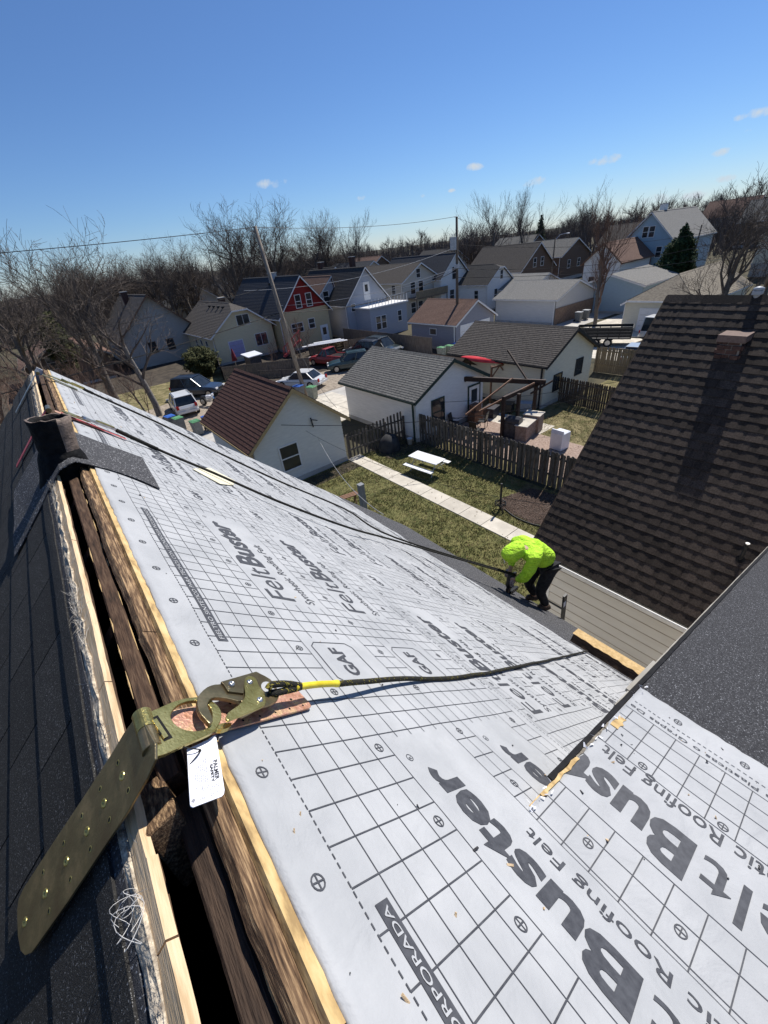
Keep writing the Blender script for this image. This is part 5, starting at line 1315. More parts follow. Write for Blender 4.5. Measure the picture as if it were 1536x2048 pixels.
def patio_chair(loc, rz, label):
    t = thing('patio_chair', label, 'chair', loc, rz, 'dark patio chairs under the pergola')
    bevel(MB().box((0, 0, .42), (.5, .5, .05)).build('seat', M['tool_black'], t, local=True), .02); bevel(MB().box((0, .24, .72), (.5, .04, .55), 0, Euler((R(-12), 0, 0)).to_matrix()).build('backrest', M['tool_black'], t, local=True), .02)
    for x in (-.22, .22):
        for y in (-.22, .22): MB().box((x, y, .2), (.03, .03, .4)).build('leg', M['tool_black'], t, local=True)
        MB().box((x * 1.1, 0, .62), (.04, .46, .03)).build('armrest', M['tool_black'], t, local=True)
    return t
patio_chair((17.6, 16.4, 0), R(20), 'dark patio chair nearest the white garage wall'); patio_chair((17.5, 14.7, 0), R(100), 'dark patio chair behind the picket fence, nearer the grill'); patio_chair((18.8, 15.2, 0), R(200), 'dark patio chair in the middle of the pergola')
# red kayak on a timber rack with a little plank roof beside it
kr = thing('kayak_rack', 'tall timber rack carrying the red kayak beside the cream garage', 'rack', (23.0, 18.6, 0))
for x, y in ((22.5, 17.6), (23.6, 17.2), (22.3, 20.4), (23.4, 20.6)): MB().box((x, y, 1.25), (.10, .10, 2.5)).build('post', M['brown_plank'], kr)
for y0, y1 in ((17.5, 17.2), (20.4, 20.6)): MB().beam((22.3, y0, 2.42), (23.8, y1, 2.42), .07, .12).build('crossbeam', M['brown_plank'], kr)
MB().beam((22.5, 17.6, 1.7), (23.1, 17.4, 2.4), .05, .07).build('brace', M['brown_plank'], kr); MB().beam((23.6, 17.2, 1.7), (23.1, 17.4, 2.4), .05, .07).build('brace', M['brown_plank'], kr)
ky = thing('kayak', 'bright red kayak lying upside down on the timber rack', 'kayak', (23.25, 18.7, 2.52), R(8))
mb = MB(); n = 20
for i in range(n + 1):
    t = -1 + 2 * i / n; w = .44 * (1 - abs(t) ** 2.4) ** .7 + .01; h = .24 * (1 - abs(t) ** 3) ** .6 + .02
    for j in range(9):
        a = math.pi * j / 8; mb.V.append((w * math.cos(a), t * 2.1, h * math.sin(a) ** .8 + .06 * t * t))
    if i:
        for j in range(8): a = (i - 1) * 9 + j; mb.F.append((a, a + 1, a + 10, a + 9)); mb.I.append(0)
mb.build('hull', M['kayak'], ky, local=True, smooth=True)
MB().tube([(.36, -1.5, .03), (.37, 0, .0), (.36, 1.5, .03)], .02, 6).build('gunwale', M['tail_red'], ky, local=True); MB().tube([(-.36, -1.5, .03), (-.37, 0, .0), (-.36, 1.5, .03)], .02, 6).build('gunwale', M['tail_red'], ky, local=True)
sh_ = thing('wood_shelter', 'small lean-to shelter with dark plank roof beside the red kayak', 'shelter', (21.8, 19.6, 0))
for x, y in ((20.5, 19.0), (22.0, 19.0), (20.5, 21.4), (22.0, 21.4)): MB().box((x, y, 1.3), (.1, .1, 2.6)).build('post', M['old_wood_dark'], sh_)
for k in range(7):
    a = k / 7; MB().beam((20.2 + a * 1.1, 18.8, 2.45 + a * .7), (20.2 + a * 1.1, 21.8, 2.45 + a * .7), .235, .03, (-.5, 0, .85)).build('roof_board', M['old_wood_dark'], sh_)
for k in range(7):
    a = k / 7; MB().beam((22.4 - a * 1.1, 18.8, 2.45 + a * .7), (22.4 - a * 1.1, 21.8, 2.45 + a * .7), .235, .03, (.5, 0, .85)).build('roof_board', M['old_wood_dark'], sh_)
# wheeled bins
def make_bin(name, body, lid):
    t = thing(name, 'bin', 'bin')
    mb = MB(); fix_normals(mb.add([(-.25, -.28, .08), (.25, -.28, .08), (.25, .28, .08), (-.25, .28, .08), (-.30, -.36, .98), (.30, -.36, .98), (.30, .36, .98), (-.30, .36, .98)], [(0, 1, 2, 3), (4, 5, 6, 7), (0, 1, 5, 4), (1, 2, 6, 5), (2, 3, 7, 6), (3, 0, 4, 7)]).build('tub', body, t, local=True))
    o = MB().box((0, 0, 1.01), (.64, .76, .05)).build('lid', lid, t, local=True); bevel(o, .02)
    MB().box((0, 0, 1.045), (.44, .5, .02)).build('lid_panel', lid, t, local=True)
    MB().tube([(-.28, .40, .95), (.28, .40, .95)], .018, 6).build('handle', M['tool_black'], t, local=True)
    for s_ in (-1, 1): MB().tube([(s_ * .26 - .03, .33, .12), (s_ * .26 + .03, .33, .12)], .12, 12).build('wheel', M['tyre'], t, local=True)
    return t
bins = {('g', 'b'): make_bin('wheeled_bin', M['bin_grey'], M['lid_blue']), ('g', 'g'): make_bin('wheeled_bin', M['bin_grey'], M['lid_green']), ('o', 'g'): make_bin('wheeled_bin', M['bin_olive'], M['lid_green']), ('d', 'd'): make_bin('wheeled_bin', M['bin_grey'], M['transformer'])}
used = set()
def put_bin(kind, x, y, rz, label, z=0):
    t = bins[kind]
    if kind in used: t = copy_tree(t, (x, y, z), R(rz), label, 'wheeled bins along the alley')
    else: used.add(kind); t.location = (x, y, z); t.rotation_euler = (0, 0, R(rz)); t['label'] = label; t['group'] = 'wheeled bins along the alley'
put_bin(('g', 'b'), 5.25, 33.2, 10, 'blue lidded bin, farther one behind the white hatchback'); put_bin(('g', 'g'), 5.55, 32.2, 8, 'bright green lidded bin beside the blue lid behind the hatchback')
put_bin(('g', 'g'), 6.2, 30.2, 5, 'green lidded bin nearest the felt covered roof'); put_bin(('g', 'b'), 7.1, 30.4, 5, 'blue lidded bin nearest the brown roofed garage')
put_bin(('o', 'g'), 15.5, 29.9, 20, 'pale bin with green lid at the foot of the utility pole'); put_bin(('g', 'b'), 15.0, 31.2, 20, 'dark blue lidded bin in front of the white sedan')
put_bin(('o', 'g'), 30.2, 29.8, 0, 'pale green bin, left one of the three behind the plank shelter'); put_bin(('o', 'g'), 31.1, 29.6, 4, 'pale green bin, middle one of the three behind the plank shelter'); put_bin(('g', 'b'), 32.1, 29.6, 0, 'grey bin, right one of the three behind the plank shelter')
put_bin(('d', 'd'), 50.4, 27.2, 0, 'grey bin, left one beside the tan brick garage'); put_bin(('d', 'd'), 51.8, 27.1, 0, 'grey bin, right one beside the tan brick garage')
r = random.Random(71); mb = MB()
for _ in range(2600):
    x, y = r.choice([(r.uniform(4.5, 14.9), r.uniform(4, 17.8)), (14.9 - abs(r.gauss(0, .5)), r.uniform(4, 17)), (r.uniform(16, 25), r.uniform(6, 16))]); s_ = r.uniform(.02, .05); t = r.uniform(0, 6.28)
    mb.box((x, y, .045), (s_, s_ * .7, .004), 0, Euler((r.uniform(-.6, .6), r.uniform(-.6, .6), t)).to_matrix())
mb.build('fallen_leaves', mat('leaf_litter', (.10, .06, .03), (.30, .20, .11), scale=2, rough=.9), kind='stuff')

# ================================================================== GARAGES AND HOUSES
def window_(mb_parent, fr, a, z, w, h, trim, mull=1, hb=True, depth=.03, pane=None):
    """fr(a, z, out) -> point on the wall; frame is a part, its pane and bars are sub-parts"""
    t = .07; f = MB()
    f.prism([(a - w / 2 - t, z - h / 2 - t), (a + w / 2 + t, z - h / 2 - t), (a + w / 2 + t, z - h / 2), (a - w / 2 - t, z - h / 2)], fr, 0, depth + .02)
    f.prism([(a - w / 2 - t, z + h / 2), (a + w / 2 + t, z + h / 2), (a + w / 2 + t, z + h / 2 + t), (a - w / 2 - t, z + h / 2 + t)], fr, 0, depth)
    f.prism([(a - w / 2 - t, z - h / 2), (a - w / 2, z - h / 2), (a - w / 2, z + h / 2), (a - w / 2 - t, z + h / 2)], fr, 0, depth)
    f.prism([(a + w / 2, z - h / 2), (a + w / 2 + t, z - h / 2), (a + w / 2 + t, z + h / 2), (a + w / 2, z + h / 2)], fr, 0, depth)
    fo = fix_normals(f.build('window', trim, mb_parent, local=True))
    p = MB().prism([(a - w / 2, z - h / 2), (a + w / 2, z - h / 2), (a + w / 2, z + h / 2), (a - w / 2, z + h / 2)], fr, .002, .008); fix_normals(p.build('pane', pane or GLASS, fo, local=True))
    for k in range(1, mull): q = a - w / 2 + w * k / mull; fix_normals(MB().prism([(q - .025, z - h / 2), (q + .025, z - h / 2), (q + .025, z + h / 2), (q - .025, z + h / 2)], fr, .008, depth - .005).build('glazing_bar', trim, fo, local=True))
    if hb: fix_normals(MB().prism([(a - w / 2, z - .03), (a + w / 2, z - .03), (a + w / 2, z + .03), (a - w / 2, z + .03)], fr, .008, depth - .008).build('glazing_bar', trim, fo, local=True))
    return fo
def gable_house(name, label, cat, x, y, w, l, eave, peak, wallm, roofm, trim=None, gablem=None, gz=None, wins=(), doors=(), over=.35, clip=None, course=.17, lap=.2, rz=0, chim=None, vents=(), group=None, z0=0, px=.5, found=.3, wtrim=None):
    trim = trim or M['white_trim']; t = thing(name, label, cat, (x, y, z0), R(rz), group)
    xm = w * px; body = MB()
    for xx in (0, w): MB().box2((xx - .05 if xx else 0, .01, -1.5), (xx if xx else .05, l - .01, eave)).build('side_wall', wallm, t, local=True)
    prof = [(0, -1.5), (w, -1.5), (w, eave), (xm, peak), (0, eave)]
    if clip: zc, cy = clip; f = (zc - eave) / (peak - eave); prof = [(0, -1.5), (w, -1.5), (w, eave), (w - (w - xm) * f, zc), (xm * f, zc), (0, eave)]
    fix_normals(MB().prism(prof, lambda a, b, h: (a, h, b), 0, .06).build('front_wall', wallm, t, local=True))
    fix_normals(MB().prism([(0, -1.5), (w, -1.5), (w, eave), (xm, peak), (0, eave)], lambda a, b, h: (a, l - .06 + h, b), 0, .06).build('back_wall', wallm, t, local=True))
    def span(z):
        if z <= eave: return 0, w
        f = min(1, (z - eave) / (peak - eave)); return xm * f, w - (w - xm) * f
    ztop = clip[0] if clip else peak - .05
    if lap:
        mb = MB(); z = .25
        while z < ztop - .02:
            z1 = min(z + lap, ztop); a0, b0 = span(z); a1, b1 = span(z1)
            mi = 1 if (gablem and z >= gz - .01) else 0
            mb.add([(a0, -.024, z), (b0, -.024, z), (b1, -.004, z1), (a1, -.004, z1), (a0, -.001, z), (b0, -.001, z)], [(0, 1, 2, 3), (0, 4, 5, 1)], mi); z = z1
        mb.build('front_siding', [wallm, gablem or wallm], t, local=True, kind='stuff')
        mb = MB(); z = .25
        while z < eave - .02:
            z1 = min(z + lap, eave)
            for xx, s_ in ((0, -1), (w, 1)): mb.add([(xx + s_ * .024, 0, z), (xx + s_ * .024, l, z), (xx + s_ * .004, l, z1), (xx + s_ * .004, 0, z1), (xx, 0, z), (xx, l, z)], [(0, 1, 2, 3), (0, 4, 5, 1)])
            z = z1
        mb.build('side_siding', wallm, t, local=True, kind='stuff')
    if found: MB().box2((-.035, -.035, -1.5), (w + .035, l + .035, .24)).build('foundation', M['concrete_alley'], t, local=True)
    # roof
    deck, sh = MB(), MB()
    for s_ in (0, 1):
        xe = -over if s_ == 0 else w + over; run = (xm - xe) if s_ == 0 else (xm - xe); slope = (peak - eave) / (xm if s_ == 0 else (w - xm))
        ze = eave - over * slope; L = math.hypot(abs(run), peak - ze)
        zz = lambda q: ze + (peak - ze) * q
        def ys(q):
            if clip and zz(q) > clip[0]: return -over + (zz(q) - clip[0]) / (peak - clip[0]) * (clip[1] + over)
            return -over
        n = max(3, int(L / course)); X = lambda q: xe + run * q
        qs = [0, 1] if not clip else [0, (clip[0] - ze) / (peak - ze), 1]
        for i in range(len(qs) - 1):
            a, b = qs[i], qs[i + 1]
            deck.add([(X(a), ys(a), zz(a) + .02), (X(a), l + over, zz(a) + .02), (X(b), l + over, zz(b) + .02), (X(b), ys(b) if b < 1 or not clip else clip[1], zz(b) + .02),
                      (X(a), ys(a), zz(a) - .10), (X(a), l + over, zz(a) - .10), (X(b), l + over, zz(b) - .10), (X(b), ys(b) if b < 1 or not clip else clip[1], zz(b) - .10)],
                     [(0, 1, 2, 3), (7, 6, 5, 4), (0, 4, 5, 1), (0, 3, 7, 4), (1, 5, 6, 2)])
        for k in range(n):
            a, b = k / n, min(1, (k + 1.15) / n)
            sh.add([(X(a), ys(a) - .02, zz(a) + .058), (X(a), l + over + .02, zz(a) + .058), (X(b), l + over + .02, zz(b) + .036), (X(b), ys(b) - .02, zz(b) + .036), (X(a), ys(a) - .02, zz(a) + .022), (X(a), l + over + .02, zz(a) + .022)], [(0, 1, 2, 3), (0, 4, 5, 1), (0, 3, 4)])
        # rake and eave boards
        fasc = MB(); q1 = 1 if not clip else (clip[0] - ze) / (peak - ze)
        fasc.add([(X(0), -over - .03, zz(0) + .02), (X(q1), -over - .03, zz(q1) + .02), (X(q1), -over - .03, zz(q1) - .16), (X(0), -over - .03, zz(0) - .16), (X(0), -over, zz(0) + .02), (X(q1), -over, zz(q1) + .02), (X(q1), -over, zz(q1) - .16), (X(0), -over, zz(0) - .16)],
                 [(0, 1, 2, 3), (4, 7, 6, 5), (0, 4, 5, 1), (3, 2, 6, 7), (0, 3, 7, 4), (1, 5, 6, 2)])
        fix_normals(fasc).build('rake_board', trim, t, local=True) if False else fix_normals(fasc.build('rake_board', trim, t, local=True))
        o = MB().box2((X(0) - .05, -over, ze - .09), (X(0) + .02, l + over, ze + .012)).build('gutter', trim, t, local=True)
    if clip:
        xl, xr = xm * (clip[0] - eave) / (peak - eave), w - (w - xm) * (clip[0] - eave) / (peak - eave)
        deck.add([(xl, -over, clip[0] + .03), (xr, -over, clip[0] + .03), (xm, clip[1], peak + .03), (xl, -over, clip[0] - .08), (xr, -over, clip[0] - .08)], [(0, 1, 2), (0, 3, 4, 1)])
        fix_normals(MB().box2((xl - .05, -over - .04, clip[0] - .13), (xr + .05, -over - .005, clip[0] + .02)).build('rake_board', trim, t, local=True))
    fix_normals(deck.build('roof', roofm, t, local=True)); fix_normals(sh.build('roof_shingles', roofm, t, local=True, kind='stuff'))
    MB().prism([(-.12, -.06), (0, .03), (.12, -.06), (.10, -.09), (0, .0), (-.10, -.09)], lambda a, b, h: (xm + a, h, peak + .05 + b), (clip[1] if clip else -over - .02), l + over + .02).build('ridge_cap', roofm, t, local=True)
    frs = {'F': lambda a, z, o: (a, -.024 - o, z), 'L': lambda a, z, o: (-.024 - o, a, z), 'R': lambda a, z, o: (w + .024 + o, a, z)}
    for (sd_, a, z, ww, hh, *m_) in wins: window_(t, frs[sd_], a, z, ww, hh, wtrim or trim, *(m_ or []))
    for (sd_, a, ww, hh, dmat, *g) in doors:
        fr = frs[sd_]; zb = .05 if not g else g[0]
        d_ = fix_normals(MB().prism([(a - ww / 2, zb), (a + ww / 2, zb), (a + ww / 2, zb + hh), (a - ww / 2, zb + hh)], fr, .0, .03).build('door', dmat, t, local=True))
        fix_normals(MB().prism([(a - ww / 2 - .09, zb + hh), (a + ww / 2 + .09, zb + hh), (a + ww / 2 + .09, zb + hh + .1), (a - ww / 2 - .09, zb + hh + .1)], fr, .0, .045).build('door_frame', trim, t, local=True))
        for s2 in (-1, 1): fix_normals(MB().prism([(a + s2 * (ww / 2 + .045) - .045, zb), (a + s2 * (ww / 2 + .045) + .045, zb), (a + s2 * (ww / 2 + .045) + .045, zb + hh), (a + s2 * (ww / 2 + .045) - .045, zb + hh)], fr, .0, .045).build('door_frame', trim, t, local=True))
        if ww < 1.4: fix_normals(MB().prism([(a - ww * .28, zb + hh * .5), (a + ww * .28, zb + hh * .5), (a + ww * .28, zb + hh * .9), (a - ww * .28, zb + hh * .9)], fr, .03, .036).build('door_pane', GLASS, d_, local=True))
        else:
            for k in range(1, 4): fix_normals(MB().prism([(a - ww / 2 + .05, zb + hh * k / 4 - .012), (a + ww / 2 - .05, zb + hh * k / 4 - .012), (a + ww / 2 - .05, zb + hh * k / 4 + .012), (a - ww / 2 + .05, zb + hh * k / 4 + .012)], fr, .03, .036).build('panel_joint', M['beige_flash'], d_, local=True))
    for s2, yy in ((0, .12), (1, l - .12)):
        xx = (-.09 if s2 == 0 else w + .09)
        MB().box((xx, yy, (eave - .1) / 2), (.07, .09, eave - .1)).build('downspout', trim, t, local=True)
    if chim:
        cx_, cy_, ch_, cs, cm = chim; MB().box2((cx_ - cs, cy_ - cs, peak - 1.5), (cx_ + cs, cy_ + cs, peak + ch_)).build('chimney', cm, t, local=True); MB().box2((cx_ - cs - .06, cy_ - cs - .06, peak + ch_ + .002), (cx_ + cs + .06, cy_ + cs + .06, peak + ch_ + .10)).build('chimney_cap', M['concrete_alley'], t, local=True)
    for (vx, vy) in vents:
        zr = peak - abs(vx - xm) / max(xm, .1) * (peak - eave) if vx < xm else peak - (vx - xm) / (w - xm) * (peak - eave)
        MB().box((vx, vy, zr + .12), (.32, .32, .18)).build('roof_vent', M['black_iron'], t, local=True)
    return t
def wm_(n, c, c2=None): return mat(n, c, c2 or tuple(v * 1.12 for v in c), scale=2.5, rough=.75, stretch=(1, .5, 4))
def rm_(n, c, c2, sc=7): return mat(n, c, c2, scale=sc, rough=.95, stretch=(1, 1, 3), detail=8, bump=.4, bscale=50)
WHT, GRYW, CRM = wm_('wall_white', (.70, .69, .66)), wm_('wall_grey_white', (.56, .55, .52)), wm_('wall_cream', (.62, .58, .46))
YEL, YEL2, REDG = wm_('wall_yellow', (.60, .53, .36)), wm_('wall_ochre', (.52, .42, .25)), wm_('gable_red', (.22, .018, .016))
BLG, BGE, BRK = wm_('wall_blue_grey', (.36, .385, .43)), wm_('wall_beige', (.50, .465, .40)), wm_('wall_brown', (.13, .09, .065))
BLU, GRG = wm_('wall_blue', (.34, .44, .50)), wm_('wall_garage_grey', (.27, .27, .30))
R_BR, R_GR, R_DK = rm_('roof_redbrown', (.040, .017, .013), (.115, .056, .042)), rm_('roof_grey', (.085, .083, .078), (.19, .185, .17)), rm_('roof_charcoal', (.028, .027, .027), (.075, .071, .067))
R_DB, R_TN, R_BL, R_LG = rm_('roof_darkbrown', (.045, .039, .034), (.11, .097, .085)), rm_('roof_brown', (.11, .062, .045), (.20, .125, .095)), rm_('roof_slate', (.026, .029, .036), (.064, .070, .080)), rm_('roof_pale', (.17, .165, .15), (.28, .27, .25))
DKTR, GNTR = M['black_iron'], wm_('trim_green', (.03, .05, .04))

gable_house('garage', 'white sided garage with red brown shingle roof and a window towards the lawn', 'garage', 5.75, 18.10, 5.0, 6.3, 2.72, 4.75, wm_('wall_cream_white', (.66, .645, .58)), R_BR, trim=M['tan_foam'], wtrim=M['white_trim'], wins=[('F', 1.75, 1.45, .95, 1.25, 1, True)], over=.36, course=.20, lap=.155)
g2 = gable_house('garage', 'white garage with grey shingle roof standing beside the pergola', 'garage', 14.85, 16.75, 5.75, 7.0, 2.62, 4.10, WHT, R_GR, trim=GNTR, wins=[('F', 1.75, 1.35, .95, 1.45, 1, True)], doors=[('F', 4.9, .95, 2.0, M['white_trim'])], over=.30, course=.17, lap=.13)
gable_house('garage', 'cream block garage with dark brown roof and two small windows', 'garage', 23.35, 14.25, 5.6, 7.6, 2.85, 4.35, CRM, R_DB, trim=DKTR, wins=[('F', 1.55, 1.35, .85, .95, 1, False), ('F', 4.0, 1.75, .75, .95, 1, False)], over=.30, course=.16, lap=.16)
gable_house('garage', 'grey garage with warm brown shingle roof by the tall pole', 'garage', 32.9, 30.4, 5.9, 6.6, 2.65, 4.35, GRG, R_TN, wins=[('L', 3.2, 1.7, .9, .55, 1, False)], doors=[('F', 2.9, 4.4, 2.2, M['white_trim'])], over=.30, course=.17, lap=.16)
# across the alley
gable_house('house', 'cream yellow bungalow with clipped gable and weathered grey roof', 'house', 15.6, 51.6, 7.4, 13.0, 3.45, 6.15, YEL, R_DB, gablem=None, clip=(5.45, 2.2), wins=[('F', 4.0, 4.35, 1.5, 1.05, 2, False), ('F', 5.7, 1.9, 1.5, 1.3, 2, False), ('L', 3, 1.9, .7, 1.2), ('L', 5, 1.9, .7, 1.2), ('L', 7, 1.9, .7, 1.2)],
            doors=[('F', 2.4, 1.7, 1.75, mat('lilac_board', (.36, .34, .55), (.42, .40, .62)), .55)], over=.5, course=.2, lap=.22, vents=[(3.0, 2.6), (3.0, 4.2), (3.0, 5.8), (3.0, 7.4)], chim=(4.4, 6.5, .35, .35, M['brick']))
gable_house('house', 'ochre house with red painted gable and white trimmed windows', 'house', 23.4, 49.6, 6.7, 16.0, 4.3, 8.0, YEL2, R_BL, gablem=REDG, gz=4.25, wins=[('F', 2.75, 5.35, .7, 1.35), ('F', 4.25, 5.35, .7, 1.35), ('F', 2.0, 2.55, 1.5, .95, 2, True), ('F', 4.05, 2.7, .8, 1.05), ('L', 4, 2.5, .8, 1.2), ('L', 9, 2.5, .8, 1.2)],
            doors=[('F', 5.7, .95, 2.1, M['white_trim'])], over=.45, course=.2, lap=.22, vents=[(2.6, 6.5)], chim=(3.1, 6.2, .4, .4, M['transformer']))
h3 = gable_house('house', 'blue grey house with upper deck and a white balcony door', 'house', 32.2, 48.4, 6.6, 13.0, 4.35, 7.9, BLG, R_DK, wins=[('F', 3.6, 1.9, .8, 1.6), ('F', 5.6, 2.1, .7, 1.3), ('F', 1.0, 3.6, .6, .8)], doors=[('F', 3.4, .85, 2.0, M['white_trim'], 4.15), ('F', 2.2, .9, 2.1, M['white_trim'])], over=.4, course=.2, lap=.22)
MB().box2((1.2, -3.2, 0), (7.3, -.04, 3.45)).build('porch_room', BLG, h3, local=True); MB().box2((1.0, -3.4, 3.452), (7.5, -.03, 3.60)).build('deck', M['white_trim'], h3, local=True)
for k in range(13): MB().box((1.1 + k * .52, -3.3, 4.05), (.05, .05, .9)).build('baluster', M['white_trim'], h3, local=True)
MB().box((4.2, -3.3, 4.52), (6.4, .07, .06)).build('handrail', M['transformer'], h3, local=True)
for a in (2.4, 3.3): window_(h3, lambda q, z, o: (q, -3.21 - o, z), a, 1.7, .7, 1.5, M['white_trim'])
window_(h3, lambda q, z, o: (q, -3.21 - o, z), 6.0, 2.0, .6, 1.2, M['white_trim'])
# its side wing with a brown roof
gable_house('house_wing', 'brown roofed side wing on the left of the blue grey house', 'house', 30.6, 53.0, 3.2, 8.0, 4.9, 7.3, BLG, R_TN, wins=[('F', 1.6, 5.0, .8, 1.2)], px=.85, over=.3)
h4 = gable_house('house', 'tall beige house with long wooden balcony across its back', 'house', 44.0, 51.0, 7.0, 14.0, 5.35, 7.3, BGE, R_DB, wins=[('F', 3.2, 6.0, .75, 1.1), ('F', 2.0, 4.2, .9, 1.5), ('F', 3.6, 4.2, .9, 1.5), ('F', 1.9, 1.6, .9, 1.4), ('F', 3.4, 1.6, .9, 1.4), ('L', 2, 4.2, .8, 1.2)], over=.45, lap=.22)
MB().box2((.9, -1.9, 2.85), (7.4, -.04, 3.0)).build('balcony_floor', M['fence_grey'], h4, local=True); MB().box2((.9, -1.92, 3.0), (7.4, -1.84, 3.85)).build('balcony_parapet', M['fence_tan'], h4, local=True)
for x in (1.0, 4.1, 7.3): MB().box((x, -1.8, 1.4), (.12, .12, 2.85)).build('balcony_post', M['fence_grey'], h4, local=True)
gable_house('house', 'pale grey house with dark slate roof behind the tall pole', 'house', 50.4, 49.6, 6.0, 14.0, 5.1, 7.9, WHT, R_BL, wins=[('F', 2.9, 5.3, .8, 1.6), ('F', 2.4, 2.4, .9, 1.4), ('F', 4.0, 2.5, .9, 1.3)], over=.4, lap=.22)
gable_house('house', 'small white house with charcoal roof and a bright gable', 'house', 54.2, 43.9, 5.8, 9.0, 3.75, 5.9, WHT, R_DK, wins=[('F', 3.2, 4.5, .6, 1.1), ('F', 2.0, 2.0, .7, 1.5), ('F', 4.6, 1.6, .7, 1.3), ('L', 2, 2.2, .7, 1.1)], over=.35, clip=(5.5, 1.2), lap=.2)
gable_house('house', 'brown brick house with steep dark gable among the bare trees', 'house', 68.6, 48.6, 10.0, 12.0, 3.6, 7.3, BRK, R_DB, wins=[('F', 4.0, 4.4, .8, 1.3), ('F', 6.2, 4.4, .8, 1.3)], z0=.3, lap=0)
gable_house('house', 'brown brick house with pale grey hipped looking roof', 'house', 83.0, 50.0, 10.0, 11.0, 4.0, 6.5, BRK, R_GR, wins=[('F', 3, 2.4, .9, 1.3), ('F', 6.5, 2.4, .9, 1.3)], z0=.8, lap=0)
gable_house('house', 'dark slate roofed house left of the pale grey house, far back', 'house', 46.0, 66.0, 9.0, 12.0, 5.2, 7.9, BGE, R_BL, lap=0, chim=(3.0, 4.0, .9, .4, M['brick']), wins=[('F', 3, 4, .8, 1.2)])
gable_house('house', 'brown roofed house behind the blue grey house', 'house', 39.0, 66.0, 7.0, 12.0, 5.0, 7.8, BGE, R_DK, lap=0, chim=(3.5, 4.0, .8, .4, M['brick']), wins=[('F', 3, 4, .8, 1.2)])
gable_house('garage', 'low white garage with pale shallow roof behind the tan brick garage', 'garage', 57.0, 38.5, 8.2, 8.0, 2.6, 4.1, WHT, R_LG, over=.3, lap=0, doors=[('F', 5.5, 3.0, 2.1, M['white_trim'])])
g5 = gable_house('garage', 'long pale garage with tan brick front and shallow roof', 'garage', 47.6, 28.6, 8.2, 8.5, 2.75, 4.2, GRYW, R_LG, over=.3, lap=0)
MB().box2((-.05, -.09, 0), (8.25, -.03, 1.75)).build('brick_front', mat('tan_brick', (.20, .135, .095), (.30, .21, .15), scale=6), g5, local=True)
gable_house('garage', 'blue grey garage with pale roof below the tall blue house', 'garage', 56.0, 30.6, 7.6, 9.0, 3.1, 4.2, BLU, R_LG, over=.35, lap=0, rz=-90)
gable_house('garage', 'broad garage with tan hipped shingle roof right of the bare maple', 'garage', 47.0, 20.6, 6.2, 13.0, 2.7, 4.65, CRM, mat('roof_olive', (.17, .145, .11), (.27, .235, .18), scale=5, rough=.95), clip=(2.8, 2.8), over=.35, course=.2, lap=.2, rz=-90, doors=[('F', 3, 3.0, 2.0, M['white_trim'])])
gable_house('house', 'tall blue house with steep pale grey roof and white paired windows', 'house', 76.0, 35.6, 7.0, 15.0, 5.0, 8.4, BLU, R_LG, wins=[('F', 3.0, 6.0, .7, 1.3), ('F', 3.9, 6.0, .7, 1.3), ('F', 5.4, 3.4, .7, 1.3), ('F', 1.2, 3.2, .6, 1.2), ('F', 4.1, 1.1, .7, 1.5), ('F', 5.4, .9, .7, 1.1), ('R', 3.5, 3.4, .8, 1.3)],
            z0=1.5, rz=-90, over=.4, lap=.25, chim=(3.0, 4.5, .8, .4, M['white_trim']))
gable_house('house', 'white house with brown trimmed gable behind the bare maple', 'house', 66.0, 35.9, 5.2, 9.0, 3.9, 6.1, WHT, R_TN, trim=M['brown_plank'], wins=[('F', 2.6, 3.6, .7, 1.2), ('F', 1.4, 1.4, .7, 1.2)], z0=.9, rz=-90, lap=0)
gable_house('house', 'olive cottage half hidden behind the bare trees at the right edge', 'house', 84.0, 20.5, 7.0, 10.0, 3.6, 6.2, CRM, R_DB, rz=-90, wins=[('F', 4, 4.2, 1.1, 1.1, 2, False)], z0=2.0, lap=0)
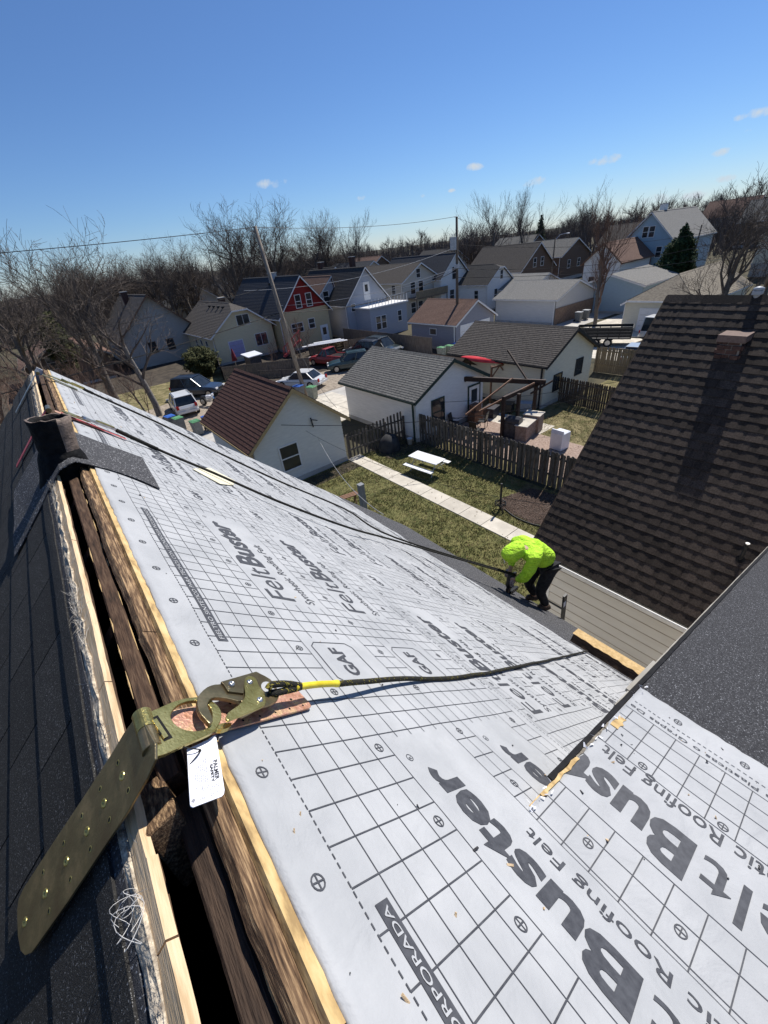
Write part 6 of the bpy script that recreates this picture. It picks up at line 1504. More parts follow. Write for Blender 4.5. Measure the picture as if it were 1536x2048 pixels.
# left side, behind the old trees
gable_house('house', 'tall pale grey house with brown roof behind the old maples', 'house', 8.0, 62.0, 8.6, 16.0, 3.9, 7.9, wm_('wall_dim_grey', (.40, .38, .35)), R_DB, trim=M['brown_plank'], over=.7, lap=.25, wins=[('F', 5.2, 2.1, .8, 1.2), ('F', 3.0, 2.1, .8, 1.2)], chim=(3.4, 8.0, .4, .35, M['brick']))
gable_house('house', 'low brown roofed house with green window frame at far left', 'house', -2.4, 60.0, 8.0, 12.0, 3.0, 5.0, BRK, R_TN, trim=M['beige_flash'], over=.6, lap=0, wins=[('F', 2.6, 2.9, .9, 1.3, 1, True)], vents=[(5.4, 3.0)])
for k, (x, y, w, e, p, wm__, rf, lb) in enumerate([
        (52, 96, 9, 5.0, 8.0, BGE, R_TN, 'orange roofed house far off beneath the tree line'), (68, 92, 10, 4.6, 7.8, BRK, R_TN, 'rust brown roofed house far off in front of the wooded hill'),
        (84, 82, 9, 4.5, 7.2, BGE, R_DK, 'dark roofed far house behind the brick houses'), (100, 70, 10, 4.5, 7.4, BRK, R_GR, 'grey roofed far house right of the brick houses'),
        (34, 100, 9, 5, 8, BGE, R_DK, 'far house glimpsed through trees behind the red gable'), (22, 90, 9, 4.5, 7.6, GRYW, R_GR, 'far grey house glimpsed through trees behind the yellow bungalow'),
        (98, 40, 9, 4.6, 7.6, BGE, R_DB, 'brown far house left of the tall blue house'), (125, 24, 9, 4.6, 8.0, BRK, R_GR, 'far grey roofed house just right of the tall blue house'), (150, 40, 9, 4.6, 8.0, BGE, R_TN, 'far brown roofed house beyond the ridge of the blue house')]):
    gable_house('house', lb, 'house', x, y, w, 11, e, p, wm__, rf, lap=0, z0=hill(x + 4, y + 4), course=.3, wins=[('F', w * .35, 3, 1.0, 1.4), ('F', w * .65, 3, 1.0, 1.4)])

# ================================================================== VEHICLES
def wheel(t, x, y, r=.34, w=.22):
    o = MB().tube([(x, y - w / 2, r), (x, y + w / 2, r)], r, 18).build('wheel', M['tyre'], t, local=True)
    MB().tube([(x, y - w / 2 - .006, r), (x, y + w / 2 + .006, r)], r * .62, 12).build('rim', M['rim'], o, local=True)
def loft(secs, prof, closed=True):
    mb = MB(); n = len(prof(secs[0]))
    for s_ in secs: mb.V.extend(prof(s_))
    for i in range(len(secs) - 1):
        for j in range(n - (0 if closed else 1)):
            j2 = (j + 1) % n; mb.F.append((i * n + j, (i + 1) * n + j, (i + 1) * n + j2, i * n + j2)); mb.I.append(0)
    mb.F += [tuple(range(n)), tuple(range((len(secs) - 1) * n, len(secs) * n))[::-1]]; mb.I += [0, 0]; return mb
def car(name, label, cat, loc, rz, pm, kind='suv', L=4.6, W=1.82, H=1.7, roofm=None, group=None):
    """x is forward; the body is lofted, the cabin is glass with painted roof and pillars"""
    t = thing(name, label, cat, loc, R(rz), group); h = L / 2; w = W / 2
    belt = .98 if kind in ('suv', 'pickup', 'van') else .86
    hood = belt - (.04 if kind != 'sedan' else .06)
    xs = [(-h, .45, belt - .22, .80), (-h + .10, .34, belt - .03, .93), (-h + .5, .26, belt + .01, 1.0), (-.2, .24, belt, 1.0), (h * .42, .26, hood + .02, .99), (h - .45, .30, hood - .07, .96), (h - .12, .36, hood - .18, .88), (h, .46, hood - .34, .74)]
    if kind == 'sedan': xs[0] = (-h, .45, belt - .18, .78); xs[1] = (-h + .12, .34, belt - .02, .90)
    def prof(s_): x, zb, zt, f = s_; return [(x, -w * f, zb + .1), (x, -w * f * .94, zb), (x, w * f * .94, zb), (x, w * f, zb + .1), (x, w * f, (zb + zt) / 2 + .1), (x, w * f * .94, zt - .02), (x, w * f * .80, zt), (x, -w * f * .80, zt), (x, -w * f * .94, zt - .02), (x, -w * f, (zb + zt) / 2 + .1)]
    o = fix_normals(loft(xs, prof).build('car_body', pm, t, local=True, smooth=False)); bevel(o, .03)
    if kind == 'suv': c0, c1, r0, r1 = -h + .12, h * .38, -h + .42, h * .02
    elif kind == 'sedan': c0, c1, r0, r1 = -h + .55, h * .40, -h + 1.15, h * .05
    elif kind == 'van': c0, c1, r0, r1 = -h + .1, h * .72, -h + .2, h * .45
    else: c0, c1, r0, r1 = -.35, h * .44, -.15, h * .12
    wb, wt = w * .90, w * .74
    G = MB().add([(c0, -wb, belt - .01), (c1, -wb, belt - .01), (c1, wb, belt - .01), (c0, wb, belt - .01), (r0, -wt, H - .05), (r1, -wt, H - .05), (r1, wt, H - .05), (r0, wt, H - .05)], [(0, 3, 2, 1), (4, 5, 6, 7), (0, 1, 5, 4), (1, 2, 6, 5), (2, 3, 7, 6), (3, 0, 4, 7)])
    G.build('windows', CARGLASS, t, local=True)
    o = MB().box2((r0 - .06, -wt - .02, H - .055), (r1 + .06, wt + .02, H)).build('car_roof', roofm or pm, t, local=True); bevel(o, .025)
    for s_ in (-1, 1):
        for a, b in (((c0, s_ * wb, belt), (r0, s_ * wt, H - .04)), ((c1, s_ * wb, belt), (r1, s_ * wt, H - .04)), (((c0 + c1) / 2, s_ * (wb + .004), belt), ((r0 + r1) / 2, s_ * (wt + .004), H - .04))):
            MB().beam(a, b, .07, .05).build('pillar', pm, t, local=True)
        MB().box((c1 - .25, s_ * (w + .08), belt + .08), (.10, .18, .12)).build('wing_mirror', pm, t, local=True)
        MB().box((h - .10, s_ * w * .62, hood - .24), (.12, .34, .15)).build('headlight', M['lens'], t, local=True)
        MB().box((-h + .03, s_ * w * .78, belt - .10), (.10, .20, .26)).build('tail_light', M['tail_red'], t, local=True)
        MB().box((0, s_ * w * 1.003, .60), (L * .5, .012, .03)).build('side_moulding', M['tool_black'], t, local=True)
    MB().box((h - .02, 0, .42), (.12, W * .78, .16)).build('bumper', M['tool_black'] if kind != 'pickup' else M['chrome'], t, local=True); MB().box((-h - .0, 0, .48), (.14, W * .86, .16)).build('bumper', pm if kind != 'pickup' else M['chrome'], t, local=True)
    MB().box((h - .02, 0, hood - .27), (.06, W * .40, .12)).build('grille', M['tool_black'], t, local=True)
    MB().box((-h - .055, 0, .72), (.012, .32, .15)).build('number_plate', M['white_trim'], t, local=True)
    if kind == 'suv':
        for s_ in (-1, 1): MB().tube([(r0 + .1, s_ * (wt - .06), H + .05), (r1 - .1, s_ * (wt - .06), H + .05)], .02, 6).build('roof_rail', M['tool_black'], t, local=True)
    if kind == 'pickup':
        MB().box2((-h + .12, -w * .78, belt - .02), (-.48, w * .78, belt + .025)).build('load_bed', M['hole_dark'], t, local=True)
        for s_ in (-1, 1): MB().box2((-h + .05, s_ * w * .84 - .06, belt), (-.40, s_ * w * .84 + .06, belt + .10)).build('bed_side', pm, t, local=True)
        MB().box2((-h + .02, -w * .84, belt - .05), (-h + .10, w * .84, belt + .10)).build('tailgate', pm, t, local=True)
    for x in (-h + .85, h - .85):
        for s_ in (-1, 1): wheel(t, x, s_ * (w - .10))
    return t
car('parked_car', 'white hatchback suv parked behind the coloured bins', 'car', (7.2, 37.2, 0), 85, paint('white', (.62, .63, .63)), 'suv', 4.5, 1.8, 1.65)
car('parked_car', 'dark blue suv parked beyond the white hatchback', 'car', (9.7, 41.0, 0), -50, paint('navy', (.016, .026, .045)), 'suv', 4.8, 1.9, 1.75)
car('parked_car', 'white sedan parked at the foot of the wooden pole', 'car', (16.8, 34.2, 0), 120, paint('white', (.62, .63, .63)), 'sedan', 4.6, 1.78, 1.42)
car('parked_car', 'old red pickup truck with open load bed', 'pickup truck', (22.9, 38.8, 0), 105, paint('red', (.30, .018, .022), .4), 'pickup', 5.0, 1.82, 1.68)
car('parked_car', 'dark green car parked behind the white garage roof', 'car', (22.8, 35.2, 0), 150, paint('green', (.02, .05, .055)), 'suv', 4.3, 1.75, 1.62)
car('parked_car', 'black suv parked beside the red pickup, next to the green car', 'car', (26.8, 38.2, 0), 105, paint('black', (.010, .012, .016)), 'suv', 4.7, 1.9, 1.75)
car('parked_car', 'dark suv facing us against the tall board fence', 'car', (28.6, 36.9, 0), -85, paint('darkgreen', (.012, .022, .022)), 'suv', 4.7, 1.9, 1.75)
car('parked_car', 'silver sedan parked behind the tan board fence', 'car', (36.2, 14.2, 0), 10, paint('silver', (.34, .39, .43)), 'sedan', 4.7, 1.82, 1.45)
car('parked_van', 'white work van beside the black trailer', 'van', (43.5, 14.6, 0), -95, paint('white', (.62, .63, .63)), 'van', 5.0, 1.95, 2.1)
# motorcycle between the two suvs
mc = thing('motorcycle', 'white and black motorcycle parked beside the brown roofed garage', 'motorcycle', (9.2, 36.6, 0), R(-60))
for x in (-.7, .7): wheel(mc, x, 0, .32, .14)
bevel(MB().box((.1, 0, .78), (.55, .30, .24)).build('fuel_tank', M['white_enamel'], mc, local=True), .06); bevel(MB().box((-.42, 0, .76), (.62, .26, .12)).build('saddle', M['tool_black'], mc, local=True), .04)
bevel(MB().box((0, 0, .48), (.45, .28, .32)).build('engine', M['steel'], mc, local=True), .04); MB().beam((.7, 0, .34), (.42, 0, 1.0), .10, .05).build('fork', M['chrome'], mc, local=True)
MB().tube([(.36, -.36, 1.02), (.44, 0, 1.0), (.36, .36, 1.02)], .018, 6).build('handlebar', M['chrome'], mc, local=True); bevel(MB().box((.52, 0, .92), (.16, .22, .2)).build('headlight', M['lens'], mc, local=True), .04)
# black dump trailer
tr_ = thing('trailer', 'black slatted dump trailer behind the cream garage', 'trailer', (40.9, 19.4, 0), R(-68))
MB().box2((-2.3, -1.0, .62), (2.3, 1.0, .72)).build('floor', M['black_iron'], tr_, local=True)
for s_ in (-1, 1):
    for k in range(3): MB().box2((-2.3, s_ * 1.0 - .02, .78 + k * .28), (2.3, s_ * 1.0 + .02, 1.0 + k * .28)).build('side_plank', M['black_iron'], tr_, local=True)
    for k in range(6): MB().box((-2.25 + k * .9, s_ * 1.04, 1.1), (.08, .05, .86)).build('stake', M['black_iron'], tr_, local=True)
for x in (-2.3, 2.3): MB().box2((x - .02, -1.0, .74), (x + .02, 1.0, 1.55)).build('end_board', M['black_iron'], tr_, local=True)
MB().beam((2.3, 0, .6), (3.8, 0, .5), .1, .1).build('drawbar', M['black_iron'], tr_, local=True)
for x in (-.5, .5):
    for s_ in (-1, 1): wheel(tr_, x, s_ * 1.12, .36, .2)
# timber crate stack and white boards behind the pickup
ps = thing('pallet_stack', 'stacked slatted pallets in front of the tall board fence', 'pallets', (27.2, 43.6, 0), R(12))
for k in range(4):
    z = .2 + k * .28
    for q in range(5): MB().box((-.8 + q * .4, 0, z), (.16, 1.4, .03)).build('slat', M['fence_tan'], ps, local=True)
    for q in (-.6, 0, .6): MB().box((0, q, z - .07), (1.8, .1, .1)).build('bearer', M['fence_tan'], ps, local=True)
wb_ = thing('white_boards', 'bright white boards lying along the low fence behind the pickup', 'boards', (25.6, 43.2, 0), R(-24))
for k in range(3): MB().box((k * .2 - .4, k * .35, 1.25 + k * .05), (5.2 - k, .5, .05)).build('board', M['white_enamel'], wb_, local=True)
for x in (-1.8, 0, 1.8): MB().box((x, .3, .6), (.1, .7, 1.2)).build('trestle', M['fence_grey'], wb_, local=True)
# shed with white top beside the yellow bungalow, and a red stair
sd2 = thing('garden_shed', 'small dark cabinet with white tilted top below the yellow bungalow', 'shed', (16.6, 43.8, 0), R(8))
MB().box((0, 0, .9), (1.3, 1.1, 1.8)).build('shed_body', M['grill'], sd2, local=True); MB().box((0, 0, 1.88), (1.7, 1.5, .08), 0, Euler((R(8), 0, 0)).to_matrix()).build('shed_top', M['white_enamel'], sd2, local=True)
rs = thing('red_stair', 'red painted timber stair climbing beside the yellow bungalow', 'stairs', (22.0, 47.5, 0), R(-35))
for k in range(8): MB().box((k * .28, 0, .2 + k * .2), (.3, 1.1, .05)).build('tread', M['red_strap'], rs, local=True)
for s_ in (-.55, .55):
    MB().beam((0, s_, .15), (2.1, s_, 1.7), .05, .22).build('stringer', M['red_strap'], rs, local=True); MB().beam((0, s_, 1.1), (2.1, s_, 2.65), .05, .08).build('handrail', M['red_strap'], rs, local=True)
    for k in range(5): MB().box((k * .5, s_, .7 + k * .37), (.05, .05, .95)).build('baluster', M['red_strap'], rs, local=True)
um = thing('furled_parasol', 'dark red furled parasol in front of the yellow bungalow', 'parasol', (15.9, 47.4, 0))
MB().tube([(15.9, 47.4, 0), (15.9, 47.4, 2.3)], .03, 8).build('pole', M['steel'], um); MB().lathe((15.9, 47.4, 0), [(.001, 2.35), (.10, 2.1), (.22, 1.5), (.30, 1.0), (.05, .98)], 12).build('canopy', mat('maroon', (.16, .02, .03), (.24, .04, .05)), um, smooth=True)

# ================================================================== POLES AND WIRES
def pole(label, x, y, h, lean=(0, 0), r=.16, m='pole_wood'):
    t = thing('utility_pole', label, 'utility pole', (x, y, 0)); MB().tube([(x, y, 0), (x + lean[0] * .5, y + lean[1] * .5, h / 2), (x + lean[0], y + lean[1], h)], [r, r * .85, r * .68], 12).build('pole_shaft', M[m], t, smooth=True); return t
p1 = pole('tall leaning wooden pole rising behind the red brown garage roof', 15.5, 31.2, 11.9, (-.45, 1.4), .17)
p2 = pole('tall dark wooden pole with transformer beside the grey garage', 35.2, 32.3, 11.4, (0, 0), .16, 'pole_wood2')
q = Vector((35.2, 32.3, 9.0)); MB().tube([q + Vector((-.62, -.1, -.2)), q + Vector((-.62, -.1, .85))], .30, 14).build('transformer_can', M['transformer'], p2, smooth=False)
for dz in (0, .6): MB().beam(q + Vector((-.40, -.05, dz)), q, .06, .06).build('bracket', M['steel'], p2)
for dx in (-.75, -.5): MB().tube([q + Vector((dx, -.1, .85)), q + Vector((dx, -.1, 1.1))], .04, 6).build('insulator', M['transformer'], p2)
MB().tube([(35.0, 32.2, 11.42), (34.7, 32.1, 11.38)], .04, 6).build('insulator', M['transformer'], p2)
MB().box((35.2, 32.3, 7.4), (.5, .3, .35)).build('junction_box', M['transformer'], p2)
p3 = pole('slim pole with street lamp arm before the brown brick house', 66.0, 41.0, 8.2, (0, 0), .13, 'pole_wood2')
MB().tube([(66.0, 41.0, 7.9), (66.5, 40.6, 8.5), (67.2, 40.0, 8.6)], .04, 6).build('lamp_arm', M['steel'], p3); bevel(MB().box((67.4, 39.85, 8.58), (.6, .25, .14)).build('lamp_head', M['white_trim'], p3), .04)
p4 = pole('distant wooden pole in front of the evergreen at right', 72.0, 18.5, 8.6, (0, 0), .14, 'pole_wood2')
p5 = pole('short pole beside the blue house', 74.0, 24.8, 7.8, (0, 0), .12, 'pole_wood2')
def wire(name, label, a, b, sag, r=.012, m='wire', n=24, group=None):
    a, b = Vector(a), Vector(b); t = thing(name, label, 'wire', tuple(a), 0, group)
    MB().tube([a.lerp(b, i / n) - Vector((0, 0, sag * 4 * (i / n) * (1 - i / n))) for i in range(n + 1)], r, 5).build('cable', M[m], t); return t
T1, T2 = (15.05, 32.6, 11.85), (34.7, 32.1, 11.4)
wire('overhead_wire', 'high wire from the left edge of the sky to the leaning pole', (-28, 34.5, 12.6), T1, .5, .02)
wire('overhead_wire', 'high wire across the sky between leaning and dark poles', T1, T2, .35, .016)
wire('overhead_wire', 'high wire from the dark pole towards the street lamp pole', T2, (66, 41, 8.0), .6, .014)
wire('overhead_wire', 'thick bundled cable crossing before the yellow bungalow, lowest on the left', (-26, 29, 5.6), (15.25, 32.0, 6.4), .8, .03)
wire('overhead_wire', 'thick bundled cable between the two poles, crossing the red gable house', (15.25, 32.0, 6.4), (35.2, 32.3, 7.1), .9, .03)
wire('overhead_wire', 'pale service wire above the bundled cable at left', (-26, 30, 7.0), (15.2, 32.1, 8.2), .5, .014)
wire('overhead_wire', 'bright service wire from the dark pole down past the beige house', (35.2, 32.3, 7.3), (24.0, 50.0, 5.2), .7, .018, 'wire_bright')
wire('overhead_wire', 'bright upper service wire from the dark pole over the red gable', (35.1, 32.3, 9.0), (16.0, 40.0, 7.8), .8, .014, 'wire_bright')
wire('overhead_wire', 'bright service wire ending at the blue grey house deck', (35.2, 32.3, 7.2), (33.6, 48.2, 5.0), .5, .018, 'wire_bright')
wire('overhead_wire', 'upper wire from the dark pole across the white houses', (35.3, 32.3, 9.2), (72, 18.5, 7.6), 1.1, .016)
wire('overhead_wire', 'middle wire from the dark pole across the pale garages', (35.3, 32.3, 7.2), (72, 18.5, 6.6), 1.3, .022)
wire('overhead_wire', 'lowest wire from the dark pole across the tan garage', (35.3, 32.3, 6.4), (90, 12.0, 5.6), 1.5, .022)
wire('overhead_wire', 'bright wires over the evergreen at the far right', (72, 18.5, 7.0), (110, 6, 8.0), 1.0, .022, 'wire_bright')
wire('service_drop', 'thin drop wire from the leaning pole to the white garage gable', (15.4, 31.8, 6.0), (10.6, 18.05, 3.1), .9, .010)
wire('service_drop', 'black drop wire running from the brown roofed garage over the picket fence', (7.4, 18.0, 3.2), (24.0, 6.0, 3.6), .9, .014)
wire('service_drop', 'black drop wire crossing behind the washing machine to the far fence', (15.4, 18.4, 1.9), (24.6, 8.5, 2.7), .4, .012)
wire('service_drop', 'pale drop wire from the garage wall towards our eave', (9.2, 18.05, 1.9), (5.0, 7.0, 4.2), .6, .010, 'wire_bright')
wire('service_drop', 'thin drop wire above the lawn and walkway', (8.6, 18.0, 2.5), (9.8, 3.0, 3.6), .8, .008)
wb2 = thing('wire_bracket', 'small black wire bracket on the gable of the brown roofed garage', 'bracket', (9.2, 18.05, 2.9))
MB().beam((9.0, 18.0, 3.05), (9.05, 18.0, 2.55), .05, .05, (0, 1, 0)).build('arm', M['black_iron'], wb2); MB().beam((9.02, 18.0, 2.95), (9.3, 17.9, 2.85), .035, .035).build('arm', M['black_iron'], wb2)

# ================================================================== TREES
def bare_tree(seed, H=10.0, trunk=.22, spread=.55, levels=4, up=.35, kids=(5, 5, 5, 4), first=.22, twig=.006, lean=(0, 0), knob=False):
    """trunk and limbs as tapering tubes; returns (trunk mesh builder, crown mesh builder)"""
    r = random.Random(seed); T, Cc = MB(), MB()
    def grow(p, d, L, rad, lv):
        n = 5 if lv == 0 else (4 if lv < 3 else (3 if lv < levels else 2)); pts = [p]; dirs = [d]; q = p; dd = d
        for i in range(n):
            j = Vector((r.gauss(0, 1), r.gauss(0, 1), r.gauss(0, .7))) * (.07 if lv == 0 else .17)
            dd = (dd + j + Vector((0, 0, up * (.08 if lv else .02)))).normalized(); q = q + dd * (L / n); pts.append(q); dirs.append(dd)
        tip = .55 if lv == 0 else .35
        rs_ = [max(twig * .6, rad * (1 - (1 - tip) * i / n)) for i in range(n + 1)]
        (T if lv == 0 else Cc).tube(pts, rs_, 8 if lv == 0 else (6 if lv == 1 else (4 if lv == 2 else 3)), caps=False)
        if lv >= levels: return
        k = kids[min(lv, len(kids) - 1)]
        for c in range(k):
            f = first + (1 - first) * (c + r.random() * .8) / k if lv == 0 else .25 + .75 * (c + r.random()) / k
            f = min(f, .999); i = int(f * n); pp = pts[i].lerp(pts[i + 1], f * n - i); base = dirs[min(i + 1, n)]
            az = r.uniform(0, 6.283) if lv else c * 2.4 + r.uniform(-.4, .4); o = base.orthogonal().normalized(); o = Matrix.Rotation(az, 3, base) @ o
            a = spread * r.uniform(.7, 1.25) * (1 if lv else 1.1); nd = (base * math.cos(a) + o * math.sin(a)); nd.z += up * .5; nd.normalize()
            grow(pp, nd, L * r.uniform(.54, .78) * (1 - .35 * f if lv == 0 else .95), max(twig, rs_[i] * r.uniform(.45, .62)), lv + 1)
    grow(Vector((0, 0, -.2)), Vector((lean[0], lean[1], 1)).normalized(), H * .58, trunk, 0)
    return T, Cc
def tree_proto(seed, tm='twig', bm='bark', **kw):
    T, Cc = bare_tree(seed, **kw); return (T.build('trunk', M[bm], None, local=True, smooth=True), Cc.build('crown', M[tm], None, local=True))
protos = {}
def proto(k):
    if k in protos: return protos[k]
    spec = dict(a=dict(seed=1, H=13, trunk=.34, spread=.66, levels=5, kids=(8, 5, 4, 4, 3), first=.25, twig=.012, up=.28), b=dict(seed=2, H=13, trunk=.32, spread=.62, levels=5, kids=(8, 5, 4, 4, 3), first=.3, twig=.012, up=.30),
                c=dict(seed=3, H=14, trunk=.26, spread=.36, levels=5, kids=(7, 4, 4, 3, 3), first=.12, twig=.011, up=.5), d=dict(seed=4, H=11, trunk=.20, spread=.34, levels=4, kids=(8, 5, 5, 4), first=.10, twig=.009, up=.6, tm='twig_red'),
                e=dict(seed=5, H=9, trunk=.13, spread=.45, levels=4, kids=(7, 5, 4, 4), first=.1, twig=.007, tm='twig_red'), f=dict(seed=6, H=12, trunk=.30, spread=.70, levels=5, kids=(7, 5, 4, 4, 3), first=.3, twig=.012, up=.26),
                g=dict(seed=8, H=12, trunk=.22, spread=.40, levels=4, kids=(7, 5, 5, 4), first=.2, twig=.012), k=dict(seed=9, H=10.5, trunk=.26, spread=.80, levels=4, kids=(7, 4, 4, 4), first=.42, twig=.010, bm='bark_pale'))[k]
    p = tree_proto(**spec); protos[k] = p; p[0].hide_render = True; p[1].hide_render = True
    for o in p: COL.objects.unlink(o)
    return p
def tree(k, x, y, s=1.0, label='', rz=None, group=None, z=None, name='bare_tree', sz=None):
    p = proto(k); t = thing(name, label, 'tree', (x, y, hill(x, y) if z is None else z), (x * 1.7 + y) % 6.28 if rz is None else rz, group)
    t.scale = (s, s, sz or s)
    for q in p: o = bpy.data.objects.new(q.name.split('.')[0], q.data); COL.objects.link(o); o.parent = t
    return t
tree('a', 3.2, 42.5, 1.08, 'large bare maple with pale trunk, second from the left behind the ridge', rz=1.0)
tree('k', 5.3, 38.0, 1.0, 'pollarded bare tree with pale trunk in front of the tall grey house', rz=2.2)
tree('f', -1.5, 47.0, 1.08, 'wide bare tree rising over the far end of our ridge', rz=.4)
tree('e', 4.4, 36.4, .62, 'thin reddish sapling beside the white hatchback', rz=0)
tree('e', -4.0, 30.0, 1.0, 'tangled brown tree at the left edge, lower one', rz=3)
tree('f', -9.0, 36.0, 1.0, 'tangled brown tree at the left edge, upper one', rz=5)
tree('e', -2.0, 36.0, .9, 'dense brown tree behind the far end of our ridge', rz=1)
for k_, (x_, y_, s_) in enumerate([(-3.0, 24.0, .75), (-5.5, 27.0, .9), (-1.0, 30.5, .8), (-7.5, 31.0, 1.0), (1.5, 33.5, .7), (-4.5, 41.0, 1.0), (-11.0, 42.0, 1.1), (0.5, 38.5, .8), (-8, 22, .8)]):
    tree('e', x_, y_, s_, 'brown twiggy tree in the thicket beyond the left end of the ridge', rz=k_ * 1.3, group='twiggy trees in the left thicket')
tree('d', 48.2, 24.0, 1.08, 'bare maple with upswept branches in front of the pale garages', rz=.7)
tree('e', 20.5, 42.0, .42, 'red twigged bush in the planter, left one', rz=1); tree('e', 22.3, 44.5, .48, 'red twigged bush beside the red stair', rz=2); tree('e', 18.3, 42.6, .36, 'red twigged bush by the white topped cabinet', rz=4)
tree('e', 24.6, 47.2, .5, 'bare bush against the ochre house wall', rz=5)
# trees behind the houses: many of one kind, still single trees
rows = []
r = random.Random(21)
for (x0, x1, y0, y1, n, ks, s0, s1) in [(-30, 8, 68, 95, 18, 'abf', .85, 1.05), (8, 26, 80, 95, 15, 'abg', .9, 1.1), (30, 62, 84, 106, 20, 'bag', .75, 1.0), (60, 100, 92, 120, 12, 'gab', .6, .8), (105, 160, 30, 95, 18, 'gabd', .55, .75), (-60, -20, 40, 90, 12, 'afb', .8, 1.0)]:
    for _ in range(n): rows.append((r.choice(ks), r.uniform(x0, x1), r.uniform(y0, y1), r.uniform(s0, s1)))
rows += [('b', 27, 73, 1.30), ('a', 31.5, 76, 1.38), ('b', 35.5, 73, 1.35), ('f', 38.5, 77, 1.3), ('b', 44.5, 76, 1.2), ('a', 49, 79, 1.25), ('c', 53, 77, 1.1), ('b', 22, 78, 1.1), ('g', 18, 76, 1.1)]
for k, x, y, s in rows: tree(k, x, y, s, 'bare grey brown tree of the belt behind the houses', group='bare trees standing behind the houses')
tree('c', 88, 70, 1.2, 'tall upswept bare tree behind the white houses, left of a pair', rz=0); tree('c', 103, 72, 1.2, 'tall upswept bare tree behind the white houses, right of a pair', rz=2)
tree('c', 121, 66, .95, 'tall bare tree standing above the wooded hill', rz=1)
tree('a', 44.0, 11.7, .86, 'thick bare tree at the right edge, nearer one', rz=1.1); tree('f', 62.0, 13.0, 1.0, 'thick bare tree at the right edge, farther one', rz=2.6)
tree('d', 62.0, 31.0, .62, 'red twigged young tree in front of the white house', rz=2)
tree('e', 60.0, 37.5, .55, 'reddish bush beside the pale garages', rz=3)
# evergreens and shrubs: leaf clumps through the crown's volume
def leafy(name, label, cat, x, y, z, rx, ry, rzz, m, n=5200, cone=False, seed=1, leaf=.09, stem=.1, group=None):
    r = random.Random(seed); t = thing(name, label, cat, (x, y, z), 0, group); mb = MB()
    for _ in range(n):
        a, b = r.uniform(0, 6.283), math.acos(r.uniform(-1, 1)); f = r.uniform(.35, 1) ** .5; v = Vector((math.sin(b) * math.cos(a), math.sin(b) * math.sin(a), math.cos(b)))
        lump = .72 + .5 * mnoise.noise(v * 2.3 + Vector((seed, 0, 0))) + .16 * mnoise.noise(v * 6 + Vector((seed, 3, 0)))
        hh = v.z * f
        if cone: k = max(.06, (1 - (hh + 1) / 2)) ** .5 * 1.15
        else: k = 1
        p = Vector((v.x * f * rx * k * lump, v.y * f * ry * k * lump, (hh + 1) * rzz * (lump * .25 + .8)))
        s_ = leaf * r.uniform(.6, 1.5); u = Vector((r.gauss(0, 1), r.gauss(0, 1), r.gauss(0, 1))).normalized(); w = u.orthogonal().normalized() * s_ * .5; u = u * s_
        mb.add([p - u - w * .2, p - w, p + u, p + w], [(0, 1, 2, 3)])
    mb.build('foliage', m, t, local=True); MB().tube([(0, 0, -.2), (0, 0, rzz * 1.2)], [stem, stem * .4], 7).build('trunk', M['bark'], t, local=True); return t
leafy('evergreen_tree', 'dark conical evergreen in front of the tall blue house', 'tree', 68.5, 24.6, .6, 3.3, 3.3, 3.7, M['evergreen'], 9000, True, 3, .22, .2)
leafy('evergreen_shrub', 'round dark olive shrub beside the yellow bungalow', 'shrub', 12.6, 48.2, 0, 2.3, 2.0, 1.5, M['bush_olive'], 7000, False, 5, .13)
leafy('ivy_tree', 'ivy covered tree behind the far end of our ridge', 'tree', 1.5, 56.0, 1.5, 1.6, 1.6, 3.2, M['bush_olive'], 3500, False, 8, .2, .25)
leafy('evergreen_shrub', 'small dark evergreen far off on the wooded hill', 'shrub', 118, 78, hill(118, 78), 2.2, 2.2, 5.5, M['evergreen'], 1800, True, 9, .3)
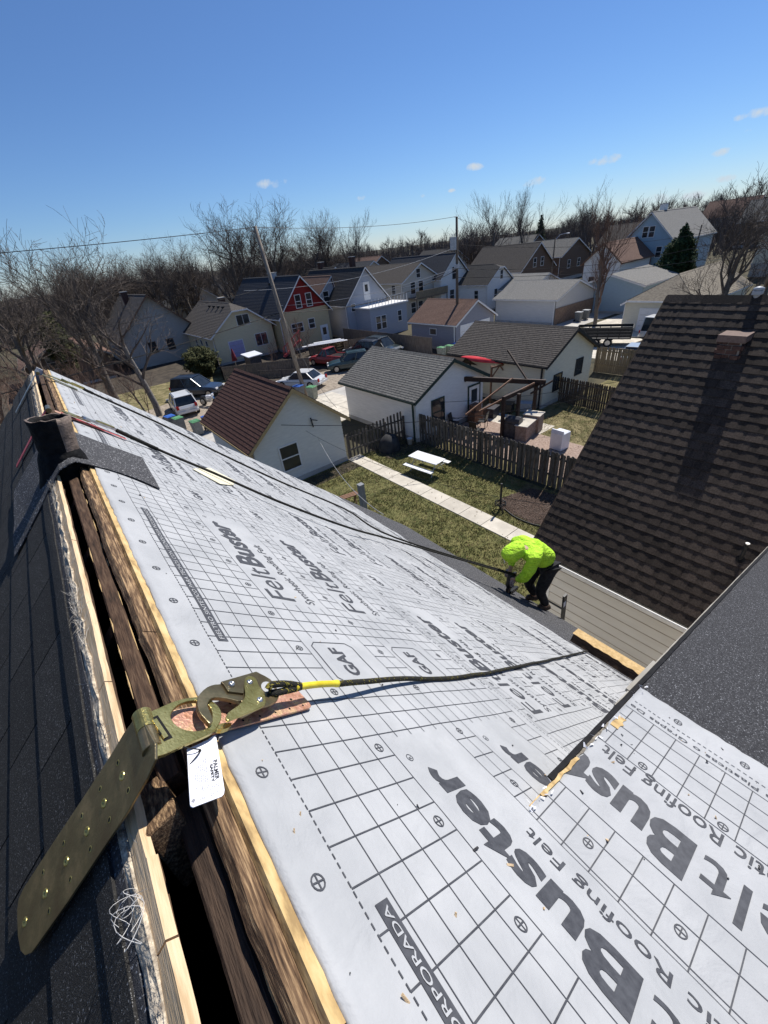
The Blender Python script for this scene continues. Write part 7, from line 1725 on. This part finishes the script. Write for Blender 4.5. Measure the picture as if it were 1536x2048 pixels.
leafy('evergreen_shrub', 'dark evergreen spire above the wood at the right', 'shrub', 132, 22, hill(132, 22), 2.4, 2.4, 6.5, M['evergreen'], 1800, True, 10, .3)
# the far wood: one mass of bare crowns along the horizon
def lowtree(seed):
    T, Cc = bare_tree(seed, 13, .25, .5, 3, .4, (7, 6, 5), .15, .035); T.V, T.F; k = len(T.V); T.V += Cc.V; T.F += [tuple(i + k for i in f) for f in Cc.F]
    return np.array(T.V), T.F
lows = [lowtree(s_) for s_ in (101, 102, 103, 104)]
V, Fc, off = [], [], 0; r = random.Random(33)
for i in range(330):
    a = r.uniform(-25, 84); d = r.uniform(115, 300) ; x, y = d * math.sin(R(a)), d * math.cos(R(a))
    if a > 55: x += 25
    v, f = r.choice(lows); s_ = r.uniform(.6, 1.0); c_, s2 = math.cos(i), math.sin(i)
    w = v.copy(); w[:, 0], w[:, 1] = (v[:, 0] * c_ - v[:, 1] * s2) * s_ * 1.25 + x, (v[:, 0] * s2 + v[:, 1] * c_) * s_ * 1.25 + y; w[:, 2] = v[:, 2] * s_ + hill(x, y)
    V.append(w); Fc += [tuple(j + off for j in q) for q in f]; off += len(v)
mb = MB(); mb.V = [tuple(p) for p in np.concatenate(V)]; mb.F = Fc; mb.I = [0] * len(Fc); wd = mb.build('far_wood', M['wood_mass'], kind='stuff')
wd['label'] = 'leafless wood along the horizon'
# undergrowth thicket beneath the far wood, an uneven brown bank of brush
mb = MB(); r = random.Random(44)
for i in range(9000):
    a = r.uniform(-28, 86); d = r.uniform(118, 320); x, y = d * math.sin(R(a)), d * math.cos(R(a)); h = r.uniform(2.5, 7.5); z = hill(x, y); w = r.uniform(.3, 1.3)
    for q in range(3):
        t = r.uniform(0, 6.28); mb.V += [(x + w * math.cos(t), y + w * math.sin(t), z - .3), (x + w * math.cos(t + .5), y + w * math.sin(t + .5), z - .3), (x + r.uniform(-1.5, 1.5), y + r.uniform(-1.5, 1.5), z + h)]; k = len(mb.V); mb.F.append((k - 3, k - 2, k - 1)); mb.I.append(0)
ub = mb.build('far_brush', M['wood_mass'], kind='stuff'); ub['label'] = 'brown brush under the far wood'
